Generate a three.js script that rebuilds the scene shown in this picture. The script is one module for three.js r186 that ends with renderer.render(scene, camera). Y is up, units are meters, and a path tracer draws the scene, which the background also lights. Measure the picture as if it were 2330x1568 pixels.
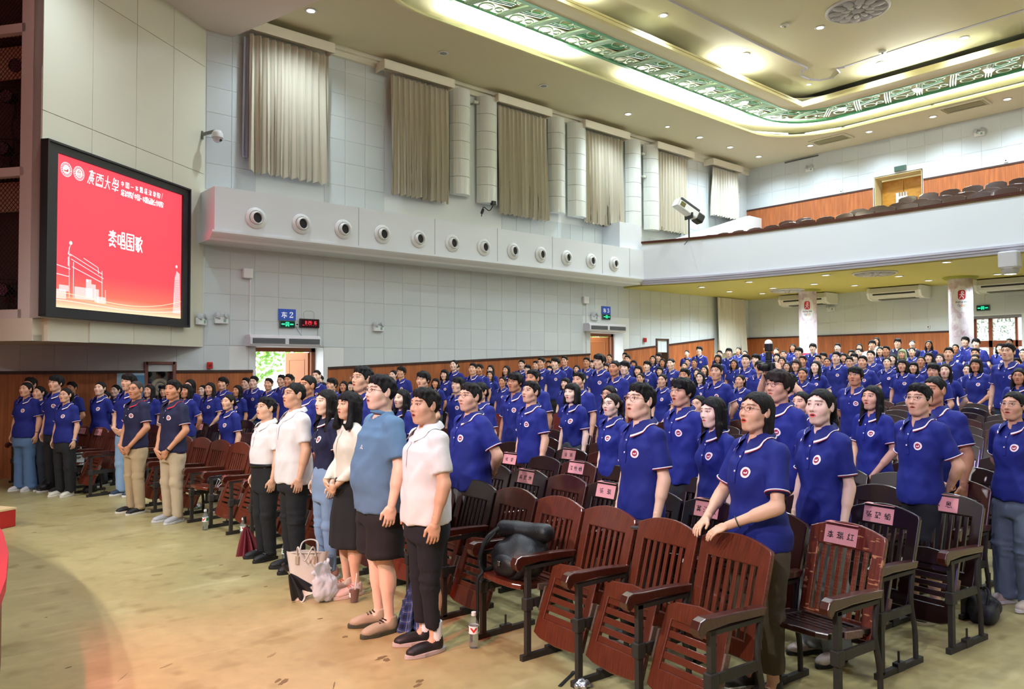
import * as THREE from 'three';
import { mergeGeometries, mergeVertices } from 'three/addons/utils/BufferGeometryUtils.js';
import { RoundedBoxGeometry } from 'three/addons/geometries/RoundedBoxGeometry.js';
import { RectAreaLightUniformsLib } from 'three/addons/lights/RectAreaLightUniformsLib.js';

// ---------------------------------------------------------------- camera, sky, sun, area lights, exposure
const scene = new THREE.Scene();
const FOCAL = 1728.7, YAW = 49.3206, PITCH = 1.7255, ROLL = -0.2133, EYE = 1.8;
const camera = new THREE.PerspectiveCamera(2 * Math.atan(784 / FOCAL) * 180 / Math.PI, 2330 / 1568, 0.05, 300);
const camF = new THREE.Vector3(Math.cos(YAW * Math.PI / 180) * Math.cos(PITCH * Math.PI / 180), Math.sin(PITCH * Math.PI / 180), -Math.sin(YAW * Math.PI / 180) * Math.cos(PITCH * Math.PI / 180));
let camR = new THREE.Vector3().crossVectors(camF, new THREE.Vector3(0, 1, 0)).normalize(), camU = new THREE.Vector3().crossVectors(camR, camF);
{ const c = Math.cos(ROLL * Math.PI / 180), s = Math.sin(ROLL * Math.PI / 180), r = camR.clone();
  camR = r.clone().multiplyScalar(c).addScaledVector(camU, s); camU = camU.clone().multiplyScalar(c).addScaledVector(r, -s); }
camera.position.set(0, EYE, 0);
camera.quaternion.setFromRotationMatrix(new THREE.Matrix4().makeBasis(camR, camU, camF.clone().negate()));
scene.add(camera);
const renderer = new THREE.WebGLRenderer({ antialias: true });
renderer.toneMapping = THREE.LinearToneMapping;
renderer.toneMappingExposure = 1.5;
renderer.shadowMap.enabled = true;
RectAreaLightUniformsLib.init();
scene.background = new THREE.Color(3.6, 3.9, 4.0);             // bright overcast morning outside the doors
// the lights of the hall (their fixtures are built further down)
const L = {
  down: 21, downTint: [0.84, 0.98, 1.1],        // recessed ceiling downlights (candela)
  under: 22,                                     // downlights under the balcony
  cove: 40, coveTint: [0.98, 1.0, 0.93],         // tubes hidden in the ceiling coves
  stage: 120, stageTint: [1.0, 0.98, 0.97],    // unseen stage lamps, placed to light the front people
  violet: 70, violetTint: [0.34, 0.24, 1.0],  // unseen violet lamps, placed to tint the seats
  red: .35,                                     // unseen red LED wall, placed to redden the stage side
};
// ---------------------------------------------------------------- helpers
const V = (x, y, z) => new THREE.Vector3(x, y, z), PI = Math.PI, R = (d) => d * PI / 180;
const lerp = (a, b, t) => a + (b - a) * t, clamp = (x, a, b) => Math.min(b, Math.max(a, x)), sstep = (a, b, x) => { const t = clamp((x - a) / (b - a), 0, 1); return t * t * (3 - 2 * t); };
function rngOf(s) { return () => { s |= 0; s = s + 0x6D2B79F5 | 0; let t = Math.imul(s ^ s >>> 15, 1 | s); t = t + Math.imul(t ^ t >>> 7, 61 | t) ^ t; return ((t ^ t >>> 14) >>> 0) / 4294967296; }; }
const rnd = rngOf(7);
const rayOf = (x, y) => camF.clone().addScaledVector(camR, (x - 1165) / FOCAL).addScaledVector(camU, -(y - 784) / FOCAL);
const ground = (x, y, h = 0) => { const d = rayOf(x, y); return V(0, EYE, 0).addScaledVector(d, (h - EYE) / d.y); };
const names = new Map();
function numbered(n) { const k = names.get(n) ?? 0; names.set(n, k + 1); return k ? n + '_' + String(k).padStart(3, '0') : n; }
function shadow(o) { o.traverse((c) => { if (c.isMesh) { c.castShadow = true; c.receiveShadow = true; } }); return o; }
function tag(o, label, category, group) { o.userData = { label, category }; if (group) o.userData.group = group; return o; }
function thing(name, label, category, p = [0, 0, 0], turn = 0, group) {
  const o = new THREE.Group(); o.name = numbered(name); o.position.set(...p); o.rotation.y = turn; scene.add(o); return tag(o, label, category, group);
}
function obj(name, geo, m, parent) {
  const g = Array.isArray(geo) ? merge(geo) : geo, o = new THREE.Mesh(g, m);
  o.name = parent ? name : numbered(name); o.castShadow = o.receiveShadow = true; (parent ?? scene).add(o); return o;
}
function struct(name, geo, m, parent) { const o = obj(name, geo, m, parent); if (!parent) o.userData.kind = 'structure'; return o; }
function structGroup(name) { const o = new THREE.Group(); o.name = numbered(name); o.userData.kind = 'structure'; scene.add(o); return o; }
function merge(list) {
  const gs = list.filter(Boolean).map((g) => { let q = g.index ? g.toNonIndexed() : g; if (!q.attributes.normal) q.computeVertexNormals(); if (!q.attributes.uv) q.setAttribute('uv', new THREE.BufferAttribute(new Float32Array(q.attributes.position.count * 2), 2)); for (const k of Object.keys(q.attributes)) if (!['position', 'normal', 'uv', 'color'].includes(k)) q.deleteAttribute(k); return q; });
  if (gs.some((g) => g.attributes.color)) for (const g of gs) if (!g.attributes.color) g.setAttribute('color', new THREE.BufferAttribute(new Float32Array(g.attributes.position.count * 3).fill(1), 3));
  return gs.length === 1 ? gs[0] : mergeGeometries(gs);
}
function tint(g, c) { const q = new THREE.Color(...c), a = new Float32Array(g.attributes.position.count * 3); for (let i = 0; i < a.length; i += 3) { a[i] = q.r; a[i + 1] = q.g; a[i + 2] = q.b; } g.setAttribute('color', new THREE.BufferAttribute(a, 3)); return g; }
// boxes with uv in metres
function box(w, h, d, x = 0, y = 0, z = 0) {
  const g = new THREE.BoxGeometry(w, h, d), uv = g.attributes.uv, s = [[d, h], [d, h], [w, d], [w, d], [w, h], [w, h]];
  for (let f = 0; f < 6; f++) for (let i = 0; i < 4; i++) uv.setXY(f * 4 + i, uv.getX(f * 4 + i) * s[f][0], uv.getY(f * 4 + i) * s[f][1]);
  return g.translate(x, y, z);
}
const span = (x0, x1, y0, y1, z0, z1) => box(Math.abs(x1 - x0), Math.abs(y1 - y0), Math.abs(z1 - z0), (x0 + x1) / 2, (y0 + y1) / 2, (z0 + z1) / 2);
const rbox = (w, h, d, r, x = 0, y = 0, z = 0, seg = 2) => new RoundedBoxGeometry(w, h, d, seg, r).translate(x, y, z);
const cyl = (r0, r1, h, x = 0, y = 0, z = 0, n = 16) => new THREE.CylinderGeometry(r1, r0, h, n).translate(x, y, z);
function rod(a, b, r, n = 8, r2 = r) {
  const A = V(...a), B = V(...b), d = B.clone().sub(A), g = new THREE.CylinderGeometry(r2, r, d.length(), n);
  g.applyQuaternion(new THREE.Quaternion().setFromUnitVectors(V(0, 1, 0), d.normalize())); const m = A.add(B).multiplyScalar(.5); return g.translate(m.x, m.y, m.z);
}
function bar(a, b, w, h) {                                     // a square bar between two points
  const A = V(...a), B = V(...b), d = B.clone().sub(A), len = d.length(), g = box(w, len, h);
  g.applyQuaternion(new THREE.Quaternion().setFromUnitVectors(V(0, 1, 0), d.normalize())); const m = A.add(B).multiplyScalar(.5); return g.translate(m.x, m.y, m.z);
}
const tube = (pts, r, seg = 24, n = 6) => new THREE.TubeGeometry(new THREE.CatmullRomCurve3(pts.map((p) => V(...p))), seg, r, n);
const lathe = (pts, n = 24) => new THREE.LatheGeometry(pts.map((p) => new THREE.Vector2(...p)), n);
function extrude(poly, depth, bevel = 0, holes = []) {
  const s = new THREE.Shape(poly.map((p) => new THREE.Vector2(...p))); for (const h of holes) s.holes.push(new THREE.Path(h.map((p) => new THREE.Vector2(...p))));
  return new THREE.ExtrudeGeometry(s, { depth, bevelEnabled: bevel > 0, bevelSize: bevel, bevelThickness: bevel, bevelSegments: 2, curveSegments: 10 });
}
function grid(nu, nv, f) {                                      // a parametric sheet f(u, v) -> [x, y, z]
  const p = [], uv = [], id = [];
  for (let j = 0; j <= nv; j++) for (let i = 0; i <= nu; i++) { p.push(...f(i / nu, j / nv)); uv.push(i / nu, j / nv); }
  for (let j = 0; j < nv; j++) for (let i = 0; i < nu; i++) { const a = j * (nu + 1) + i, b = a + 1, c = a + nu + 1, d = c + 1; id.push(a, b, d, a, d, c); }
  const g = new THREE.BufferGeometry(); g.setAttribute('position', new THREE.Float32BufferAttribute(p, 3)); g.setAttribute('uv', new THREE.Float32BufferAttribute(uv, 2)); g.setIndex(id); g.computeVertexNormals(); return g;
}
// ---------------------------------------------------------------- noise and textures
const hash3 = (x, y, z) => { let h = Math.imul(x, 374761393) ^ Math.imul(y, 668265263) ^ Math.imul(z, 2147483647 - 1274126177); h = Math.imul(h ^ h >>> 13, 1274126177); return ((h ^ h >>> 16) >>> 0) / 4294967295; };
function noise3(x, y, z) {
  const X = Math.floor(x), Y = Math.floor(y), Z = Math.floor(z), f = x - X, g = y - Y, h = z - Z, u = f * f * (3 - 2 * f), v = g * g * (3 - 2 * g), w = h * h * (3 - 2 * h);
  const l = (a, b, t) => a + (b - a) * t;
  return l(l(l(hash3(X, Y, Z), hash3(X + 1, Y, Z), u), l(hash3(X, Y + 1, Z), hash3(X + 1, Y + 1, Z), u), v), l(l(hash3(X, Y, Z + 1), hash3(X + 1, Y, Z + 1), u), l(hash3(X, Y + 1, Z + 1), hash3(X + 1, Y + 1, Z + 1), u), v), w);
}
const wrapNoise = (x, y, px, py) => { const X = Math.floor(x), Y = Math.floor(y), f = x - X, g = y - Y, u = f * f * (3 - 2 * f), v = g * g * (3 - 2 * g), m = (a, n) => ((a % n) + n) % n, H = (a, b) => hash3(m(a, px), m(b, py), px * 31 + py); return lerp(lerp(H(X, Y), H(X + 1, Y), u), lerp(H(X, Y + 1), H(X + 1, Y + 1), u), v); };
const fbm = (u, v, n, m = n, oct = 4) => { let s = 0, a = .5, t = 0; for (let i = 0; i < oct; i++) { s += a * wrapNoise(u * n, v * m, n, m); t += a; a *= .5; n *= 2; m *= 2; } return s / t; };
function dataTex(w, h, f, srgb = true, rep = [1, 1]) {
  const d = new Uint8Array(w * h * 4);
  for (let y = 0; y < h; y++) for (let x = 0; x < w; x++) { const c = f(x / w, y / h), i = (y * w + x) * 4; for (let k = 0; k < 3; k++) d[i + k] = clamp((Array.isArray(c) ? c[k] : c) * 255, 0, 255); d[i + 3] = 255; }
  const t = new THREE.DataTexture(d, w, h); t.wrapS = t.wrapT = THREE.RepeatWrapping; t.magFilter = THREE.LinearFilter; t.minFilter = THREE.LinearMipmapLinearFilter; t.generateMipmaps = true; t.repeat.set(...rep); if (srgb) t.colorSpace = THREE.SRGBColorSpace; t.needsUpdate = true; return t;
}
function canvasTex(w, h, draw) { const c = document.createElement('canvas'); c.width = w; c.height = h; const x = c.getContext('2d'); draw(x, w, h); const t = new THREE.CanvasTexture(c); t.colorSpace = THREE.SRGBColorSpace; t.anisotropy = 8; return t; }
const mix3 = (a, b, t) => [lerp(a[0], b[0], t), lerp(a[1], b[1], t), lerp(a[2], b[2], t)];
const S = (hex) => { const c = parseInt(hex, 16); return [(c >> 16) / 255, (c >> 8 & 255) / 255, (c & 255) / 255]; };
const std = (hex, rough = .7, o = {}) => new THREE.MeshStandardMaterial({ color: '#' + hex.replace('#', ''), roughness: rough, ...o });
const phy = (hex, rough = .5, o = {}) => new THREE.MeshPhysicalMaterial({ color: '#' + hex, roughness: rough, ...o });
const fineBump = dataTex(256, 256, (u, v) => fbm(u, v, 48, 48, 2), false);
const weave = dataTex(128, 128, (u, v) => .5 + .25 * Math.sin(u * PI * 64) * Math.sin(v * PI * 64) + .2 * (fbm(u, v, 32) - .5), false);
const tr = (t, x, y) => { const c = t.clone(); c.repeat.set(x, y); c.needsUpdate = true; return c; };
const M = {};
M.plaster = std('c9cdc9', .8, { bumpMap: fineBump, bumpScale: .0006 });
M.wallBack = std('b9bcb8', .85);
M.panel = std('ccd3d3', .75, { bumpMap: tr(fineBump, 3, 3), bumpScale: .0008 });
M.joint = std('dfe3e0', .8);
M.cream = std('d9d7c4', .32);
M.creamTrim = std('d6cfb8', .55);
M.white = std('dbe0e4', .45);
M.whitePlastic = std('dfe2e0', .35);
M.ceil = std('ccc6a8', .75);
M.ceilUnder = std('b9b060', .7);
M.pinkCeil = std('d6cdc4', .7);
M.dark = std('17181a', .5);
M.blackMetal = std('1d1f21', .45, { metalness: .4 });
M.green = std('57a077', .45);
M.greenLight = std('b3d2bd', .42);
M.lilac = std('b4b3c4', .8);
M.rose = std('b9b8c6', .45);
M.chrome = std('c8c8c8', .22, { metalness: 1 });
M.grey = std('85898b', .5);
M.woodDoor = std('b06a3c', .42);
M.glass = new THREE.MeshPhysicalMaterial({ color: '#ffffff', roughness: .02, transmission: 1, thickness: 0, ior: 1.5 });
const wainTex = dataTex(512, 512, (u, v) => { const s = Math.abs(((u * 40) % 1) - .5) < .08 ? .9 : 1, n = .86 + .28 * fbm(u, v, 60, 4); const c = mix3(S('93502a'), S('b56a36'), fbm(u, v, 24, 3)); return c.map((q) => q * n * s); }, true, [.5, .5]);
M.wain = new THREE.MeshStandardMaterial({ map: wainTex, roughness: .5 });
M.wainCap = std('3c2118', .5);
const woodTex = dataTex(512, 512, (u, v) => { const g = fbm(u + .03 * Math.sin(v * 6.28), v, 64, 3, 3), n = fbm(u, v, 5, 5); return mix3(mix3(S('44180c'), S('74301a'), g), S('7f4122'), n * .3); });
M.seatWood = new THREE.MeshPhysicalMaterial({ map: tr(woodTex, 3, 3), roughness: .34, clearcoat: .7, clearcoatRoughness: .14 });
M.seatWoodDark = new THREE.MeshPhysicalMaterial({ map: tr(woodTex, 3, 3), color: '#54443d', roughness: .3, clearcoat: .75, clearcoatRoughness: .12 });
const wornTex = dataTex(512, 512, (u, v) => { const g = fbm(u, v, 64, 4, 3), s = fbm(u + .3, v, 9, 40), c = mix3(S('4a1a0e'), S('7d3119'), g); return s > .67 ? mix3(c, S('c08a60'), clamp((s - .67) * 18, 0, .8)) : c; });
M.seatWoodMid = new THREE.MeshPhysicalMaterial({ map: tr(woodTex, 3, 3), color: '#9a8478', roughness: .32, clearcoat: .75, clearcoatRoughness: .12 });
M.seatWorn = new THREE.MeshPhysicalMaterial({ map: tr(wornTex, 2, 2), roughness: .36, clearcoat: .6, clearcoatRoughness: .18 });
M.armWood = new THREE.MeshPhysicalMaterial({ map: tr(woodTex, 2, 5), color: '#b59a86', roughness: .33, clearcoat: .7, clearcoatRoughness: .15 });
M.iron = std('3a3632', .55, { metalness: .35, bumpMap: fineBump, bumpScale: .001 });
M.rust = std('6a4f45', .8, { bumpMap: fineBump, bumpScale: .001 });
const rustTex = dataTex(256, 256, (u, v) => mix3(S('5a4238'), S('8d7466'), fbm(u, v, 14)));
M.bracket = new THREE.MeshStandardMaterial({ map: rustTex, roughness: .75, metalness: .2 });
// ---------------------------------------------------------------- lettering: brush strokes on a ten by ten grid
const GLYPH = {
  '东': '1282 412585 5359 5948 3617 6687', '中': '1272761612 4049', '国': '0090990900 2272 2474 1777 4247 6668', '一': '1585', '二': '', '盟': '1040441410 1242 505535 50808575 5282 5484 1686 1619 3639 6669 8689 0999',
  '经': '30123215 153617 0838 50805545 6285 4787? 5686 7159 4999', '济': '1021 0415 0918 6061 3292 835538 445688 5559 7579', '学': '2023 4042 8062 14139394 25756546495939 0797', '院': '0009 00302333? 0030233503 6061 42419193 4484 3696 564839 6668897 9',
  '金': '500494 2474 1686 5559 0999 2738 7768', '融': '0040 1131331311 0545490905 1646 2629 5292965652 7049? 7079 4999', '合': '500494 3464 2777792927', '作': '3014 2429 6043 5292 6269 6494 6696', '唱': '0232370702 5080845450 5282 4595994945 4797', '奏': '1181 2272 0393 504406 5496 2666 1878 564819 5889',
  '歌': '0151 1232341412 4145 0555 1636381816 454939 7053 6292 9284 746749 7699', '廣': '5051 1191 114009 3373 4145 6165 3585? 3575773735 5557? 3838 3929 6889', '西': '0191 0393990903 4144 4426 616575 0898', '大': '1484 404429 0929 4489', '學': '2011 1114 1323 1424 7181 8184 7383 7484 3152 5132 3354 5334 0604 0494 9486 2676 7657 575949 0898',
  '李': '1282 5055 5215 5286 2676 7657 5759 5949 0898', '瑞': '0131 0434 0838 2028 6063 4043 8083 4383 3595 6547 47974749 6769 9799', '红': '30123215 153617 0838 5191 7178 4898', '张': '0131330303 0536483829 8062 4595 6056 5669 7599', '懿': '2022 0141 1323 1545471715 0949 5191 6083 5494 3858 4759 7989', '楠': '0232 2029 2305 2346 5191 7053 4393994943 5575 5777 6559',
  '惠': '1282 2373762623 2474 5056 0797 1709 3739 39696 8 8799', '恩': '1070751510 2262 4244 4225 4265 1708 3739396968 8799', '莫': '0191 3032 7072 2373762623 2474 0797 5719 5789', '汉': '1021 0415 0918 4191 9138 5389', '迪': '1021 0424 2417 0899 4181864641 4383 6056', '吴': '2171732321 1585 0797 5519 5789', '家': '5051 1191 1113 9193 2373 7315 3437 3759 5949 4615 5809 7364 6499',
  '坤': '0333 2027 0838 4282864642 4484 6069', '沈': '1021 0415 0918 4191 4143 9193 6169 6648 7579 7999', '裁': '0272 3033 7079 0494 2445 2549 7689', '娟': '2028 0383? 0434 3307 1539 5080835350 4494994944 4696', '杜': '0333 2029 2306 2346 5292 7048? 7078 4898', '誉': '2021 4042 8062 0393 3315 5386 2666 2767 2969 27297969', '佳': '2004 1319 4282 6064 3595 4787 6559? 6569 3999', '凯': '2023 0003033? 4043 0343 0545 0848 0508 6069? 6060 60904 9 9098',
};
function glyph(x, ch, px, py, s, wd, sy = s) {
  const st = GLYPH[ch]; if (!st) return;
  x.lineWidth = wd; x.lineCap = x.lineJoin = 'round';
  for (const q of st.split(' ')) { const d = q.replace(/\D/g, ''); if (d.length < 4) continue; x.beginPath(); for (let i = 0; i + 1 < d.length; i += 2) { const a = px + (+d[i] + .5) / 10 * s, b = py + (+d[i + 1] + .5) / 10 * sy; i ? x.lineTo(a, b) : x.moveTo(a, b); } x.stroke(); }
}
const write = (x, text, px, py, s, wd, step = s, sy = s) => [...text].forEach((c, i) => glyph(x, c, px + i * step, py, s, wd, sy));
// ---------------------------------------------------------------- floor
const FP = [[-9.5, 0], [6.5, 0], [12, .25], [15.8, .42], [19.4, .75], [22, 1], [24.3, 1.05]];
function floorY(x) { for (let i = 1; i < FP.length; i++) if (x <= FP[i][0]) return lerp(FP[i - 1][1], FP[i][1], clamp((x - FP[i - 1][0]) / (FP[i][0] - FP[i - 1][0]), 0, 1)); return 1.05; }
const floorTex = dataTex(1024, 1024, (u, v) => {
  const n = fbm(u, v, 5), f = fbm(u, v, 60, 60, 3), st = fbm(u + .5, v, 9, 40); let c = mix3(S('9a8c5c'), S('b3a676'), n); c = c.map((q) => q * (.95 + .09 * f)); const w = fbm(u, v + .3, 22, 22, 3); if (w > .66) c = mix3(c, S('7d6c42'), (w - .66) * 2.2); if (st > .66) c = mix3(c, S('c9bc92'), (st - .66) * 1.6); return c;
});
const floorRough = dataTex(512, 512, (u, v) => .2 + .28 * fbm(u + .2, v, 7) + .06 * fbm(u, v, 50), false);
M.floor = new THREE.MeshStandardMaterial({ map: tr(floorTex, .25, .25), roughness: 1, roughnessMap: tr(floorRough, .2, .2) });
{ const g = []; for (let i = 1; i < FP.length; i++) { const [a, ya] = FP[i - 1], [b, yb] = FP[i], m = box(b - a, .3, 20); const p = m.attributes.position, uv = m.attributes.uv; for (let k = 0; k < p.count; k++) { p.setY(k, p.getY(k) - .15 + (p.getX(k) < 0 ? ya : yb)); p.setX(k, p.getX(k) + (a + b) / 2); p.setZ(k, p.getZ(k) - 5.5); uv.setXY(k, p.getX(k), p.getZ(k)); } m.computeVertexNormals(); g.push(m); }
  const fl = struct('floor', g, M.floor); M.stain = std('6f5b36', .6); M.stainPale = std('8d7c50', .55);
  const spot = (x, y, w, d, turn, m = M.stain) => { const r = rngOf(Math.round(x * 7 + y)), s = new THREE.Shape(); for (let i = 0; i <= 18; i++) { const a = i / 18 * 2 * PI, q = .65 + .5 * (i % 18 ? r() : .4); const X = Math.cos(a) * w * q, Y = Math.sin(a) * d * q; i ? s.lineTo(X, Y) : s.moveTo(X, Y); } const p = ground(x, y), o = obj('floor_stain', new THREE.ExtrudeGeometry(s, { depth: .0008, bevelEnabled: false }).rotateX(-PI / 2).rotateY(turn), m, fl); o.position.set(p.x, .0004, p.z); };
  for (const q of [[645, 1552, .05, .018, .6], [632, 1549, .035, .012, .6], [868, 1497, .05, .02, .3], [880, 1502, .03, .02, 1], [955, 1550, .03, .02, 0], [950, 1560, .035, .015, .3], [786, 1449, .025, .016, .2], [729, 1408, .022, .012, 0], [668, 1371, .016, .01, 0], [558, 1311, .04, .02, .2], [605, 1335, .018, .01, 0], [503, 1286, .02, .01, 0], [358, 1308, .055, .022, -.2, M.stainPale], [78, 1212, .03, .012, 0], [453, 1266, .03, .01, 0, M.stainPale], [618, 1491, .05, .012, .5, M.stainPale], [380, 1515, .05, .01, .4, M.stainPale], [20, 1290, .1, .03, .5, M.stainPale], [156, 1519, .02, .008, .3], [105, 1405, .012, .006, .4], [760, 1560, .05, .004, 1], [280, 1541, .06, .004, .9, M.stainPale]]) spot(...q);
}
// ---------------------------------------------------------------- east wall, its panels and wainscot
const EZ = -15, CEIL = 8.84;
const rect = (a, b, c, d) => [[a, c], [b, c], [b, d], [a, d]];
const wallE = struct('wall_east', extrude([[-9.5, -.1], [24.4, -.1], [24.4, 9.9], [-9.5, 9.9]], .5, 0, [rect(6.07, 7.56, .01, 2.24), rect(15.85, 17.27, .43, 2.8), rect(4.0, 4.5, .4, 1.9), rect(18.8, 19.36, 1.0, 2.65)]).translate(0, 0, EZ - .5), M.joint);
M.panels = [M.panel, std('cbd2d2', .75, { bumpMap: tr(fineBump, 3, 3), bumpScale: .0008 }), std('c8cfd0', .75, { bumpMap: tr(fineBump, 3, 3), bumpScale: .0008 })];
{ const g = rbox(.493, .498, .008, .002, 0, 0, 0, 1), place = (x, y) => { const o = obj('wall_panel', g, M.panels[Math.floor(rnd() * 3)], wallE); o.position.set(x, y, EZ + .004); };
  const door = (x) => (x > 5.75 && x < 7.85) || (x > 15.5 && x < 17.6);
  for (let r = 0; r < 5; r++) for (let k = 0; k < 46; k++) { const x = 1.2 + k * .5 + .09, y = 1.745 + .505 * (r + .5); if ((x < 5 && r > 1) || (door(x) && y < (x > 12 ? 3.1 : 2.5)) || y < floorY(x) + 1.5) continue; place(x, y); }
  for (let r = 0; r < 7; r++) for (let k = 0; k < 38; k++) { const x = 5.3 + k * .5, y = 5.3 + .505 * (r + .5); if ((x > 5.85 && x < 7.5) || (x > 9.2 && x < 12.4) || (x > 12.4 && x < 18.9 && r > 0) || (x > 18.9 && x < 20.1)) continue; place(x, y); }
}
{ const cuts = [[-4, 3.98], [4.52, 6.0], [7.66, 15.8], [17.3, 18.76], [19.4, 21.85], [23.45, 24.05]], xs = [6.5, 12, 15.8, 19.4, 22];
  for (const [a, b] of cuts) { const top = [a, ...xs.filter((x) => x > a && x < b), b]; obj('wainscot_panel', extrude([[a, floorY(a) - .05], [b, floorY(b) - .05], ...top.slice().reverse().map((x) => [x, floorY(x) + 1.72])], .03).translate(0, 0, EZ), M.wain, wallE);
    for (let i = 1; i < top.length; i++) obj('wainscot_rail', bar([top[i - 1], floorY(top[i - 1]) + 1.745, EZ + .025], [top[i], floorY(top[i]) + 1.745, EZ + .025], .05, .05), M.wainCap, wallE); }
}
// ---------------------------------------------------------------- back wall (x = 24)
const BX = 24;
const wallB = struct('wall_back', extrude([[-15.5, .9], [4.8, .9], [4.8, 9.9], [-15.5, 9.9]], .3, 0, [rect(-10.5, -9.1, 6.15, 7.68), rect(-7.84, -6.62, 1.06, 3.2)]).rotateY(-PI / 2).translate(BX + .3, 0, 0), M.joint);
{ const g = rbox(.008, .498, .493, .002, 0, 0, 0, 1), place = (z, y) => { const o = obj('wall_panel', g, M.panels[Math.floor(rnd() * 3)], wallB); o.position.set(BX - .004, y, z); };
  for (let k = 0; k < 24; k++) { const z = -14.75 + k * .5; for (let r = 0; r < 3; r++) { const y = 7.36 + .505 * (r + .5); if (z > -10.75 && z < -8.9 && r === 0) continue; place(z, y); } for (let r = 0; r < 3; r++) { const y = 2.72 + .505 * (r + .5); if (z > -8.1 && z < -6.4 && y < 3.4) continue; place(z, y); } }
  for (const [a, b] of [[-15, -10.55], [-9.05, 4.3]]) { obj('wainscot_panel', span(BX - .03, BX, 6, 7.33, a, b), M.wain, wallB); obj('wainscot_rail', span(BX - .045, BX, 7.33, 7.38, a, b), M.wainCap, wallB); }
  for (const [a, b] of [[-15, -7.9], [-6.55, 4.3]]) { obj('wainscot_panel', span(BX - .03, BX, 1, 2.77, a, b), M.wain, wallB); obj('wainscot_rail', span(BX - .045, BX, 2.77, 2.82, a, b), M.wainCap, wallB); }
}
struct('wall_west', span(-9.5, 24.4, -.1, 9.9, 4.3, 4.6), M.plaster);
struct('wall_stage', span(-9.8, -9.5, -.1, 9.9, -15.5, 4.6), M.wallBack);
// ---------------------------------------------------------------- ceiling with its stepped coffer
function rrect(x0, x1, z0, z1, r, n = 8) { const p = []; for (const [cx, cz, a] of [[x1 - r, z1 - r, 0], [x0 + r, z1 - r, 90], [x0 + r, z0 + r, 180], [x1 - r, z0 + r, 270]]) for (let i = 0; i <= n; i++) { const t = R(a + 90 * i / n); p.push([cx + Math.cos(t) * r, cz + Math.sin(t) * r]); } return p; }
const flat = (outer, y, th, holes = []) => extrude(outer, th, 0, holes).rotateX(PI / 2).translate(0, y + th, 0);   // shape in (x, z), thickness upwards from y
const whole = rect(-9.5, 24.4, -15.5, 4.6);
const ceiling = struct('ceiling', flat(whole, CEIL, .08, [rrect(6.6, 22.15, -12.52, 1.85, 1.9)]), M.ceil);
obj('cove_ceiling', flat(rrect(5.6, 23.1, -13.4, 2.7, 2.4), 9.28, .04, [rrect(7.0, 21.75, -12.05, 1.4, 1.75)]), std('f2efdc', .7), ceiling);  // cove made whiter than the ceiling, its lit glare put into the colour
obj('lattice_backing', flat(rrect(6.95, 21.8, -12.1, 1.45, 1.8), 9.42, .05, [rrect(8.1, 20.6, -11.2, .5, 1.0)]), M.ceil, ceiling);
obj('soffit_band', flat(rrect(8.05, 20.7, -11.15, .45, 1.05), 9.1, .12, [rect(8.7, 20.0, -10.72, 0)]), M.ceil, ceiling);
{ const e = []; for (const [a, b] of [[[8.7, -10.72], [20, -10.72]], [[20, -10.72], [20, 0]], [[20, 0], [8.7, 0]], [[8.7, 0], [8.7, -10.72]]]) { e.push(bar([a[0], 9.12, a[1]], [b[0], 9.12, b[1]], .07, .09)); e.push(bar([a[0], 9.2, a[1]], [b[0], 9.2, b[1]], .05, .07)); } obj('coffer_molding', e, std('cfc58c', .55), ceiling); }
obj('coffer_ceiling', flat(rrect(8.1, 20.6, -11.3, .6, .3), 9.6, .06), M.ceil, ceiling);
struct('roof', span(-9.8, 24.7, 9.9, 10, -15.5, 4.6), M.wallBack);
obj('cove_lip', (() => { const p = rrect(6.6, 22.15, -12.52, 1.85, 1.9, 10), g = []; for (let i = 0; i < p.length; i++) { const a = p[i], b = p[(i + 1) % p.length]; g.push(bar([a[0], CEIL + .03, a[1]], [b[0], CEIL + .03, b[1]], .05, .06)); } return g; })(), std('d3cc98', .6), ceiling);
{ const pts = [[1600, 41], [1720, 97], [1838, 153], [1824, 161], [1822, 171], [1842, 179], [1868, 181], [1897, 176], [1912, 164], [1904, 155], [1922, 152], [2120, 88], [2330, 23]].map(([x, y]) => ground(x, y, 9.595)); pts[0] = V(9, 9.595, pts[1].z); pts.push(V(19.05, 9.595, -.5)); const g = []; for (let i = 1; i < pts.length; i++) g.push(bar(pts[i - 1].toArray(), pts[i].toArray(), .085, .006)); obj('painted_line', g, M.lilac, ceiling); }
// pinkish soffit over the front of the stage
struct('ceiling_stage', flat([[-9.5, -15.2], [5.5, -15.2], [6.05, -13], [7.0, -9], [7.0, -2], [5.5, 4.3], [-9.5, 4.3]], 8.42, .5), M.pinkCeil);
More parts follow.
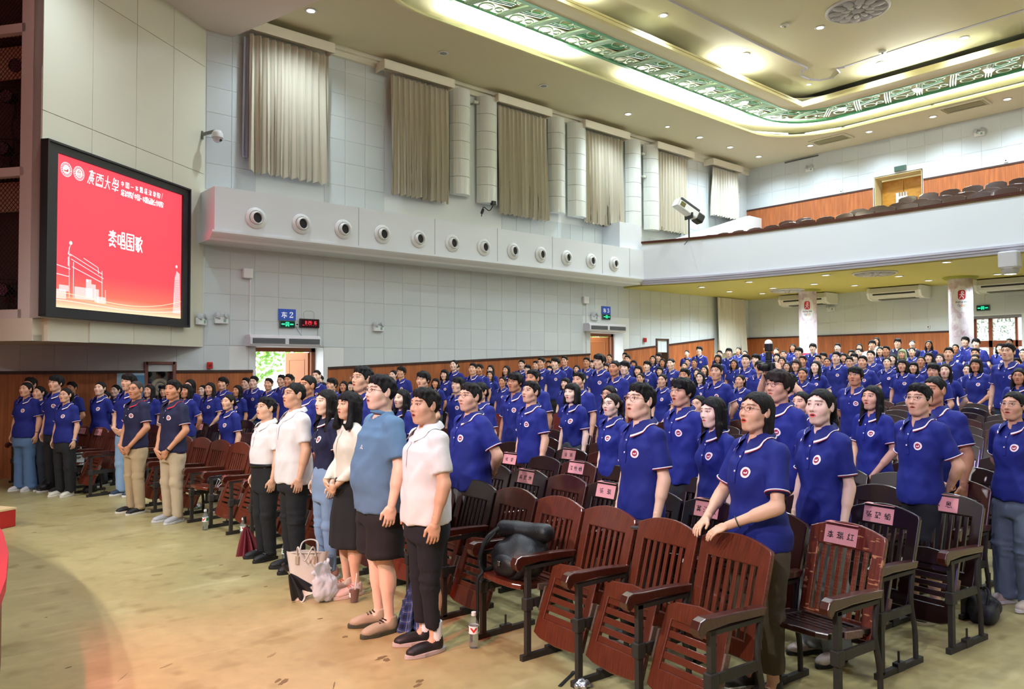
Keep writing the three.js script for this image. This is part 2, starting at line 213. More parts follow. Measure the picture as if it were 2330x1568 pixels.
// green fretwork band
function latticePanel(len) {
  const g = new THREE.Group(), B = [], put = (n, geo, m) => { const o = new THREE.Mesh(geo, m); o.name = n; o.castShadow = o.receiveShadow = true; g.add(o); };
  const W = .9, q = (x, z) => [x, 0, z], thin = .03;
  const tri = (a, b, nx, nz) => merge([-1, 0, 1].map((k) => bar(q(a[0] + nx * k * .062, a[1] + nz * k * .062), q(b[0] + nx * k * .062, b[1] + nz * k * .062), thin, .05)));
  put('bar_cluster', tri([.0, -W / 2], [.16, 0], 1, 0), M.greenLight); put('bar_cluster', tri([.16, .0], [.34, W / 2], 1, 0), M.greenLight);
  put('bar_cluster', tri([.2, .02], [len - .02, .16], 0, 1), M.green);
  const ring = (x, z, r) => new THREE.TorusGeometry(r, .02, 6, 22).rotateX(PI / 2).translate(x, 0, z);
  put('ring', ring(len * .5, -.26, .155), M.greenLight); put('ring', ring(len * .86, -.2, .085), M.greenLight); put('ring', ring(len * .66, .28, .15), M.greenLight); put('ring', ring(len * 1.02, .34, .08), M.greenLight);
  return g;
}
{ const lat = structGroup('trim_1'); const proto = latticePanel(.8); const band = (x, z, turn) => { const c = proto.clone(); c.name = 'lattice_panel'; c.position.set(x, 9.14, z); c.rotation.y = turn; lat.add(c); };
  for (let i = 0; i < 14; i++) band(19.0 - i * .82, -11.62, 0);
  for (let i = 0; i < 12; i++) band(21.18, -9.85 + i * .82, -PI / 2);
  for (const [x, z, a] of [[19.85, -11.52, -.2], [20.6, -11.1, -.75], [20.98, -10.6, -1.3]]) band(x, z, a);
  const rail = (o, w) => { const p = o, g = []; for (let i = 0; i < p.length; i++) { const a = p[i], b = p[(i + 1) % p.length]; g.push(bar([a[0], 9.13, a[1]], [b[0], 9.13, b[1]], w, .09)); } return g; };
  obj('lattice_rail', rail(rrect(7.0, 21.75, -12.06, 1.4, 1.75, 10), .06), M.green, lat); obj('added_light_curb', (() => { const p = rrect(7.0, 21.75, -12.06, 1.4, 1.75, 10), g = []; for (let i = 0; i < p.length; i++) { const a = p[i], b = p[(i + 1) % p.length]; g.push(bar([a[0], 9.3, a[1]], [b[0], 9.3, b[1]], .02, .28)); } return g; })(), M.ceil, lat); obj('lattice_rail', rail(rrect(8.1, 20.62, -11.18, .5, 1.0, 10), .07), M.green, lat);  // curb added to keep cove light out of the fretwork cavity
}
// ---------------------------------------------------------------- air duct along the east wall
{ const duct = struct('trim_2', extrude([[-15, 4.36], [-14.2, 4.36], [-14.2, 5.19], [-15, 5.19]].map(([z, y]) => [-z, y]), 12.4).rotateY(PI / 2).translate(4.95, 0, 0), M.white);
  obj('duct_molding', extrude([[15, 4.2], [14.34, 4.2], [14.3, 4.24], [14.26, 4.26], [14.2, 4.3], [14.17, 4.33], [14.17, 4.37], [15, 4.37]], 12.45).rotateY(PI / 2).translate(4.9, 0, 0), M.white, duct);
  for (const x of [7.95, 9.9, 11.75, 13.6, 15.5, 16.65]) obj('duct_seam', span(x - .006, x + .006, 4.38, 5.19, -14.21, -14.195), std('a9aca9', .8), duct);
  const fl = lathe([[.105, 0], [.2, 0], [.205, .012], [.19, .03], [.165, .034], [.155, .05], [.14, .05], [.13, .02]], 32).rotateX(PI / 2), cone = lathe([[.135, .02], [.13, .055], [.112, .085], [.1, .09], [.096, .06], [.094, -.06]], 32).rotateX(PI / 2).rotateY(.16), hole = lathe([[0, .045], [.06, .046], [.098, .05], [.099, .082]], 32).rotateX(PI / 2).rotateY(.16), dk = std('1a1a1c', .7);  // black cup in each nozzle; the shade inside is put into its colour
  let first; const ord = ['first', 'second', 'third', 'fourth', 'fifth', 'sixth', 'seventh', 'eighth', 'ninth', 'tenth', 'eleventh', 'twelfth'];
  for (let i = 0; i < 12; i++) { const o = thing('air_nozzle', `white round jet air nozzle on the wall duct, ${ord[i]} from the screen end`, 'air vent', [5.73 + i * .932, 4.68, -14.2], 0, 'air nozzles along the duct'); obj('flange', fl, M.whitePlastic, o); obj('nozzle', cone, M.whitePlastic, o); obj('throat_shade', hole, dk, o); }
}
// ---------------------------------------------------------------- balcony
const BF = [[17.25, -14.25], [17.55, -13.5], [17.85, -12.6], [18.12, -11.3], [18.3, -9.5], [18.4, -7.5], [18.42, -5.35], [18.4, -3.2], [18.3, -1.2], [18.1, .7], [17.5, 2.9], [17.2, 4.3]];
{ const bal = structGroup('trim_3'), off = (d) => BF.map(([x, z]) => [x + d, z]);
  obj('balcony_front', flat([...off(0), ...off(.16).reverse()], 4.3, 1.05), M.white, bal);
  obj('balcony_molding', [flat([...off(-.05), ...off(.2).reverse()], 4.3, .05), flat([...off(-.03), ...off(.2).reverse()], 4.24, .07), flat([...off(-.01), ...off(.2).reverse()], 4.18, .07)], M.rose, bal);
  obj('balcony_rail', flat([...off(-.03), ...off(.2).reverse()], 5.39, .06), std('4a2418', .35), bal);
  obj('rail_base', flat([...off(.01), ...off(.15).reverse()], 5.34, .05), std('b9a98a', .6), bal);
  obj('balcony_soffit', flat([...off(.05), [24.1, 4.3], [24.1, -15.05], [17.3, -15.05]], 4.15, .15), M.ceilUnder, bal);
  obj('balcony_step', [0, 1, 2, 3, 4].map((k) => span(18.7 + k * 1.05, 24, 4.3 + k * .36, 4.75 + k * .36, -15, 4.3)), std('7d6a55', .7), bal);
  obj('balcony_parapet', extrude([[17.6, 5.2], [24, 5.2], [24, 7.0], [23.2, 7.0], [18.0, 5.42]], .14).translate(0, 0, -14.55), M.white, bal);
  obj('duct_end_block', span(16.4, 17.35, 5.15, 5.95, -15, -14.35), M.white, bal);
}
// ---------------------------------------------------------------- lamps of the hall: every fitting with the light that it gives
M.lampFace = new THREE.MeshStandardMaterial({ color: '#ffffff', emissive: '#ffffff', emissiveIntensity: 2.2, roughness: .5 });
M.lampRim = std('d9d9d4', .4);
const ringGeo = lathe([[.075, .0], [.115, 0], [.12, -.012], [.1, -.022], [.08, -.015]], 24), faceGeo = cyl(.085, .085, .006, 0, -.012, 0, 24);
const downs = [];
function downlight(x, y, z, power, where, group, lit = true, size = 1) {
  const o = thing('downlight', where, 'ceiling light', [x, y, z], 0, group); o.scale.setScalar(size);
  obj('trim_ring', ringGeo, M.lampRim, o); obj('lens', faceGeo, lit ? M.lampFace : M.grey, o);
  if (lit) { const s = new THREE.SpotLight(new THREE.Color(...L.downTint), power, 0, R(72), .8, 2); s.position.set(x, y - .05, z); s.target.position.set(x, 0, z); s.castShadow = true; s.shadow.radius = 5; scene.add(s, s.target); downs.push(o); }
}
const place = (i) => ['nearest the stage', 'second', 'third', 'fourth', 'fifth', 'sixth', 'seventh', 'eighth', 'ninth', 'tenth'][i];
[6.63, 16.11, 17.86, 19.44, 21.07, 22.75].forEach((x, i) => downlight(x, CEIL, -13.75, L.down * (i === 2 ? .4 : 1), `round downlight along the curtain wall, ${place(i)} in the row`, 'downlights along the curtain wall', true, i === 2 ? .7 : 1));
[9.8, 12.87].forEach((x, i) => downlight(x, CEIL, -13.72, 0, `unlit round ceiling fitting above the curtain wall, ${i ? 'further from' : 'nearer to'} the stage`, 'ceiling light', false));
[-12, -10.14, -8.35, -6.52, -4.7, -2.9].forEach((z, i) => downlight(22.88, CEIL, z, L.down, `round downlight above the balcony back wall, ${place(i).replace('nearest the stage', 'first')} from the corner`, 'downlights by the back wall'));
for (const [i, x] of [10.1, 13.4, 16.65, 19.8].entries()) for (const [k, z] of [-10.4, -8.45, -6.5, -4.4, -2.2].entries()) downlight(x, 9.6, z, L.down * (i === 3 && k === 0 ? .3 : 1), `downlight in the coffer, ${['first', 'second', 'third', 'fourth'][i]} line from the stage, ${['first', 'second', 'third', 'fourth', 'fifth'][k]} row from the curtains`, 'downlights in the coffer', true, i === 3 && k === 0 ? .7 : 1);
for (const [i, [x, z]] of [[6.6, 3], [10, 3], [13.5, 3], [17, 3], [20.5, 3]].entries()) downlight(x, CEIL, z, L.down, `white round downlight along the west wall, ${place(i)} in the row`, 'downlights along the west wall');
[[17.75, -13.15, 1], [17.6, -11.5, 1], [17.75, -9.4, 1], [17.55, -6.5, 1]].forEach(([x, z], i) => downlight(x + 1.05, 4.15, z * 1.01, L.under, `downlight under the balcony edge, ${place(i).replace('nearest the stage', 'first')} from the curtain wall`, 'downlights under the balcony edge'));
[[20.55, -13.5], [20.7, -12.1], [20.6, -10.75], [20.55, -8.4]].forEach(([x, z], i) => downlight(x, 4.15, z, L.under, `middle downlight under the balcony, ${place(i).replace('nearest the stage', 'first')} from the curtain wall`, 'middle downlights under the balcony'));
[[21.95, -13.2], [21.9, -10.2], [22.2, -8.3], [22.1, -6.6], [21.9, -3]].forEach(([x, z], i) => downlight(x, 4.15, z, L.under, `rear downlight under the balcony, ${place(i).replace('nearest the stage', 'first')} from the curtain wall`, 'rear downlights under the balcony'));
for (const [i, x] of [2.6, 5.0].entries()) for (const [k, z] of [-11.6, -8.6, -5.6, -2.6].entries()) { if (i && z < -11) continue; downlight(x, 8.42, z, L.down * .9, `round downlight in the pale stage soffit, ${['inner', 'outer'][i]} line, ${['first', 'second', 'third', 'fourth'][k]} from the tower`, 'unseen downlights in the stage soffit'); }  // out of view, placed to light the floor and people at the left
// lamps above the fretwork
M.domeLamp = new THREE.MeshStandardMaterial({ color: '#ffffff', emissive: '#ffffff', emissiveIntensity: 1.5, roughness: .4 });
for (const [i, [x, z]] of [[16.9, -11.6], [18.5, -11.6], [21.1, -10.1], [21.2, -8.1], [21.15, -6.4]].entries()) { const o = thing('dome_lamp', `white dome lamp in the green ceiling fretwork, ${place(i).replace('nearest the stage', 'first')} towards the back corner`, 'ceiling light', [x, 9.2, z], 0, 'dome lamps in the fretwork'); obj('shade', lathe([[.0, .1], [.07, .1], [.15, .02], [.16, -.03], [.13, -.06]], 20), M.lampRim, o); obj('globe', new THREE.SphereGeometry(.12, 16, 10).scale(1, .6, 1).translate(0, -.06, 0), M.domeLamp, o); const s = new THREE.SpotLight('#ffffff', L.down * .7, 0, R(70), .8, 2); s.position.set(x, 9.03, z); s.target.position.set(x, 0, z); s.shadow.radius = 5; scene.add(s, s.target); }
// cove tubes: glowing strips on the ledge with area lights that face up
M.tube = new THREE.MeshStandardMaterial({ color: '#ffffff', emissive: '#fffbe0', emissiveIntensity: 3, roughness: .5 });
const tubeCount = {};
function cove(x0, z0, x1, z1, y, w, power, group) {
  const len = Math.hypot(x1 - x0, z1 - z0), o = thing('cove_tube', `light tube on the ceiling ledge, ${['first', 'second', 'third', 'fourth', 'fifth', 'sixth', 'seventh', 'eighth'][tubeCount[group] = (tubeCount[group] ?? -1) + 1]} of the ${group}`, 'light tube', [(x0 + x1) / 2, y, (z0 + z1) / 2], Math.atan2(-(z1 - z0), x1 - x0), group);
  obj('tube', rod([-len / 2, .03, 0], [len / 2, .03, 0], .018, 8), M.tube, o); obj('batten', box(len, .02, .06, 0, .0, 0), M.whitePlastic, o);
  const a = new THREE.RectAreaLight(new THREE.Color(...L.coveTint), power, len, w); a.position.set((x0 + x1) / 2, y + .06, (z0 + z1) / 2); { const nx = -(z1 - z0) / len, nz = (x1 - x0) / len, inward = Math.sign(nx * (14 - a.position.x) + nz * (-5.3 - a.position.z)) || 1, n = V(nx * inward * .75, 1, nz * inward * .75).normalize(), ax = V((x1 - x0) / len, 0, (z1 - z0) / len), Z = n.clone().negate(), Y = new THREE.Vector3().crossVectors(Z, ax); a.quaternion.setFromRotationMatrix(new THREE.Matrix4().makeBasis(ax, Y, Z)); } scene.add(a);
}
const CY = CEIL + .1;
cove(9.2, -12.68, 12.6, -12.68, CY, .12, L.cove * 2.2, 'cove tubes along the curtain wall'); cove(14.8, -12.68, 17.4, -12.68, CY, .12, L.cove * 1.7, 'cove tubes along the curtain wall'); cove(17.5, -12.68, 20.2, -12.68, CY, .12, L.cove * 2.2, 'cove tubes along the curtain wall');
cove(20.6, -12.62, 21.6, -12.05, CY, .12, L.cove * 2, 'cove tubes at the back'); cove(22.0, -11.7, 22.3, -10.7, CY, .12, L.cove * 2, 'cove tubes at the back');
for (const z of [-10.6, -8.1, -5.6, -3.1, -.6]) cove(22.32, z, 22.32, z + 2.4, CY, .12, L.cove * 2, 'cove tubes at the back');
for (const x of [8, 12, 16]) cove(x, 2.02, x + 3.6, 2.02, CY, .12, L.cove * 2, 'cove tubes along the west wall');
cove(9.0, -10.98, 11.6, -10.98, 9.23, .1, L.cove * 1.0, 'inner cove tubes'); cove(16.2, -10.98, 17.6, -10.98, 9.23, .1, L.cove * 1.8, 'inner cove tubes'); cove(20.28, -8.9, 20.28, -7.0, 9.23, .1, L.cove * 1.8, 'inner cove tubes'); cove(20.28, -4.0, 20.28, -2.0, 9.23, .1, L.cove * 1.5, 'inner cove tubes'); cove(11, .25, 14, .25, 9.23, .1, L.cove * 1.5, 'inner cove tubes');
// unseen stage lamps: cans on a bar out of view, placed to light the front rows
{ const can = [lathe([[.0, -.2], [.08, -.2], [.11, -.12], [.12, .16], [.125, .18]], 20), box(.3, .03, .03, 0, .16, -.0)], face = cyl(.11, .11, .01, 0, .15, 0, 20);
  const barO = thing('unseen_lighting_bar', 'black lighting bar hung above the stage', 'lighting bar', [-5.2, 6.6, -5.4]); obj('pipe', rod([0, .3, -7], [0, .3, 7], .03), M.blackMetal, barO); obj('hanger', rod([0, .3, -5], [0, 1.8, -5], .015), M.blackMetal, barO); obj('hanger', rod([0, .3, 5], [0, 1.8, 5], .015), M.blackMetal, barO);
  const unseenStageLamp = (x, y, z, to, power, tintc, angle, label, pen = .6) => { const o = thing('unseen_stage_lamp', label, 'stage light', [x, y, z], 0, 'unseen stage lamps'), d = V(...to).sub(V(x, y, z)).normalize(); o.quaternion.setFromUnitVectors(V(0, 1, 0), d); obj('housing', can, M.blackMetal, o); const m = new THREE.MeshStandardMaterial({ color: '#111', emissive: new THREE.Color(...tintc), emissiveIntensity: 2 }); obj('lens', face, m, o); const s = new THREE.SpotLight(new THREE.Color(...tintc), power, 0, R(angle), pen, 2); s.position.set(x, y, z).addScaledVector(d, .19); s.target.position.set(...to); s.castShadow = true; s.shadow.radius = 6; scene.add(s, s.target); };
  unseenStageLamp(-5.2, 6.6, .5, [3.5, .6, -6.5], L.stage, L.stageTint, 34, 'black stage lamp with warm white lens at the camera end of the bar');
  unseenStageLamp(-5.2, 6.6, -4.5, [3.5, .6, -5.5], L.stage * .8, L.stageTint, 34, 'black stage lamp with warm white lens at the middle of the bar');
  unseenStageLamp(-5.2, 6.6, -9.5, [3.6, .6, -9], L.stage * .6, L.stageTint, 32, 'black stage lamp with warm white lens at the tower end of the bar');
  unseenStageLamp(-5.2, 6.6, -2.2, [8.5, 1.2, -5.2], L.violet, L.violetTint, 15, 'black stage lamp with violet lens aimed at the middle seats');
  unseenStageLamp(-5.2, 6.6, 2.0, [7.5, 1.0, -2.2], L.violet * .8, L.violetTint, 13, 'black stage lamp with violet lens aimed at the aisle seats');
  unseenStageLamp(-3.2, 6.4, -2.6, [1.75, 0, -4.4], 150, [1, .12, .1], 13, 'black stage lamp with red lens aimed at the floor', .9);  // out of view, placed to redden the floor before the stage
}
// ---------------------------------------------------------------- proscenium tower with the wall screen
const TL = V(1.95, 0, -12.75), TU = V(.8045, 0, -.594), TN = V(.594, 0, .8045), NU = V(-.55, 0, -.83).normalize();
const onTower = (t, y, out = 0) => V(TL.x + TU.x * t + TN.x * out, y, TL.z + TU.z * t + TN.z * out);
const towerTurn = Math.atan2(-TU.z, TU.x);
{ const tw = structGroup('wall_tower'); tw.position.copy(TL); tw.rotation.y = towerTurn;          // local x runs along the screen face, z towards the hall
  obj('tower_face', span(0, 3.95, 2.54, 9.9, -.15, 0), M.creamTrim, tw); obj('tower_skirt', span(.17, 3.95, 2.21, 2.54, -.15, 0), M.creamTrim, tw);
  const xs = [0, .95, 1.93, 2.88, 3.95], ys = [2.21, 5.57, 7.68, 8.5];
  for (let i = 0; i < 4; i++) for (let k = 0; k < 3; k++) { const x0 = i === 0 && k === 0 ? .0 : xs[i]; obj('face_panel', rbox(xs[i + 1] - x0 - .008, ys[k + 1] - (k || i ? ys[k] : 2.54) - .008, .02, .004, (x0 + xs[i + 1]) / 2, ((k || i ? ys[k] : 2.54) + ys[k + 1]) / 2, .01, 1), M.cream, tw); }
  obj('tower_skirt', span(-.0, .17, 2.21, 2.54, -2.6, -.1), M.creamTrim, tw); obj('tower_floor', span(.02, 3.95, 2.21, 2.3, -2.6, -.1), M.creamTrim, tw);
  // the side with three lighting niches, seen towards the left
  const post = std('cfc6bd', .6); obj('corner_post', span(0, .12, 2.54, 8.5, -.36, -.0), post, tw); obj('inner_post', span(0, .12, 2.54, 8.5, -2.7, -1.9), post, tw);
  for (const [a, b] of [[2.54, 2.67], [4.63, 4.76], [6.76, 6.89], [8.4, 8.6]]) obj('niche_rail', span(0, .12, a, b, -2.0, -.3), post, tw);
  const nb = std('5c5046', .9); obj('niche_back', span(.55, .6, 2.54, 8.5, -2.2, -.15), nb, tw); for (const y of [2.6, 4.69, 6.82, 8.45]) obj('niche_shelf', span(.1, .58, y, y + .04, -2.2, -.2), nb, tw);
  obj('niche_side', [span(.1, .58, 2.54, 8.5, -2.22, -2.16), span(.1, .58, 2.54, 8.5, -.34, -.28)], nb, tw);
  for (const [y0, y1] of [[2.67, 4.63], [4.76, 6.76], [6.89, 8.4]]) { const w = []; for (let k = -28; k < 30; k++) { for (const s of [1, -1]) { let a = -1.9, b = -.36, ya = y0 + k * .075 + (s < 0 ? 1.54 : 0), yb = ya + s * 1.54; const cut = (y) => a + (y - ya) / (yb - ya) * 1.54; let A = [a, ya], B = [b, yb]; if (Math.max(ya, yb) < y0 || Math.min(ya, yb) > y1) continue; const c = (P) => P[1] < y0 ? [cut(y0), y0] : P[1] > y1 ? [cut(y1), y1] : P; A = c(A); B = c(B); w.push(bar([.1, A[1], A[0]], [.1, B[1], B[0]], .006, .006)); } } const m = obj('wire_mesh', w, M.dark, tw); m.userData.kind = 'stuff'; }
  obj('slanted_liner', [box(.02, .5, 1.5, .3, 6.45, -1.1).rotateZ(0), box(.02, .45, 1.5, .3, 4.4, -1.1)], std('c9b89f', .8), tw);  // pale colour stands for the lamp light on the liners
}
{ let n = 0; const led = new THREE.MeshStandardMaterial({ map: dataTex(64, 64, (u, v) => { const d = Math.hypot((u * 8) % 1 - .5, (v * 8) % 1 - .5); return d < .26 ? S('cfa9d8') : S('2a2430'); }), roughness: .35 });
  const where = ['left of the upper niche', 'right of the upper niche', 'left of the middle niche', 'right of the middle niche', 'low in the middle niche', 'left of the lower niche', 'right of the lower niche'];
  for (const [y, z] of [[5.95, -.92], [5.95, -.5], [5.15, -.98], [5.15, -.5], [6.4, -.75], [3.0, -.95], [3.55, -.48]]) { const p = V(TL.x + TU.x * .3 + TN.x * z, y, TL.z + TU.z * .3 + TN.z * z), o = thing('stage_light', `black light can with dotted front, ${where[n++]}`, 'stage light', p.toArray(), towerTurn - PI / 2 + .3); obj('can', lathe([[0, -.18], [.07, -.17], [.1, -.06], [.105, .02], [.1, .05]], 20).rotateX(PI / 2), M.blackMetal, o); obj('lens', cyl(.093, .093, .01, 0, 0, 0, 20).rotateX(PI / 2).translate(0, 0, .03), led, o); obj('yoke', [bar([-.12, 0, -.05], [-.12, .16, -.05], .02, .006), bar([.12, 0, -.05], [.12, .16, -.05], .02, .006), bar([-.12, .16, -.05], [.12, .16, -.05], .02, .006)], M.blackMetal, o); obj('cable', tube([[0, -.02, -.16], [.06, -.2, -.12], [.02, -.45, -.1], [.1, -.7, -.14], [-.02, -.5, -.16], [0, -.1, -.2]], .008, 30), M.dark, o); }
}
const slide = canvasTex(1280, 1000, (x, w, h) => {
  const g = x.createLinearGradient(0, 0, 0, h); g.addColorStop(0, '#ee4453'); g.addColorStop(.75, '#f0434f'); g.addColorStop(.9, '#ff6a55'); g.addColorStop(1, '#ffd9b0'); x.fillStyle = g; x.fillRect(0, 0, w, h);
  for (let i = 0; i < 200; i++) { x.fillStyle = i % 2 ? 'rgba(255,255,255,.03)' : 'rgba(120,0,20,.05)'; x.fillRect(0, i * 5, w, 2); }
  const ring = (cx, cy, r) => { x.strokeStyle = '#ffd9dc'; x.lineWidth = 5; x.beginPath(); x.arc(cx, cy, r, 0, 7); x.stroke(); x.setLineDash([7, 6]); x.lineWidth = 9; x.beginPath(); x.arc(cx, cy, r * .82, 0, 7); x.stroke(); x.setLineDash([]); x.fillStyle = '#fff'; x.beginPath(); x.arc(cx, cy, r * .66, 0, 7); x.fill(); };
  ring(88, 88, 46); ring(196, 88, 46); x.fillStyle = '#c0392f'; x.beginPath(); x.moveTo(70, 90); x.quadraticCurveTo(88, 104, 104, 76); x.lineTo(104, 102); x.lineTo(70, 102); x.fill(); x.strokeStyle = '#c0392f'; x.lineWidth = 4; x.strokeRect(186, 80, 20, 26); x.beginPath(); x.moveTo(182, 80); x.lineTo(196, 66); x.lineTo(210, 80); x.stroke();
  x.strokeStyle = '#fff'; x.save(); x.transform(1, 0, -.12, 1, 20, 0); write(x, '廣西大學', 266, 36, 66, 7, 76, 100); x.restore();
  write(x, '中国一东盟经济学院', 590, 42, 37, 5, 49, 42); x.lineWidth = 3; x.beginPath(); x.moveTo(1046, 36); x.lineTo(1032, 84); x.stroke(); write(x, '经济学院', 590, 104, 33, 5, 30, 46); x.beginPath(); x.moveTo(722, 100); x.lineTo(712, 150); x.stroke(); write(x, '中国一东盟金融合作学院', 728, 104, 33, 5, 29.5, 46);
  x.strokeStyle = '#fffdf5'; write(x, '奏唱国歌', 474, 412, 80, 11, 90, 124);
  x.strokeStyle = 'rgba(255,225,225,.85)'; x.fillStyle = 'rgba(255,225,225,.75)'; x.lineWidth = 6; const ln = (...p) => { x.beginPath(); for (let i = 0; i < p.length; i += 2) i ? x.lineTo(p[i], p[i + 1]) : x.moveTo(p[i], p[i + 1]); x.stroke(); };
  ln(120, 600, 126, 930); ln(160, 690, 160, 930); ln(0, 720, 130, 740); ln(0, 780, 120, 790); ln(130, 640, 420, 740); ln(140, 672, 430, 770); ln(150, 722, 420, 800); ln(250, 652, 380, 700, 384, 740); ln(416, 720, 420, 925); ln(450, 850, 456, 940); ln(130, 580, 112, 640, 138, 650);
  x.fillRect(270, 790, 50, 130); for (const [a, b, c, d] of [[0, 880, 100, 60], [170, 850, 160, 80], [320, 820, 40, 110], [350, 850, 40, 90], [370, 900, 80, 45], [110, 660, 14, 60], [40, 850, 80, 40]]) x.fillRect(a, b, c, d);
  x.fillStyle = '#fff3e6'; for (const [a, b, r] of [[134, 566, 13], [1222, 586, 12], [282, 800, 10]]) { x.beginPath(); x.arc(a, b, r, 0, 7); x.fill(); }
  x.fillStyle = 'rgba(255,215,215,.75)'; x.beginPath(); x.moveTo(1180, 960); x.lineTo(1200, 680); x.lineTo(1225, 620); x.lineTo(1262, 640); x.lineTo(1275, 960); x.fill(); x.strokeStyle = 'rgba(240,90,100,.7)'; x.lineWidth = 3; for (let i = 0; i < 16; i++) ln(1205, 700 + i * 14, 1268, 690 + i * 14);
  x.lineWidth = 5; for (const [c, k] of [['rgba(255,230,190,.8)', 0], ['rgba(255,200,140,.7)', 26], ['rgba(255,245,225,.8)', 50]]) { x.strokeStyle = c; x.beginPath(); x.moveTo(0, 900 + k); x.bezierCurveTo(400, 900 + k, 700, 1010, 1280, 860 + k * 1.6); x.stroke(); }
});
{ const o = thing('wall_screen', 'large red LED screen in a black frame on the cream tower wall', 'screen', onTower(0, 2.58, .02).toArray(), towerTurn);
  const W = 3.22, H = 2.54; obj('frame', [span(0, W, 0, .13, 0, .1), span(0, W, H - .13, H, 0, .1), span(0, .19, .13, H - .13, 0, .1), span(W - .16, W, .13, H - .13, 0, .1)].concat([span(-.02, W + .02, -.02, .01, 0, .13), span(-.02, W + .02, H - .01, H + .02, 0, .13), span(-.02, .01, 0, H, 0, .13), span(W - .01, W + .02, 0, H, 0, .13)]), std('202326', .5), o);
  const m = new THREE.MeshStandardMaterial({ color: '#050505', roughness: .6, emissive: '#ffffff', emissiveMap: slide, emissiveIntensity: .95 }); const f = new THREE.BoxGeometry(W - .35, H - .26, .02); obj('display', f, [std('111111'), std('111111'), std('111111'), std('111111'), m, std('111111')], o).position.set(W / 2 + .015, H / 2, .05);
  const a = new THREE.RectAreaLight('#ff2a38', .3, W - .35, H - .26); a.position.copy(onTower(W / 2, 3.85, .16)); a.lookAt(a.position.clone().add(TN)); scene.add(a);
}
// ---------------------------------------------------------------- curtains with pelmets
M.curtain = new THREE.MeshStandardMaterial({ color: '#bfb8a4', roughness: .85, bumpMap: weave, bumpScale: .0005 });
M.curtainPale = new THREE.MeshStandardMaterial({ color: '#d0cdbf', roughness: .85 });
M.pelmet = std('e4dfcc', .4);
function curtainGeo(w, h, n, seed, depth = .07) { const r = rngOf(seed), ph = Array.from({ length: n + 2 }, () => r() * .8 - .4), am = Array.from({ length: n + 2 }, () => .55 + r() * .6);
  const f = (u, v) => { const s = u * n, i = Math.floor(s), t = s - i, a = lerp(am[i], am[i + 1], t), p = (s + lerp(ph[i], ph[i + 1], t) * (1 - v)) * 2 * PI; return [(u - .5) * w * (1 + .03 * (1 - v)) + .02 * Math.sin(p * 2) * (1 - v), v * h + .025 * Math.sin(p) * (v < .01 ? 1 : 0), depth * a * (Math.sin(p) + .35 * Math.sin(2 * p + seed)) * (.55 + .45 * (1 - v))]; };
  const front = grid(n * 10, 10, f), back = grid(n * 10, 10, (u, v) => { const q = f(1 - u, v); q[2] -= .012; return q; }); return merge([front, back]); }
{ const C = [[5.82, 7.54, 5.72, 5.68, 7.56], [9.1, 10.72, 5.76, 8.8, 10.72], [12.28, 13.97, 5.73, 12.1, 13.95], [15.42, 17.08, 5.88, 15.26, 17.12], [18.65, 20.2, 6.05, 18.44, 20.28], [21.6, 23.1, 6.88, 21.34, 23.08]], w = ['nearest the stage', 'second from the stage', 'third from the stage', 'fourth from the stage', 'fifth from the stage', 'short pale last one by the corner'];
  C.forEach(([a, b, y, p0, p1], i) => { const t = thing('curtain', `pleated beige window curtain on the upper wall, ${w[i]}`, 'curtain', [(a + b) / 2, y, -14.78], 0, 'upper wall curtains'); obj('drape', curtainGeo(b - a, 8.5 - y, [11, 11, 12, 12, 11, 10][i], i + 3), i === 5 ? M.curtainPale : M.curtain, t); if (i === 0) obj('lining', curtainGeo(.16, 8.5 - y - .35, 2, 9, .02).translate(-.86, .3, -.1), std('b9c2d6', .8), t);
    const q = thing('pelmet', `cream pelmet box above the curtain, ${w[i].split(',')[0]}`, 'pelmet', [(p0 + p1) / 2, 8.6, -14.76], 0, 'curtain pelmets'); obj('front_board', rbox(p1 - p0, .2, .03, .006, 0, 0, .2), M.pelmet, q); obj('end_board', rbox(.03, .2, .4, .006, -(p1 - p0) / 2, 0, .01), M.pelmet, q); obj('end_board', rbox(.03, .2, .4, .006, (p1 - p0) / 2, 0, .01), M.pelmet, q); obj('top_board', box(p1 - p0, .02, .38, 0, .1, .01), M.pelmet, q); });
  const t = thing('curtain', 'long pale curtain hanging in the back corner under the balcony', 'curtain', [22.65, 2.25, -14.8]); obj('drape', curtainGeo(1.62, 1.88, 9, 31, .06), M.curtainPale, t);
}
struct('trim_4', [span(5, 24, 8.62, 8.84, -15, -14.9), span(5, 24, 8.74, 8.84, -15, -14.82)], std('d9d5c2', .6));
// ---------------------------------------------------------------- half round acoustic columns
{ const D = [[10.82, 11.44, 6.02], [11.66, 12.3, 5.92], [14.12, 14.72, 6.0], [14.86, 15.56, 5.99], [17.3, 17.95, 6.02], [18.14, 18.8, 6.0]], w = ['first', 'second', 'third', 'fourth', 'fifth', 'sixth'], m = std('d8dcd6', .25);
  D.forEach(([a, b, y], i) => { const o = thing('acoustic_column', `white half round wall column of stacked segments, ${w[i]} from the stage`, 'wall column', [(a + b) / 2, y, -15], 0, 'half round wall columns'), n = 6, h = (8.62 - y) / n, W = (b - a) / 2, pts = []; for (let k = 0; k <= 14; k++) { const t = -1 + k / 7; pts.push([t * W * .96, .34 * Math.sqrt(1 - t * t * .93)]); } const poly = pts.map(([a, b]) => [a, -b]); for (let k = 0; k < n; k++) obj('segment', extrude(poly, h - .014, .003).rotateX(-PI / 2).translate(0, k * h + .005, 0), m, o); });
}
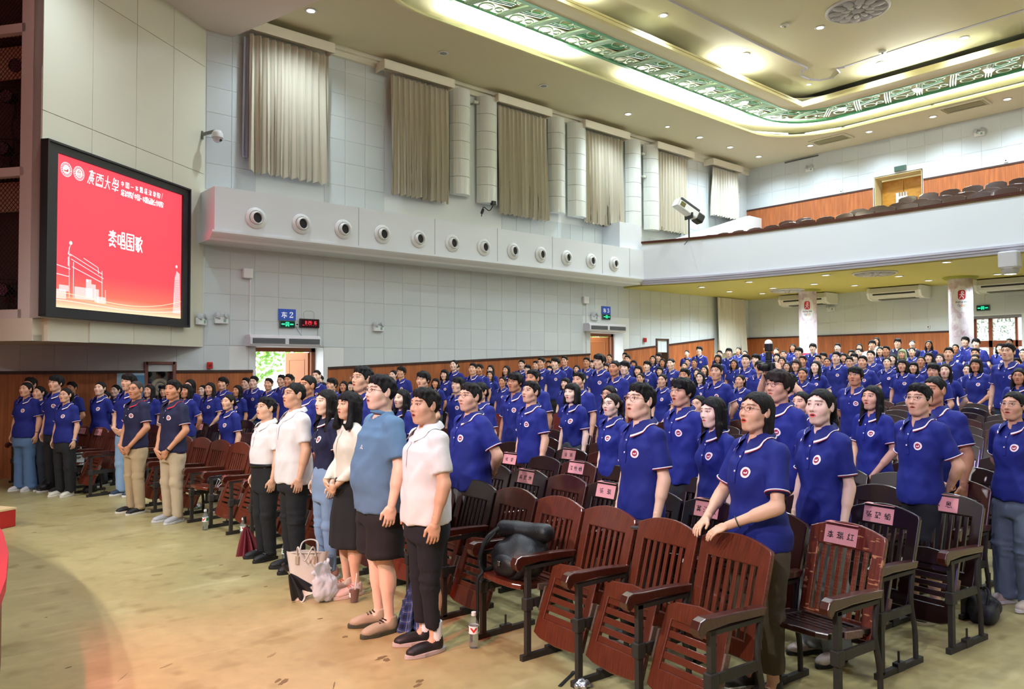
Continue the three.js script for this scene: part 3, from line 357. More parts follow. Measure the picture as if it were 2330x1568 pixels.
// ---------------------------------------------------------------- doors
function leaf(t, w, h, m = M.woodDoor) { obj('door_leaf', rbox(w, h, .045, .006, w / 2, h / 2, 0), m, t); for (const [y0, y1] of [[.15, .85], [1.0, h - .15]]) { obj('door_molding', [rbox(w - .22, .03, .06, .008, w / 2, y0, 0), rbox(w - .22, .03, .06, .008, w / 2, y1, 0), rbox(.03, y1 - y0, .06, .008, .11, (y0 + y1) / 2, 0), rbox(.03, y1 - y0, .06, .008, w - .11, (y0 + y1) / 2, 0)], m, t); } }
function doorway(n, x0, x1, y0, y1, turn, tex) {
  const g = structGroup('door_' + n); const fr = std('8a4a24', .5);
  obj('door_frame', [span(x0, x0 + .09, y0, y1, -15.52, -15.4), span(x1 - .09, x1, y0, y1, -15.52, -15.4), span(x0, x1, y1 - .09, y1, -15.52, -15.4)], fr, g); obj('reveal', [span(x0 - .004, x0 + .004, y0, y1, -15.4, -15), span(x1 - .004, x1 + .004, y0, y1, -15.4, -15), span(x0, x1, y1 - .005, y1 + .004, -15.4, -15)], M.white, g);
  const h = new THREE.Group(); h.name = 'door_panel'; h.position.set(x1 - .1, y0 + .02, -15.5); h.rotation.y = turn; g.add(h); leaf(h, .66, y1 - y0 - .12); return g;
}
doorway(1, 6.07, 7.56, .0, 2.24, R(112)); doorway(2, 15.85, 17.27, .43, 2.8, R(138));
{ const g = structGroup('door_3'), fr = std('8a4520', .5); const z0 = -7.84, z1 = -6.62, bx = BX + .14; obj('door_frame', [span(bx, bx + .1, 1.05, 3.2, z0, z0 + .06), span(bx, bx + .1, 1.05, 3.2, z1 - .2, z1 - .14), span(bx, bx + .1, 3.12, 3.2, z0, z1), span(bx, bx + .1, 2.32, 2.5, z0, z1), span(bx, bx + .1, 1.05, 1.6, z0, z1), span(bx, bx + .1, 1.05, 3.2, -7.47, -7.38)], fr, g); obj('reveal', span(BX, bx, 1.05, 3.2, z1 - .01, z1), M.white, g); obj('head_bar', span(BX, bx, 3.13, 3.2, z0, z1), std('7c7d80', .5), g);
  const film = new THREE.MeshPhysicalMaterial({ map: dataTex(256, 256, (u, v) => { const n = fbm(u, v, 18), d = fbm(u + .4, v, 30); return d > .64 ? S('8d9a90') : n > .55 ? S('dfe6e0') : S('f6f7f3'); }), roughness: .6, transmission: .55, thickness: 0 }); for (const [a, b] of [[z0 + .06, -7.47], [-7.38, z1 - .2]]) { obj('window_pane', span(bx + .04, bx + .05, 2.5, 3.12, a, b), film, g); obj('window_pane', span(bx + .04, bx + .05, 1.6, 2.32, a, b), film, g); } }
{ const g = structGroup('door_4'), lm = new THREE.MeshStandardMaterial({ map: dataTex(256, 256, (u, v) => mix3(S('a8701c'), S('c8923a'), fbm(u, v, 6, 24))), roughness: .4 }); obj('reveal', [span(BX, BX + .5, 6.0, 7.7, -10.52, -10.48), span(BX, BX + .5, 6, 7.7, -9.12, -9.08), span(BX, BX + .5, 7.66, 7.7, -10.5, -9.1), span(BX + .55, BX + .6, 6, 7.7, -10.6, -9.0)], std('c9b98a', .6), g); for (const [a, b] of [[-10.46, -9.81], [-9.79, -9.13]]) obj('door_leaf', rbox(.04, 1.5, b - a, .006, BX + .45, 6.85, (a + b) / 2), lm, g);
  const notice = canvasTex(256, 160, (x, w, h) => { x.fillStyle = '#f2ead8'; x.fillRect(0, 0, w, h); x.fillStyle = '#8a7a66'; for (let i = 0; i < 3; i++) for (let k = 0; k < 11; k++) x.fillRect(22 + k * 20, 28 + i * 40, 13, 20); }); const o = thing('notice', 'white paper notice on the yellow balcony door', 'notice', [BX + .42, 7.02, -9.86]); obj('sheet', box(.006, .32, .34), [std('f2ead8'), new THREE.MeshStandardMaterial({ map: notice }), std('f2ead8'), std('f2ead8'), std('f2ead8'), std('f2ead8')], o); }
// recesses in the wainscot: hose cabinets
for (const [i, [x0, x1, y0, y1]] of [[4.0, 4.5, .4, 1.9], [18.8, 19.36, 1.0, 2.65]].entries()) { const o = thing('hose_cabinet', i ? 'small dark glazed fire cabinet in the wainscot near the back corner' : 'dark glazed fire cabinet in the wainscot left of the first exit door', 'fire cabinet', [(x0 + x1) / 2, y0, -15]); const w = x1 - x0, h = y1 - y0; obj('frame', [span(-w / 2 - .03, -w / 2 + .03, 0, h + .03, -.05, .05), span(w / 2 - .03, w / 2 + .03, 0, h + .03, -.05, .05), span(-w / 2, w / 2, h - .02, h + .03, -.05, .05)], i ? std('4a3428', .5) : std('7a4a44', .5), o); obj('back_plate', span(-w / 2, w / 2, 0, h, -.35, -.33), std('22242c', .6), o); obj('casing', [span(-w / 2 + .0, -w / 2 + .02, 0, h, -.35, -.02), span(w / 2 - .02, w / 2, 0, h, -.35, -.02), span(-w / 2, w / 2, h - .03, h, -.35, -.02)], std('2c2d33', .6), o); obj('hose_reel', [new THREE.TorusGeometry(.13, .045, 8, 20).translate(.06, h - .45, -.2), new THREE.TorusGeometry(.06, .03, 8, 16).translate(.06, h - .45, -.2)], std('b3ab8c', .7), o); obj('second_reel', new THREE.TorusGeometry(.11, .04, 8, 20).translate(-.13, h - .52, -.22), std('a49a80', .7), o); obj('glazing', span(-w / 2, w / 2, 0, h, -.01, 0), M.glass, o); }
{ const t = canvasTex(256, 256, (x, w, h) => { x.fillStyle = '#9fc3d6'; x.fillRect(0, 0, w, h); x.fillStyle = '#dfeaf0'; x.fillRect(0, 0, w, 90); x.strokeStyle = '#c8322c'; write(x, '东一大合', 40, 20, 46, 9, 52); x.fillStyle = '#4c86b0'; x.fillRect(20, 110, 216, 120); }); const o = thing('poster', 'blue and white poster with red lettering on the wainscot left of the fire cabinet', 'poster', [3.74, 1.42, -14.955]); obj('sheet', box(.46, .62, .008), [std('dfe6ea'), std('dfe6ea'), std('dfe6ea'), std('dfe6ea'), new THREE.MeshStandardMaterial({ map: t, roughness: .5 }), std('dfe6ea')], o); }
// ---------------------------------------------------------------- signs and small fittings
function plate(w, h, m, d = .03) { const e = std('8a8d90', .5); return new THREE.Mesh(new THREE.BoxGeometry(w, h, d), [e, e, e, e, m, e]); }
const addPlate = (t, n, w, h, m, d, p) => { const q = plate(w, h, m, d); q.name = n; q.position.set(...p); t.add(q); return q; };
function wallSign(n, x, y) { const t = canvasTex(256, 160, (c, w, h) => { c.fillStyle = '#2a4fae'; c.fillRect(0, 0, w, h); c.strokeStyle = '#fff'; glyph(c, '东', 34, 30, 104, 10); c.fillStyle = '#fff'; c.font = 'bold 112px serif'; c.fillText(n, 160, 122); }); const o = thing('direction_sign', n === '2' ? 'blue sign with the number 2 left of the red digit clock' : 'blue sign with the number 3 above the second exit door', 'sign', [x, y, EZ + .02]); addPlate(o, 'face', .38, .235, new THREE.MeshStandardMaterial({ map: t, roughness: .4, emissive: '#ffffff', emissiveMap: t, emissiveIntensity: .12 }), .02, [0, 0, 0]); }  // sign face brightened by a faint glow of its own
wallSign('2', 6.72, 2.91); wallSign('3', 16.49, 3.45);
const exitTex = canvasTex(256, 128, (c, w, h) => { c.fillStyle = '#03251b'; c.fillRect(0, 0, w, h); c.fillStyle = '#3dffb0'; c.fillRect(92, 18, 64, 90); c.fillStyle = '#03251b'; c.fillRect(106, 30, 36, 78); c.fillStyle = '#3dffb0'; c.beginPath(); c.arc(126, 42, 8, 0, 7); c.fill(); c.fillRect(116, 52, 18, 30); c.fillRect(108, 80, 10, 26); c.fillRect(134, 80, 10, 26); for (const s of [-1, 1]) { c.beginPath(); c.moveTo(126 + s * 46, 50); c.lineTo(126 + s * 46, 76); c.lineTo(126 + s * 96, 76); c.lineTo(126 + s * 96, 50); c.fill(); c.beginPath(); c.moveTo(126 + s * 96, 44); c.lineTo(126 + s * 112, 62); c.lineTo(126 + s * 96, 82); c.fill(); } });
M.exit = new THREE.MeshStandardMaterial({ color: '#000', emissive: '#ffffff', emissiveMap: exitTex, emissiveIntensity: 1.0 });
function exitSign(p, turn, label, on = true) { const o = thing('exit_sign', label, 'exit sign', p, turn); obj('case', rbox(.34, .16, .04, .008), std('5c6a62', .5), o); addPlate(o, 'lit_face', .31, .13, on ? M.exit : std('1d4a3c', .4), .01, [0, 0, .021]); }
exitSign([6.72, 2.71, -14.97], 0, 'lit green exit sign beside the red digit clock'); exitSign([16.49, 3.26, -14.97], 0, 'lit green exit sign over the second exit door, no clock beside it'); exitSign([BX - .03, 3.42, -7.54], -PI / 2, 'lit green exit sign above the glazed back door'); exitSign([BX - .03, 7.82, -9.71], -PI / 2, 'unlit green exit sign above the yellow balcony door', false);
{ const seg = { 8: 'abcdefg', 2: 'abged', 9: 'abcdfg', 1: 'bc', 6: 'acdefg' }; const t = canvasTex(384, 160, (c, w, h) => { c.fillStyle = '#1a0305'; c.fillRect(0, 0, w, h); c.fillStyle = '#ff3b46'; const dg = (d, x) => { const W = 30, H = 66, y = 34, k = 9, p = { a: [0, 0, W, k], g: [0, H / 2 - k / 2, W, k], d: [0, H - k, W, k], f: [0, 0, k, H / 2], e: [0, H / 2, k, H / 2], b: [W - k, 0, k, H / 2], c: [W - k, H / 2, k, H / 2] }; for (const s of seg[d]) { const q = p[s]; c.fillRect(x + q[0], y + q[1], q[2], q[3]); } }; dg(8, 92); dg(2, 152); dg(9, 192); dg(1, 262); dg(6, 300); for (const x of [135, 240]) { c.fillRect(x, 50, 7, 7); c.fillRect(x, 76, 7, 7); } c.fillRect(30, 116, 46, 8); for (const x of [100, 130, 180, 220, 260, 310]) c.fillRect(x, 116, 14, 7); });
  const o = thing('digital_clock', 'black clock with red lit digits beside the first exit sign', 'clock', [7.21, 2.745, -14.96]); obj('case', rbox(.44, .19, .05, .01), std('1b1214', .4), o); addPlate(o, 'display', .41, .165, new THREE.MeshStandardMaterial({ color: '#000', emissive: '#fff', emissiveMap: t, emissiveIntensity: 1.1 }), .008, [0, 0, .026]); obj('hanging_wire', [tube([[-.12, .09, 0], [-.11, .24, -.02], [.1, .25, -.02], [.11, .09, 0]], .003, 12, 4)], M.grey, o); obj('power_cable', tube([[.2, -.09, 0], [.16, -.3, .0], [-.1, -.32, 0], [-.28, -.1, -.02], [-.29, -.02, -.02]], .005, 20, 5), std('6d6d70'), o);
  const s = thing('wall_socket', 'small white wall socket between the exit sign and the clock', 'socket', [6.94, 2.71, -14.985]); obj('cover', rbox(.08, .08, .02, .006), M.whitePlastic, s); obj('plug', rbox(.03, .03, .03, .005, 0, .005, .02), M.dark, s); }
function emergency(p, turn, label, up = true) { const o = thing('emergency_light', label, 'emergency light', p, turn); obj('box', rbox(.26, .13, .07, .01), M.whitePlastic, o); for (const s of [-1, 1]) { const h = obj('lamp_head', lathe([[0, -.03], [.045, -.025], [.062, .0], [.058, .012], [0, .02]], 16).rotateX(PI / 2), std('b5babd', .3), o); h.position.set(s * .09, .1, .04); h.rotation.set(-.25, s * .5, 0); } obj('front_label', [rbox(.05, .02, .004, .001, -.05, .03, .036, 1), rbox(.05, .06, .004, .001, .06, -.005, .036, 1)], std('7fa39a', .5), o); }
{ const e = onTower(3.68, 2.7, .07); emergency(e.toArray(), towerTurn, 'white twin head emergency light low on the tower wall right of the screen'); }
emergency([5.36, 2.74, -14.96], 0, 'white twin head emergency light left of the first exit door'); emergency([8.88, 2.69, -14.96], 0, 'white twin head emergency light on the bare wall right of the clock'); emergency([15.98, 3.21, -14.96], 0, 'white twin head emergency light left of the East 3 sign'); emergency([BX - .04, 3.66, -11.95], -PI / 2, 'white twin head emergency light on the back wall between the two pillars'); emergency([BX - .04, 8.36, -7.53], -PI / 2, 'white twin head emergency light high on the back wall right of the balcony door'); emergency([BX - .04, 8.36, -12.6], -PI / 2, 'white twin head emergency light high on the back wall left of the balcony door'); emergency([23.3, 7.85, -14.96], 0, 'white twin head emergency light beside the last upper curtain');
for (const [x, y, l, len] of [[5.87, 3.7, 'white square speaker box near the screen tower, conduit running down beside the first door', 1.95], [15.6, 3.7, 'smaller-looking white square speaker box by the second exit door', 1.4]]) { const o = thing('wall_speaker', l, 'speaker', [x, y, -14.94]); obj('cabinet', rbox(.2, .2, .1, .02), M.whitePlastic, o); obj('conduit', [box(.025, len, .02, .07, -.1 - len / 2, -.045)], M.whitePlastic, o); obj('conduit_clip', [box(.05, .02, .03, .07, -.6, -.045), box(.05, .02, .03, .07, -1.2, -.045)], M.whitePlastic, o); }
for (const [x, y, l] of [[5.14, 1.86, 'red fire alarm box on the wainscot edge left of the first exit door'], [18.2, 2.62, 'red fire alarm box on the wainscot edge beyond the second exit door']]) { const o = thing('fire_alarm', l, 'fire alarm', [x, y, -14.94]); obj('body', rbox(.1, .13, .07, .012), std('c0241f', .4), o); obj('button', cyl(.025, .025, .015, 0, 0, 0, 14).rotateX(PI / 2).translate(0, 0, .04), std('7c1512', .4), o); }
for (const [x, y, l, w] of [[6.62, 2.36, 'white air curtain unit above the exit door nearer the stage', 1.52], [16.34, 2.93, 'white air curtain unit above the exit door further back', 1.55]]) { const o = thing('air_curtain', l, 'air curtain', [x, y, -14.87]); obj('housing', extrude([[.13, -.11], [-.1, -.11], [-.13, -.07], [-.13, .05], [-.08, .11], [.13, .11]], w - .02, .005).rotateY(PI / 2).translate(-w / 2, 0, 0), std('d5d5da', .4), o); for (const s of [-1, 1]) { obj('grille', rbox(w / 2 - .08, .11, .02, .004, s * w / 4, -.01, .128), std('4c5054', .6), o); obj('grille_bar', Array.from({ length: 4 }, (_, k) => box(w / 2 - .1, .006, .01, s * w / 4, -.045 + k * .024, .14)), std('8b9093', .5), o).userData.kind = 'stuff'; } }
{ const o = thing('dome_camera', 'white dome security camera on a bracket at the corner of the screen tower', 'camera', onTower(3.72, 6.27, .02).toArray(), towerTurn); obj('bracket', [rbox(.04, .16, .06, .005, 0, .04, 0), bar([0, .05, 0], [.0, .1, .3], .05, .05)], std('7e857c', .5), o); obj('housing', lathe([[0, .1], [.07, .1], [.1, .05], [.11, -.03], [.1, -.04]], 24).translate(0, 0, .34), M.whitePlastic, o); obj('dome', new THREE.SphereGeometry(.09, 20, 12, 0, 6.3, PI / 2, PI / 2).translate(0, -.04, .34), std('c9c3cf', .2), o); obj('lens', cyl(.035, .03, .05, 0, 0, 0, 16).rotateX(PI / 2).translate(0, -.08, .4), M.dark, o); }
for (const [x, y, l] of [[11.56, 8.42, 'small white wall camera between the first two round columns'], [18.05, 8.3, 'small wall camera cluster between the last two round columns'], [18.06, 7.6, 'lower small wall camera between the last two round columns']]) { const o = thing('wall_camera', l, 'camera', [x, y, -14.9]); obj('mount', rod([0, 0, -.1], [0, 0, .04], .02), std('8b8f85'), o); obj('body', [rbox(.14, .07, .07, .012, .03, .01, .06)], std('c4c6b8', .4), o); obj('lens', cyl(.025, .025, .03, 0, 0, 0, 12).rotateZ(PI / 2).translate(.11, .01, .06), M.dark, o); }
{ const o = thing('gooseneck_microphone', 'black gooseneck microphone arm fixed under the second round column', 'microphone', [12.0, 5.9, -14.86]); obj('arm', tube([[0, 0, .2], [.05, -.05, .1], [-.05, -.16, .1], [-.25, -.1, .12], [-.3, -.2, .14], [-.38, -.36, .2]], .012, 30), M.dark, o); obj('clamp', rbox(.12, .1, .1, .01, .0, .02, .2), M.dark, o); obj('microphone_head', new THREE.CapsuleGeometry(.035, .09, 4, 10).rotateZ(-.4).translate(-.31, -.22, .15), M.dark, o); }
for (const [z, y, l] of [[-13.0, 2.88, 'small dark sensor on the back wall above the wainscot nearer the corner'], [-9.0, 2.95, 'small dark sensor on the back wall above the wainscot left of the large pillar'], [-11.55, 7.44, 'small dark sensor above the upper wainscot left of the balcony door'], [-6.9, 7.47, 'small dark sensor above the upper wainscot at the far end']]) { const o = thing('wall_socket', l, 'socket', [BX - .02, y, z], -PI / 2); obj('cover', rbox(.1, .1, .02, .006), M.whitePlastic, o); obj('lens', cyl(.018, .018, .02, 0, 0, 0, 10).rotateX(PI / 2).translate(0, 0, .012), M.dark, o); }
{ const o = thing('loose_grip', 'grey cable cover strip along the top of the back wall', 'cable cover', [BX - .03, 8.78, -12.9]); obj('strip', rbox(.04, .04, 1.2, .01), std('5a5d5a', .6), o); }
// ceiling grilles, medallions
for (const [x, z, l] of [[22.75, -11.25, 'ceiling air grille nearer the curtain wall corner'], [22.6, -7.45, 'ceiling air grille further along the back wall']]) { const o = thing('ceiling_grille', l, 'ceiling vent', [x, CEIL - .02, z]); obj('frame', [box(.06, .03, 1.15, -.3, 0, 0), box(.06, .03, 1.15, .3, 0, 0), box(.6, .03, .06, 0, 0, -.55), box(.6, .03, .06, 0, 0, .55)], std('c9c6a8', .5), o); obj('slot', [box(.04, .01, .9, -.2, -.005, 0), box(.04, .01, .9, .2, -.005, 0)], M.dark, o); obj('filter', box(.5, .02, 1.0, 0, .0, 0), std('b6b48e', .7), o); obj('louver', Array.from({ length: 9 }, (_, k) => box(.012, .02, .95, -.14 + k * .035, -.008, 0)), std('a8a684', .6), o); }
M.medal = std('a5a3ab', .55);
function medallion(x, y, z, r, label) { const o = thing('ceiling_medallion', label, 'ceiling medallion', [x, y, z]); obj('rim', new THREE.TorusGeometry(r, r * .06, 8, 40).rotateX(PI / 2), std('c6c5c6', .5), o); obj('plate', cyl(r, r, .03, 0, .0, 0, 40), M.medal, o); const petal = new THREE.SphereGeometry(1, 10, 8).scale(r * .17, .05, r * .26); for (let k = 0; k < 12; k++) { const q = obj('petal', petal, M.medal, o); q.position.set(Math.sin(k * PI / 6) * r * .7, -.02, Math.cos(k * PI / 6) * r * .7); q.rotation.y = k * PI / 6; } const p2 = new THREE.SphereGeometry(1, 8, 6).scale(r * .1, .05, r * .17); for (let k = 0; k < 10; k++) { const q = obj('leaf', p2, std('b9b8bd', .5), o); q.position.set(Math.sin(k * PI / 5 + .2) * r * .42, -.03, Math.cos(k * PI / 5 + .2) * r * .42); q.rotation.y = k * PI / 5 + .2; } obj('boss', new THREE.SphereGeometry(r * .22, 16, 8).scale(1, .3, 1).translate(0, -.02, 0), M.medal, o); }
medallion(16.4, 9.58, -7.47, .62, 'large grey plaster rosette on the coffered ceiling'); medallion(16.4, 9.58, -3.2, .62, 'second grey plaster rosette further from the curtains'); medallion(19.35, 4.14, -8.5, .5, 'flat grey rosette under the balcony nearer the aisle'); medallion(21.6, 4.14, -12.15, .5, 'flat grey rosette under the balcony by the first pillar');
for (const [x, y, z, l] of [[9.3, 9.6, -8.9, 'small silver sensor ring on the coffer ceiling near the stage'], [19.1, 9.6, -8.1, 'small silver sensor ring on the coffer ceiling near the corner'], [15.9, 9.6, -8.9, 'small silver sensor ring beside the large rosette'], [15.5, 9.28, -12.25, 'small round sensor on the cove strip halfway along']]) { const o = thing('ceiling_sensor', l, 'sensor', [x, y - .03, z]); obj('body', lathe([[0, -.02], [.07, -.02], [.1, .0], [.09, .03]], 20), std('d5d8d0', .25), o); obj('eye', new THREE.SphereGeometry(.03, 10, 6).translate(0, -.02, 0), std('8a8c86', .3), o); }
// suspended air conditioners under the balcony, pillars, beam spot
for (const [z0, z1, l] of [[-13.2, -11.65, 'ceiling air conditioner behind the first pillar'], [-10.3, -8.85, 'ceiling air conditioner between the two pillars'], [-7.4, -5.9, 'ceiling air conditioner at the right above the glazed door']]) { const o = thing('air_conditioner', `long white ${l}`, 'air conditioner', [23.35, 3.93, (z0 + z1) / 2]), w = z1 - z0; obj('casing', extrude([[-.32, .18], [-.36, .05], [-.3, -.08], [-.1, -.13], [.35, -.12], [.38, .0], [.36, .18]], w, .01).translate(0, 0, -w / 2), std('cfd0c8', .35), o); obj('end_cap', [extrude([[-.34, .19], [-.385, .05], [-.31, -.1], [-.1, -.15], [.36, -.14], [.4, .0], [.38, .19]], .06, .01).translate(0, 0, w / 2 - .02), extrude([[-.34, .19], [-.385, .05], [-.31, -.1], [-.1, -.15], [.36, -.14], [.4, .0], [.38, .19]], .06, .01).translate(0, 0, -w / 2 - .04)], M.whitePlastic, o); obj('outlet', box(.03, .05, w - .25, -.345, .0, 0), std('2e2f2c', .6), o); obj('flap', box(.02, .025, w - .25, -.36, .035, 0), std('e4e4dc', .4), o); obj('intake', box(.3, .02, w - .4, .0, -.14, 0), std('55574f', .6), o); }
const pillarTex = canvasTex(1024, 1600, (x, w, h) => { x.fillStyle = '#cfc2c8'; x.fillRect(0, 0, w, h); const r = rngOf(5); x.lineWidth = 4; for (let i = 0; i < 260; i++) { const cx = r() * w, cy = r() * h * .92, q = 24 + r() * 30; x.strokeStyle = i % 3 ? 'rgba(235,228,232,.8)' : 'rgba(170,120,140,.55)'; for (let k = 0; k < 4; k++) { x.beginPath(); x.arc(cx, cy, q * (1 - k * .24), i, i + 5.2); x.stroke(); } } x.fillStyle = '#c8213a'; x.fillRect(0, h * .62, w, h * .38); x.fillStyle = '#fff'; x.font = 'italic bold 90px sans-serif'; for (const k of [40, 540]) x.fillText('Beijing 2008', k, h * .68);
  for (const cx of [256, 768]) { const cy = 262; x.fillStyle = '#e6e3e6'; x.beginPath(); for (let k = 0; k < 24; k++) { const a = k / 24 * 6.283, q = k % 2 ? 1 : .9; x.lineTo(cx + Math.cos(a) * 130 * q, cy + 30 + Math.sin(a) * 190 * q); } x.fill(); x.fillStyle = '#c41f3a'; x.beginPath(); x.roundRect(cx - 52, cy - 90, 104, 130, 34); x.fill(); x.strokeStyle = '#f3e9ea'; x.lineWidth = 11; x.beginPath(); x.arc(cx + 8, cy - 58, 13, 0, 7); x.stroke(); x.beginPath(); x.moveTo(cx - 30, cy - 26); x.quadraticCurveTo(cx + 6, cy - 40, cx + 34, cy - 20); x.moveTo(cx + 4, cy - 34); x.quadraticCurveTo(cx - 16, cy + 6, cx - 34, cy + 26); x.moveTo(cx - 2, cy - 10); x.quadraticCurveTo(cx + 24, cy, cx + 18, cy + 28); x.stroke(); x.fillStyle = '#222'; x.font = 'italic bold 30px sans-serif'; x.fillText('Beijing 2008', cx - 88, cy + 82); const oc = ['#3070b0', '#222', '#c22', '#d9a520', '#2a8a4a']; x.lineWidth = 5; for (let k = 0; k < 5; k++) { x.strokeStyle = oc[k]; x.beginPath(); x.arc(cx - 44 + k * 22, cy + 116 + (k % 2) * 12, 12, 0, 7); x.stroke(); } } });
for (const [i, [x, z, r]] of [[22.15, -11.78, .26], [22.17, -7.5, .285], [22.15, -3.2, .28]].entries()) { const g = structGroup('trim_' + (5 + i)); const m = new THREE.MeshStandardMaterial({ map: pillarTex, roughness: .45 }), c = new THREE.CylinderGeometry(r, r, 3.1, 40, 1, true).rotateY(.42); obj('pillar_shaft', c.translate(x, 2.57, z), m, g); obj('pillar_head', cyl(r * 1.3, r * 1.5, .05, x, 4.12, z, 30), std('8f9128', .6), g); obj('pillar_base', cyl(r * 1.05, r * 1.02, .1, x, 1.06, z, 30), std('7a1828', .5), g); }
{ const o = thing('beam_spot', 'white box spotlight hanging under the balcony edge at the right', 'spotlight', [18.35, 4.02, -5.25]); obj('housing', rbox(.36, .36, .36, .04, 0, .0, 0), std('b9b8ba', .4), o); obj('collar', lathe([[.17, -.18], [.16, -.25], [.13, -.3], [.11, -.3]], 20), std('a9a8ac', .35), o); obj('lens', cyl(.11, .11, .02, 0, -.29, 0, 20), M.lampFace, o); const s = new THREE.SpotLight('#ffffff', 8, 0, R(60), .7, 2); s.position.set(18.35, 3.65, -5.25); s.target.position.set(18, 0, -5.25); scene.add(s, s.target); }
{ const o = thing('follow_spot', 'white and black follow spot standing on the balcony rail corner', 'spotlight', [17.75, 6.2, -12.95], R(-20)); const inner = new THREE.Group(); inner.name = 'lamp_body'; inner.position.y = .0; inner.rotation.z = -.5; o.add(inner); obj('housing', [rbox(.72, .26, .3, .05, -.1, 0, 0)], std('dfe2e2', .35), inner); obj('top_cover', rbox(.7, .1, .31, .03, -.1, .12, 0), std('30343a', .4), inner); obj('barrel', [rbox(.26, .27, .3, .06, .36, -.01, 0)], M.dark, inner); obj('control_panel', rbox(.16, .12, .02, .004, -.32, .0, .155), std('5a5a20', .5), inner); obj('end_plate', rbox(.03, .24, .28, .01, -.47, 0, 0), std('cfd2d2', .4), inner); const st = obj('stand', [rod([0, -.12, 0], [0, -.78, 0], .022), rod([0, -.78, 0], [.3, -.98, .1], .014), rod([0, -.78, 0], [-.25, -.98, .15], .014), rod([0, -.78, 0], [0, -.98, -.3], .014), box(.05, .16, .36, 0, -.14, 0)], M.blackMetal, o); }
// ---------------------------------------------------------------- balcony chairs
{ const top = extrude([[-.24, 0], [.24, 0], [.23, .16], [.15, .2], [0, .215], [-.15, .2], [-.23, .16]], .03, .012).rotateY(-PI / 2), m = new THREE.MeshPhysicalMaterial({ color: '#3c2019', roughness: .2, clearcoat: 1, clearcoatRoughness: .08 }); let n = 0;
  const proto = thing('balcony_chair', 'glossy dark seat back on the balcony', 'chair'); obj('backrest', top, m, proto); obj('upright', [box(.04, .8, .05, .0, -.4, -.22), box(.04, .8, .05, 0, -.4, .22)], M.iron, proto); obj('seat', rbox(.4, .04, .46, .015, -.22, -.38, 0), m, proto);
  const rows = [[19.6, 5.47, -13.6, -4.9, 'front'], [20.65, 5.75, -11.6, -4.7, 'second'], [21.7, 6.1, -8.6, -4.6, 'third']];
  for (const [x, y, a, b, w] of rows) { const k = Math.floor((b - a) / .53); for (let i = 0; i <= k; i++) { const z = a + i * .53; if (x > 20 && z > -10.9 && z < -9.6) continue; const o = n++ ? proto.clone() : proto; if (n > 1) { o.name = numbered('balcony_chair'); scene.add(o); } o.position.set(x, y + .12, z); o.rotation.z = -.14; o.userData = { label: `glossy dark wooden chair back in the ${w} balcony row, ${i ? i + 1 + (i === 1 ? 'nd' : i === 2 ? 'rd' : 'th') : 'first'} from the corner`, category: 'chair', group: 'balcony chairs in the ' + w + ' row' }; } }
}
// ---------------------------------------------------------------- stage at the left edge; its LED wall is unseen, placed for red light
{ const poly = []; for (let i = 0; i <= 24; i++) { const z = lerp(3.9, -12.4, i / 24); poly.push([.766 - (z + 6.97) ** 2 / 24, z]); } poly.push([-9.4, -12.4], [-9.4, 3.9]); const st = struct('trim_8', flat(poly, 0, .62), new THREE.MeshStandardMaterial({ map: tr(woodTex, 1, 1), color: '#ffd9a8', roughness: .5 }));
  obj('stage_nosing', flat(poly.map(([x, z], i) => i < 25 ? [x + .03, z] : [x, z]), .6, .07), std('b3252f', .7), st);
  const o = thing('unseen_stage_screen', 'large red LED wall at the back of the stage', 'screen', [-9.0, 3.4, -5.4]); obj('display', box(.1, 4.4, 9), new THREE.MeshStandardMaterial({ color: '#200', emissive: '#ff1d26', emissiveIntensity: .12 }), o); obj('frame', [box(.16, .2, 9.4, 0, 2.3, 0), box(.16, .2, 9.4, 0, -2.3, 0), box(.16, 4.8, .2, 0, 0, 4.6), box(.16, 4.8, .2, 0, 0, -4.6)], M.dark, o); const a = new THREE.RectAreaLight('#ff2028', L.red, 9, 4.4); a.position.set(-8.9, 3.4, -5.4); a.lookAt(0, 3.4, -5.4); scene.add(a); }
{ const p = ground(-8, 1200), o = thing('red_carton', 'small red carton with a pale rim on the floor by the stage', 'carton', [p.x, 0, p.z], .5); obj('body', rbox(.24, .2, .3, .01, 0, .1, 0), std('b01f1c', .5), o); obj('rim', [box(.25, .02, .31, 0, .205, 0)], std('d8b98a', .6), o); }
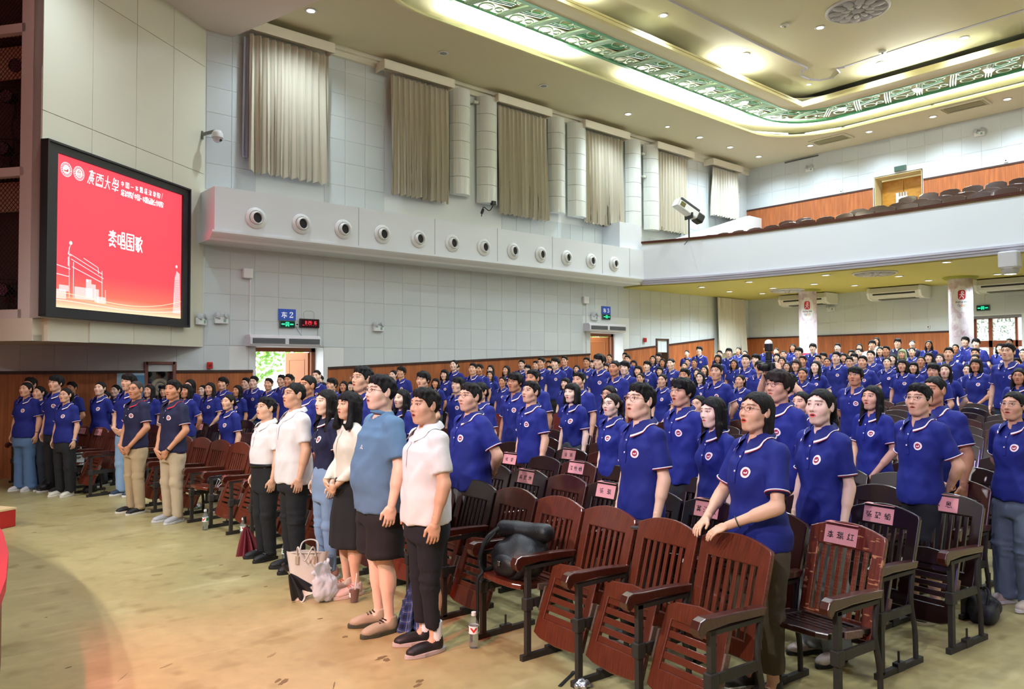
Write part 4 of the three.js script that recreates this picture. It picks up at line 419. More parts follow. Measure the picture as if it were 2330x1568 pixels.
// ---------------------------------------------------------------- outside the doors: paving, hedge and trees
struct('ground', span(-4, 34, -.3, -.05, -60, -15.5), std('c9c6ba', .9)); struct('ground_2', span(24.4, 40, .7, .95, -30, 20), std('c9c6ba', .9));
M.leaf = [new THREE.MeshPhysicalMaterial({ color: '#6f9a3e', roughness: .8, transmission: .3, thickness: 0, side: THREE.DoubleSide }), new THREE.MeshPhysicalMaterial({ color: '#8db45a', roughness: .8, transmission: .3, thickness: 0, side: THREE.DoubleSide })];
function tree(x, z, h, r, seed, label) { const q = rngOf(seed), o = thing('tree', label, 'tree', [x, -.05, z]); obj('trunk', [rod([0, 0, 0], [.1, h * .55, 0], .16, 10, .1), rod([.1, h * .5, 0], [-.8, h * .85, .3], .07, 8, .03), rod([.1, h * .5, 0], [.9, h * .8, -.3], .07, 8, .03)], std('6b5a48', .9), o); for (const k of [0, 1]) { const p = []; for (let i = 0; i < 2600; i++) { const a = q() * 6.283, c = q() * 2 - 1, R_ = r * Math.cbrt(q()), cx = Math.sqrt(1 - c * c) * Math.cos(a) * R_, cy = c * R_ * .8 + h * .8, cz = Math.sqrt(1 - c * c) * Math.sin(a) * R_; if (noise3(cx * 1.4 + seed, cy * 1.4, cz * 1.4) < .45) continue; const g = new THREE.PlaneGeometry(.2, .1); g.rotateX(q() * 6).rotateY(q() * 6).rotateZ(q() * 6).translate(cx, cy, cz); p.push(g); } obj('foliage', p, M.leaf[k], o).userData.kind = 'stuff'; } }
tree(10.4, -27, 4.2, 2.6, 3, 'green leafy tree seen through the exit door nearer the stage'); tree(6.5, -34, 4.5, 2.4, 8, 'paler tree further off outside the exit door nearer the stage'); tree(31, -29, 5, 3.0, 5, 'green tree outside the exit door further back');
// ---------------------------------------------------------------- theatre chairs: tip-up seats in curved rows; a chair looks along its own -x
const PITCH_Z = .475, rowX = (k, z) => 3.22 + .745 * k - .017 * (z + 5.5) ** 2, rowTurn = (z) => Math.atan(-.034 * (z + 5.5));
const G = {};
{ const W = .226;
  // backrest in its own plane: x across, y up
  const arch = (w, h0, h1, n = 12) => Array.from({ length: n + 1 }, (_, i) => { const t = -1 + 2 * i / n; return [t * w, h0 + (h1 - h0) * (1 - t * t) ]; });
  const outer = [[-W + .012, 0], [W - .012, 0], [W, .52], ...arch(W - .006, .535, .585).reverse()], hole = [[-W + .062, .075], [W - .068, .075], [W - .058, .455], [-W + .058, .455]];
  const tilt = (g) => g.rotateY(-PI / 2).rotateZ(-R(16)).translate(.345, .345, 0);
  G.backFrame = tilt(extrude(outer, .018, .007, [hole]));
  G.backSlats = Array.from({ length: 6 }, (_, i) => tilt(rbox(.026, .4, .016, .004, (i - 2.5) * .05, .262, .009, 1)));
  const so = [[-.212, .0], [-.15, -.02], [0, -.03], [.15, -.02], [.212, 0], [.2, .4], [.15, .425], [0, .44], [-.15, .425], [-.2, .4]], sh = [[-.165, .085], [.165, .085], [.158, .345], [-.158, .345]];
  const fold = (g) => g.rotateY(-PI / 2).rotateZ(-R(21)).translate(.055, .165, 0), down = (g) => g.rotateY(-PI / 2).rotateZ(R(84)).translate(.375, .405, 0);
  for (const [n, f] of [['up', fold], ['down', down]]) { G['seat_' + n] = f(extrude(so, .02, .006, [sh])); G['slats_' + n] = Array.from({ length: 5 }, (_, i) => f(rbox(.34, .036, .014, .004, 0, .108 + i * .0535, .01, 1))); G['brack_' + n] = [-1, 1].map((s) => f(rbox(.014, .15, .04, .004, s * .218, .2, .012, 1))); }
  G.arm = extrude([[-.1, .575], [-.085, .562], [-.07, .57], [-.055, .59], [.1, .598], [.36, .588], [.375, .615], [.2, .626], [0, .632], [-.06, .638], [-.09, .628], [-.105, .6]], .044, .007).translate(0, 0, -.022);
  G.front = merge([bar([0, .02, 0], [.004, .57, 0], .034, .03)]); G.rear = tube([[.38, .02, 0], [.375, .2, 0], [.335, .38, 0], [.35, .5, 0], [.37, .59, 0]], .017, 12, 6);
  G.foot = merge([bar([-.05, .014, 0], [.17, .014, 0], .042, .03), bar([.15, .022, 0], [.23, .022, 0], .06, .036), bar([.22, .014, 0], [.44, .014, 0], .042, .03), cyl(.007, .007, .09, .19, .07, 0, 8), cyl(.014, .014, .012, .19, .045, 0, 6)]);
  G.armBracket = merge([bar([-.02, .562, 0], [.36, .562, 0], .022, .03), bar([.02, .34, 0], [.33, .34, 0], .05, .016)]); G.hinge = rbox(.06, .08, .05, .008, .0, .34, 0, 1);
  G.farSeat = fold(extrude(so, .02, .0)); G.farBack = merge([G.backFrame, ...G.backSlats]); G.farStand = merge([G.front, G.rear, G.armBracket, G.foot]);
}
const chairs = [], ordinal = (n) => n + (n % 10 === 1 && n % 100 !== 11 ? 'st' : n % 10 === 2 && n % 100 !== 12 ? 'nd' : n % 10 === 3 && n % 100 !== 13 ? 'rd' : 'th'), rowWord = ['front row', 'second row', 'third row', 'fourth row', 'fifth row', 'sixth row', 'seventh row', 'eighth row', 'ninth row', 'tenth row', 'eleventh row', 'twelfth row', 'thirteenth row', 'fourteenth row', 'fifteenth row'];
function stand(o, s) { const n = (name, g, m) => { const q = obj(name, g, m, o); q.position.z = s * PITCH_Z / 2; }; n('armrest', G.arm, o.userData.woodArm); n('front_leg', G.front, M.iron); n('rear_leg', G.rear, M.iron); n('foot_bar', G.foot, M.iron); n('arm_bracket', G.armBracket, M.iron); n('hinge_block', G.hinge, M.iron); }
function chair(k, z, i, block, near, seat = 'up', both = false) {
  const x = rowX(k, z), wood = k === 0 && z > -4.2 ? M.seatWood : k === 0 && z < -7 ? M.seatWood : (i * 3 + k) % 4 ? M.seatWoodDark : M.seatWoodMid;  // dimmer seats take darker copies of this wood, shade put into the colour
  const o = thing('theatre_chair', `${seat === 'down' ? 'seat-down' : 'slatted wooden'} theatre chair, ${rowWord[k]}, ${ordinal(i + 1)} from the ${block === 'main' ? 'camera-side aisle' : 'aisle in the wall-side block'}`, 'chair', [x, floorY(x), z], rowTurn(z), `theatre chairs in the ${rowWord[k]}`);
  if (near) { o.userData.woodArm = M.armWood; const bs = M[k === 1 && i === 0 ? 'seatWorn' : 'x'] ?? wood; obj('back_frame', G.backFrame, bs, o); for (const g of G.backSlats) obj('back_slat', g, bs, o); obj('seat_frame', G['seat_' + seat], k === 0 ? M.seatWood : wood, o); for (const g of G['slats_' + seat]) obj('seat_slat', g, k === 0 ? M.seatWood : wood, o); for (const g of G['brack_' + seat]) obj('seat_bracket', g, M.bracket, o); stand(o, 1); if (both) stand(o, -1); delete o.userData.woodArm; }
  else { obj('backrest', G.farBack, wood, o); obj('seat', G.farSeat, wood, o); const a = obj('armrest', G.arm, M.armWood, o), b = obj('side_frame', G.farStand, M.iron, o); a.position.z = b.position.z = PITCH_Z / 2; }
  chairs.push({ o, k, z, i, x, block }); return o;
}
const rowEnd = [-2.11, -1.86, -1.98, -1.86, -2.05, -2.2, -1.7, -1.9, -2.1, -2.35, -2.6, -2.8, -3.0, -3.2, -3.4];
for (let k = 0; k < 14; k++) for (let i = 0; i < 18; i++) { const z = rowEnd[k] - PITCH_Z * (i + .5); if (z < -10.6 || (k > 8 && i > 6)) continue; chair(k, z, i, 'main', k < 4, (k === 0 && (i === 3 || i === 14)) || (k === 1 && i === 0) ? 'down' : 'up', z - PITCH_Z < -10.6); }
for (let k = 0; k < 4; k++) for (let i = 0; i < 5; i++) { const z = -12.25 - PITCH_Z * i; chair(k, z, i, 'side', k < 2, k === 0 && i === 1 ? 'down' : 'up', i === 4); }
// pink name cards taped over the chair backs
{ const cam = (p) => { const d = p.clone().sub(camera.position), k = d.dot(camF); return [1165 + FOCAL * d.dot(camR) / k, 784 - FOCAL * d.dot(camU) / k]; };
  for (const c of chairs) c.px = cam(V(c.x + .49, c.o.position.y + .87, c.z));
  const used = new Set(), geo = (() => { const f = (u, v) => [(u - .5) * .2, v * .1 - .05 + .0, .004 * Math.sin(u * 3.1)]; return grid(6, 2, f); })();
  for (const [text, x, y, s] of [['李瑞红', 1903, 1229, 0], ['张懿楠', 1982, 1173, 0], ['惠恩', 2165, 1143, 0], ['莫汉迪', 1605, 1164, 0], ['张瑞', 1365, 1120, 0], ['吴家坤', 1186, 1090, 0], ['沈裁娟', 1297, 1062, 0], ['佳瑞', 1300, 1038, 0], ['杜誉', 1146, 1046, 0], ['吴家一', 225, 990, 0], ['李一大', 208, 972, 0], ['张家中', 470, 978, 0], ['恩', 2187, 1102, 0]]) {
    let best = null, bd = 1e9; for (const c of chairs) { if (used.has(c)) continue; const d = Math.hypot(c.px[0] - x, (c.px[1] - y) * 1.5); if (d < bd) { bd = d; best = c; } } used.add(best);
    const t = canvasTex(320, 160, (q, w, h) => { q.fillStyle = '#dc9494'; q.fillRect(0, 0, w, h); q.strokeStyle = '#1c1216'; const n = text.length, st = n === 3 ? 98 : n === 2 ? 130 : 0; [...text].forEach((ch, i) => glyph(q, ch, n === 3 ? 28 + i * st : n === 2 ? 62 + i * st : 125, 48, 66, 7)); });
    const lab = `pink name card on the ${rowWord[best.k].replace(' row', '-row')} chair, ${ordinal(best.i + 1)} from the ${best.block === 'main' ? 'camera-side aisle' : 'aisle by the wall'}`;
    const o = thing('name_card', lab, 'name card', best.o.position.toArray(), best.o.rotation.y, 'pink name cards on chair backs'); const m = new THREE.MeshStandardMaterial({ map: t, roughness: .6, side: THREE.DoubleSide });
    obj('card', geo.clone().rotateY(-PI / 2).rotateZ(-R(16)).translate(.461, .842, -.03), m, o); obj('back_flap', box(.003, .06, .2).rotateZ(-R(16)).translate(.512, .87, -.03), std('d98f8f', .6), o); obj('tape', box(.05, .003, .2).translate(.494, .906, -.03), std('d98f8f', .6), o);
  }
}
// ---------------------------------------------------------------- smooth bodies: distance fields meshed on a grid
const smin = (a, b, k) => { const h = Math.max(k - Math.abs(a - b), 0) / k; return Math.min(a, b) - h * h * k * .25; };
const smax = (a, b, k) => -smin(-a, -b, k);
const cap = (ax, ay, az, bx, by, bz, ra, rb = ra) => { const dx = bx - ax, dy = by - ay, dz = bz - az, l = dx * dx + dy * dy + dz * dz || 1e-9; return (x, y, z) => { const px = x - ax, py = y - ay, pz = z - az; let t = (px * dx + py * dy + pz * dz) / l; t = t < 0 ? 0 : t > 1 ? 1 : t; const qx = px - dx * t, qy = py - dy * t, qz = pz - dz * t; return Math.sqrt(qx * qx + qy * qy + qz * qz) - (ra + (rb - ra) * t); }; };
const ell = (cx, cy, cz, rx, ry, rz) => (x, y, z) => { const px = x - cx, py = y - cy, pz = z - cz, a = px / rx, b = py / ry, c = pz / rz, k0 = Math.sqrt(a * a + b * b + c * c); if (k0 < 1e-6) return -Math.min(rx, ry, rz); const d = a / rx, e = b / ry, f = c / rz; return k0 * (k0 - 1) / Math.sqrt(d * d + e * e + f * f); };
// a stack of ellipses [y, rx, rz, cz]
const loft = (rows) => { const n = rows.length, y0 = rows[0][0], y1 = rows[n - 1][0]; return (x, y, z) => { const yy = y < y0 ? y0 : y > y1 ? y1 : y; let i = 1; while (i < n - 1 && rows[i][0] < yy) i++; const A = rows[i - 1], B = rows[i], t = (yy - A[0]) / (B[0] - A[0]), s = t * t * (3 - 2 * t), rx = A[1] + (B[1] - A[1]) * s, rz = A[2] + (B[2] - A[2]) * s, cz = (A[3] ?? 0) + ((B[3] ?? 0) - (A[3] ?? 0)) * s, pz = z - cz, a = x / rx, b = pz / rz, k0 = Math.sqrt(a * a + b * b), d = k0 < 1e-6 ? -Math.min(rx, rz) : k0 * (k0 - 1) / Math.sqrt(a * a / rx / rx + b * b / rz / rz), v = Math.max(y0 - y, y - y1); return v > 0 ? (d > 0 ? Math.sqrt(d * d + v * v) : v) : Math.max(d, v); }; };
const union = (list, k) => (x, y, z) => { let d = list[0](x, y, z); for (let i = 1; i < list.length; i++) d = smin(d, list[i](x, y, z), k); return d; };
function meshOf(f, lo, hi, c, col) {
  const nx = Math.ceil((hi[0] - lo[0]) / c) + 1, ny = Math.ceil((hi[1] - lo[1]) / c) + 1, nz = Math.ceil((hi[2] - lo[2]) / c) + 1, v = new Float32Array(nx * ny * nz), B = 5, act = [], at = (i, j, k) => (k * ny + j) * nx + i, lim = c * B * .87 * 1.6 + c;
  for (let k = 0; k < nz; k += B) for (let j = 0; j < ny; j += B) for (let i = 0; i < nx; i += B) {
    const d = f(lo[0] + (i + B / 2) * c, lo[1] + (j + B / 2) * c, lo[2] + (k + B / 2) * c), near = Math.abs(d) < lim; if (near) act.push(i, j, k);
    for (let K = k; K < Math.min(k + B, nz); K++) for (let J = j; J < Math.min(j + B, ny); J++) for (let I = i; I < Math.min(i + B, nx); I++) v[at(I, J, K)] = near ? f(lo[0] + I * c, lo[1] + J * c, lo[2] + K * c) : d;
  }
  const id = new Int32Array(nx * ny * nz).fill(-1), P = [], ix = [], cells = [], E = [[0, 1], [0, 2], [0, 4], [1, 3], [1, 5], [2, 3], [2, 6], [3, 7], [4, 5], [4, 6], [5, 7], [6, 7]], q = new Float32Array(8);
  for (let b = 0; b < act.length; b += 3) for (let k = Math.max(act[b + 2] - 1, 0); k < Math.min(act[b + 2] + B, nz - 1); k++) for (let j = Math.max(act[b + 1] - 1, 0); j < Math.min(act[b + 1] + B, ny - 1); j++) for (let i = Math.max(act[b] - 1, 0); i < Math.min(act[b] + B, nx - 1); i++) {
    const a = at(i, j, k); if (id[a] >= 0) continue; let m = 0; for (let s = 0; s < 8; s++) { q[s] = v[at(i + (s & 1), j + (s >> 1 & 1), k + (s >> 2))]; if (q[s] < 0) m |= 1 << s; } if (m === 0 || m === 255) continue;
    let X = 0, Y = 0, Z = 0, n = 0; for (const [p, r] of E) if ((q[p] < 0) !== (q[r] < 0)) { const t = q[p] / (q[p] - q[r]); X += (p & 1) + t * ((r & 1) - (p & 1)); Y += (p >> 1 & 1) + t * ((r >> 1 & 1) - (p >> 1 & 1)); Z += (p >> 2) + t * ((r >> 2) - (p >> 2)); n++; }
    id[a] = P.length / 3; P.push(lo[0] + (i + X / n) * c, lo[1] + (j + Y / n) * c, lo[2] + (k + Z / n) * c); cells.push(i, j, k);
  }
  const quad = (a, b, d, e, flip) => { if (a < 0 || b < 0 || d < 0 || e < 0) return; flip ? ix.push(a, d, b, a, e, d) : ix.push(a, b, d, a, d, e); };
  for (let t = 0; t < cells.length; t += 3) { const i = cells[t], j = cells[t + 1], k = cells[t + 2], s = v[at(i, j, k)] < 0;
    if (j && k && (v[at(i + 1, j, k)] < 0) !== s) quad(id[at(i, j, k)], id[at(i, j - 1, k)], id[at(i, j - 1, k - 1)], id[at(i, j, k - 1)], s);
    if (i && k && (v[at(i, j + 1, k)] < 0) !== s) quad(id[at(i, j, k)], id[at(i, j, k - 1)], id[at(i - 1, j, k - 1)], id[at(i - 1, j, k)], s);
    if (i && j && (v[at(i, j, k + 1)] < 0) !== s) quad(id[at(i, j, k)], id[at(i - 1, j, k)], id[at(i - 1, j - 1, k)], id[at(i, j - 1, k)], s); }
  const g = new THREE.BufferGeometry(); g.setAttribute('position', new THREE.Float32BufferAttribute(P, 3)); g.setIndex(ix); g.computeVertexNormals();
  const uv = new Float32Array(P.length / 3 * 2); for (let i = 0; i < P.length / 3; i++) { uv[i * 2] = P[i * 3] + P[i * 3 + 2] * .6; uv[i * 2 + 1] = P[i * 3 + 1]; } g.setAttribute('uv', new THREE.BufferAttribute(uv, 2));
  if (col) { const C = new Float32Array(P.length); for (let i = 0; i < P.length; i += 3) { const k = col(P[i], P[i + 1], P[i + 2]); C[i] = k[0]; C[i + 1] = k[1]; C[i + 2] = k[2]; } g.setAttribute('color', new THREE.BufferAttribute(C, 3)); }
  return g;
}
const mergeIndexed = (gs) => { for (const g of gs) if (!g.attributes.color) g.setAttribute('color', new THREE.BufferAttribute(new Float32Array(g.attributes.position.count * 3).fill(1), 3)); return mergeGeometries(gs); };
// ---------------------------------------------------------------- head: origin between the ears, face towards +z
const SKIN = [1, 1, 1], LIP = [.78, .36, .36], DARK = [.12, .08, .07], BROW = [.2, .14, .12], IRIS = [.06, .04, .035], SCL = [1.15, 1.2, 1.3], INNER = [.25, .07, .07];
function headField(o) {
  const f = o.sex === 'f', jw = f ? .92 : 1, full = (o.full ?? 1) * 1.06, open = (o.open ?? 0) * .6;
  const parts = [ell(0, .026, -.014, .074, .088, .096), ell(0, -.028, .022, .0615 * full, .080, .070), cap(-.011, -.097 - open * .3, .060, .011, -.097 - open * .3, .060, .0185), cap(-.046 * jw * full, -.066, .004, -.02, -.098, .045, .021), cap(.046 * jw * full, -.066, .004, .02, -.098, .045, .021), cap(-.034, .032, .076, .034, .032, .076, .012), ell(-.041 * full, -.022, .052, .027, .03, .027), ell(.041 * full, -.022, .052, .027, .03, .027), ell(0, -.064, .071, .028, .025, .022), cap(0, -.06, -.022, 0, -.17, -.035, f ? .046 : .054, f ? .05 : .058)];
  const base = union(parts, .022), nose = union([cap(0, .012, .086, 0, -.026, .100, .0075, .0112), cap(-.012, -.031, .092, .012, -.031, .092, .0092), ell(0, -.028, .1005, .0122, .010, .010)], .008);
  const ears = union([ell(.076, .0, -.012, .009, .033, .019), ell(-.076, .0, -.012, .009, .033, .019)], .004), earcut = union([ell(.088, .004, -.009, .007, .019, .010), ell(-.088, .004, -.009, .007, .019, .010)], .002);
  const sock = union([ell(.0325, .010, .100, .019, .0105, .0145), ell(-.0325, .010, .100, .019, .0105, .0145)], .004), balls = union([ell(.0325, .0085, .0765, .0155, .0085, .0115), ell(-.0325, .0085, .0765, .0155, .0085, .0115)], .002);
  const lids = union([cap(.019, .0145, .0855, .046, .0145, .078, .0045), cap(-.019, .0145, .0855, -.046, .0145, .078, .0045)], .004), lips = union([cap(-.017, -.057, .083, .017, -.057, .083, .005), ell(0, -.0555, .0865, .015, .0042, .006), ell(0, -.0675 - open * .7, .0855, .016, .0052, .0065)], .006), mouth = ell(0, -.062 - open * .35, .098, .0165, .0018 + open * .62, .018);
  return (x, y, z) => { let d = base(x, y, z); if (z > .03) { d = smax(d, -sock(x, y, z), .012); d = smin(d, nose(x, y, z), .014); d = smin(d, balls(x, y, z), .003); d = smin(d, lids(x, y, z), .006); d = smin(d, lips(x, y, z), .007); d = smax(d, -mouth(x, y, z), .004); } else { d = smin(d, smax(ears(x, y, z), -earcut(x, y, z), .006), .008); } return d; };
}
function headColor(o) {
  const open = (o.open ?? 0) * .6, lipc = o.lip ?? (o.sex === 'f' ? [.86, .36, .37] : [.84, .5, .47]), look = o.look ?? 0;
  return (x, y, z) => {
    if (z < .045) return SKIN; const ax = Math.abs(x), yb = y - (.0335 - 5 * (ax - .031) ** 2);
    if (ax > .013 && ax < .052 && Math.abs(yb) < (o.sex === 'f' ? .0028 : .0042) * (1.2 - ax * 8)) return BROW;
    const ex = (ax - .0325), ey = y - (.0082 + .06 * (ax - .0325)), e = (ex / .0160) ** 2 + (ey / .0068) ** 2; if (e < 1 && z > .07) { if (e > .78 && ey > .001) return DARK; const ix = x - Math.sign(x) * .0325 - look; return ix * ix + (ey - .001) ** 2 < .0068 ** 2 ? IRIS : SCL; }
    if (e < 1.75 && ey > .0018 && z > .068) return DARK;
    if (z > .072) { const m = (x / .0165) ** 2 + ((y + .062 + open * .35) / (.0025 + open * .62)) ** 2; if (m < 1) return INNER; if ((x / .023) ** 2 + ((y + .0622 + open * .35) / (.0088 + open * .85)) ** 2 < 1) return lipc; if (ax < .015 && y < -.034 && y > -.040 && z > .088 && ax > .004) return [.55, .32, .28]; }
    const cheek = Math.exp(-((ax - .042) ** 2 + (y + .025) ** 2) / .0009) * .06; return [1, 1 - cheek, 1 - cheek];
  };
}
const cache = new Map(), memo = (k, f) => { if (!cache.has(k)) cache.set(k, f()); return cache.get(k); };
const headGeo = (o, c) => memo(['h', o.sex, o.full, o.open, o.look, o.lip, c].join(), () => meshOf(headField(o), [-.1, -.2, -.125], [.1, .13, .13], c, headColor(o)));
// ---------------------------------------------------------------- hair, in head space
function hairField(st) {
  const n = (x, y, z, s, a) => (noise3(x * s + 40, y * s * .35 + 40, z * s + 40) - .5) * a, strands = (x, y, z) => (noise3(x * 130 + 40, y * (y < -.02 ? 9 : 30) + 40, z * 130 + 40) - .5) * .005 + (noise3(x * 46 + 9, y * (y < -.02 ? 5 : 18) + 40, z * 46 + 40) - .5) * .007;
  const line = (pts) => (z) => { let i = 1; while (i < pts.length - 1 && pts[i][0] < z) i++; const [a, ya] = pts[i - 1], [b, yb] = pts[i]; return lerp(ya, yb, clamp((z - a) / (b - a), 0, 1)); };
  const nape = st === 'b' || st === 's' || st === 'r' ? -.048 : -.07, side = st === 'b' || st === 'r' ? .012 : st === 'f' ? -.012 : -.006;
  const front = { s: .068, f: .036, b: .07, r: .09, l: .066, o: .045, p: .072, u: .072, k: .07, c: .05 }[st];
  const yl = line([[-.13, nape], [-.055, nape], [-.03, -.03], [-.012, .02], [.008, side], [.026, side], [.04, .03], [.066, front - .008], [.12, front]]);
  const size = { s: [.081, .098, .106], f: [.091, .104, .114], b: [.077, .094, .101], r: [.078, .09, .1], l: [.087, .1, .108], o: [.092, .101, .11], p: [.081, .095, .104], u: [.081, .095, .104], k: [.083, .096, .107], c: [.094, .103, .112] }[st];
  const top = ell(0, .028, -.012, ...size), quiff = st === 's' ? ell(.006, .09, .038, .063, .03, .047) : st === 'f' ? ell(0, .08, .05, .075, .04, .048) : st === 'c' || st === 'o' ? ell(0, .07, .05, .07, .045, .045) : null;
  const extra = [];
  if (st === 'l') extra.push(loft([[-.35, .085, .03, -.06], [-.25, .098, .046, -.055], [-.1, .096, .052, -.052], [.02, .09, .07, -.04]]), cap(.074, .04, .03, .080, -.10, .012, .018, .026), cap(-.074, .04, .03, -.080, -.10, .012, .018, .026), cap(.082, -.10, .004, .084, -.27, .03, .03, .02), cap(-.082, -.10, .004, -.084, -.27, .03, .03, .02));
  if (st === 'o') extra.push(loft([[-.15, .088, .05, -.045], [-.1, .102, .066, -.04], [.02, .094, .08, -.03]]), cap(.08, .03, .03, .086, -.12, .03, .02, .024), cap(-.08, .03, .03, -.086, -.12, .03, .02, .024));
  if (st === 'c') extra.push(loft([[-.24, .11, .05, -.05], [-.16, .118, .066, -.045], [-.05, .108, .072, -.04], [.03, .096, .08, -.03]]), cap(.085, .03, .03, .1, -.18, .04, .022, .036), cap(-.085, .03, .03, -.1, -.18, .04, .022, .036));
  if (st === 'p') extra.push(cap(0, .03, -.1, 0, .02, -.135, .03, .034), cap(0, .02, -.135, .01, -.10, -.15, .034, .03), cap(.01, -.10, -.15, .005, -.22, -.125, .03, .012));
  if (st === 'k') extra.push(loft([[-.165, .055, .03, -.07], [-.12, .075, .05, -.062], [-.02, .078, .066, -.045], [.04, .07, .07, -.03]]), cap(.06, -.04, -.03, .05, -.16, -.05, .026, .018), cap(-.06, -.04, -.03, -.05, -.16, -.05, .026, .018));
  if (st === 'u') extra.push(ell(0, -.015, -.118, .036, .04, .034));
  const ex = extra.length ? union(extra, .02) : null, face = ell(0, -.045, .072, .066, .1, .062), wav = st === 'c' ? .022 : st === 'f' ? .010 : 0;
  return (x, y, z) => {
    let d = top(x, y, z); if (quiff) d = smin(d, quiff(x, y, z), .02);
    const jag = (noise3(x * 90 + 9, 3, z * 40) - .5) * (st === 'f' || st === 'o' || st === 'c' ? .022 : .014), part = st === 'l' || st === 'p' || st === 'u' || st === 'k' ? -.3 * Math.max(0, .03 - Math.abs(x)) + .18 * Math.max(0, Math.abs(x) - .03) : 0;
    d = smax(d, (yl(z) + jag - part * (z > .05 ? 1 : 0) - y) * .75, .006);
    if (ex) d = smin(d, smax(ex(x, y, z), -face(x, y, z), .01), .012);
    const tuft = (st === 's' || st === 'f' || st === 'b') && y > .02 ? (noise3(x * 52 + 5, y * 30, z * 40) - .5) * (st === 'b' ? .008 : .015) : 0;
    return d - strands(x, y, z) - tuft - (wav ? n(x, y, z, 28, wav) : 0);
  };
}
const hairGeo = (st, c) => memo('hair' + st + c, () => meshOf(hairField(st), [-.16, st === 'l' ? -.36 : st === 'c' || st === 'p' ? -.28 : -.2, -.2], [.16, .17, .14], c));
// ---------------------------------------------------------------- hands: wrist at the origin, fingers towards -y, palm towards -x, thumb towards +z
function handField(curl) {
  const L_ = [ell(0, -.045, 0, .0145, .05, .040), cap(0, .03, 0, 0, -.02, 0, .025, .023), ell(-.006, -.035, .022, .015, .03, .018)];
  for (const [z, len, s] of [[.029, .070, .0088], [.0095, .078, .0092], [-.0105, .072, .0086], [-.029, .056, .0078]]) { let p = [0, -.078, z], a = .12; const seg = [len * .46, len * .3, len * .26]; seg.forEach((l, i) => { a += curl * [.35, .75, .5][i]; const q = [p[0] - Math.sin(a) * l, p[1] - Math.cos(a) * l, p[2] + (i ? 0 : z * .05)]; L_.push(cap(...p, ...q, s - i * .0009, s - (i + 1) * .0009)); p = q; }); }
  const palm = union(L_.slice(0, 3), .014), fingers = L_.slice(3), th = union([cap(0, -.022, .03, -.010, -.055, .052, .0125, .0105), cap(-.010, -.055, .052, -.020, -.090, .056, .0105, .008)], .006);
  return (x, y, z) => { let d = smin(palm(x, y, z), th(x, y, z), .01), g = 1e9; for (let i = 0; i < fingers.length; i += 3) { let e = fingers[i](x, y, z); e = smin(e, fingers[i + 1](x, y, z), .004); e = smin(e, fingers[i + 2](x, y, z), .004); g = Math.min(g, e); } return smin(d, g, .008); };
}
const handGeo = (curl, c) => memo('hand' + curl + c, () => meshOf(handField(curl), [-.09, -.2, -.06], [.06, .04, .085], c));
function placed(g, at, dir, palm, mirror) {               // copy of a left hand put at a wrist; the right hand is its mirror image
  let h = g.clone(); if (mirror) { h.scale(-1, 1, 1); const ix = h.index.array; for (let i = 0; i < ix.length; i += 3) { const t = ix[i]; ix[i] = ix[i + 1]; ix[i + 1] = t; } h.computeVertexNormals(); }
  const Y = V(...dir).normalize().negate(), X = V(...palm).multiplyScalar(mirror ? 1 : -1); X.addScaledVector(Y, -X.dot(Y)).normalize(); const Z = new THREE.Vector3().crossVectors(X, Y);
  return h.applyMatrix4(new THREE.Matrix4().makeBasis(X, Y, Z).setPosition(...at));
}
// ---------------------------------------------------------------- a standing person, 1.72 m to the top of the hair, looking along +z, left hand at +x
const LOD = { A: { head: .0031, hand: .0048, arm: .0085, body: .02, shirt: .013, legs: .017, hair: .0058 }, B: { head: .0042, hand: .006, arm: .01, body: .024, shirt: .016, legs: .021, hair: .008 }, C: { head: .0058, hand: .009, arm: .012, body: .028, shirt: .021, legs: .027, hair: .0105 }, D: { head: .0085, hand: .012, arm: .014, body: .032, shirt: .026, legs: .032, hair: .013 } };
const POSE = {   // elbow, wrist, hand direction, palm direction of the left arm; the right arm mirrors it unless given
  down: [[.224, 1.105, -.03], [.232, .868, .035], [.0, -1, .12], [-1, 0, -.15], .55],
  clasp: [[.252, 1.12, -.015], [.085, .925, .165], [-.75, -.62, .1], [-.3, .35, -1], .9],
  low: [[.245, 1.11, -.01], [.10, .86, .15], [-.65, -.75, .05], [-.2, .2, -1], .8],
  behind: [[.262, 1.13, -.09], [.10, .95, -.16], [-.9, -.3, 0], [0, -.1, -1], .9],
  rest: [[.262, 1.10, .06], [.105, .985, .27], [-.35, -.42, .85], [-.1, -.9, -.45], .45],
  camera: [[.265, 1.52, .17], [.088, 1.75, .30], [-.3, .85, .1], [-.9, .1, -.3], 1.3],
};
const armsOf = (p, sx) => { const P = POSE[p.pose], P2 = POSE[p.poseR ?? p.pose], w = p.sex === 'f' ? .92 : 1, g = 1 + (p.g - 1) * .8; return [1, -1].map((s) => { const [e, q, d, n, c] = s > 0 ? P : P2, m = p.pose === 'clasp' && s < 0 ? .02 : 0; return { s, sh: [s * .168 * w * (1 + (p.g - 1) * .5), 1.372, -.014], el: [s * e[0] * w * g, e[1], e[2]], wr: [s * (q[0] * (p.pose === 'down' ? w * g : 1)) + (m ? .02 : 0), q[1] + m, q[2] + m * .8], dir: [s * d[0], d[1], d[2]], palm: [s * n[0], n[1], n[2]], curl: c }; }); };
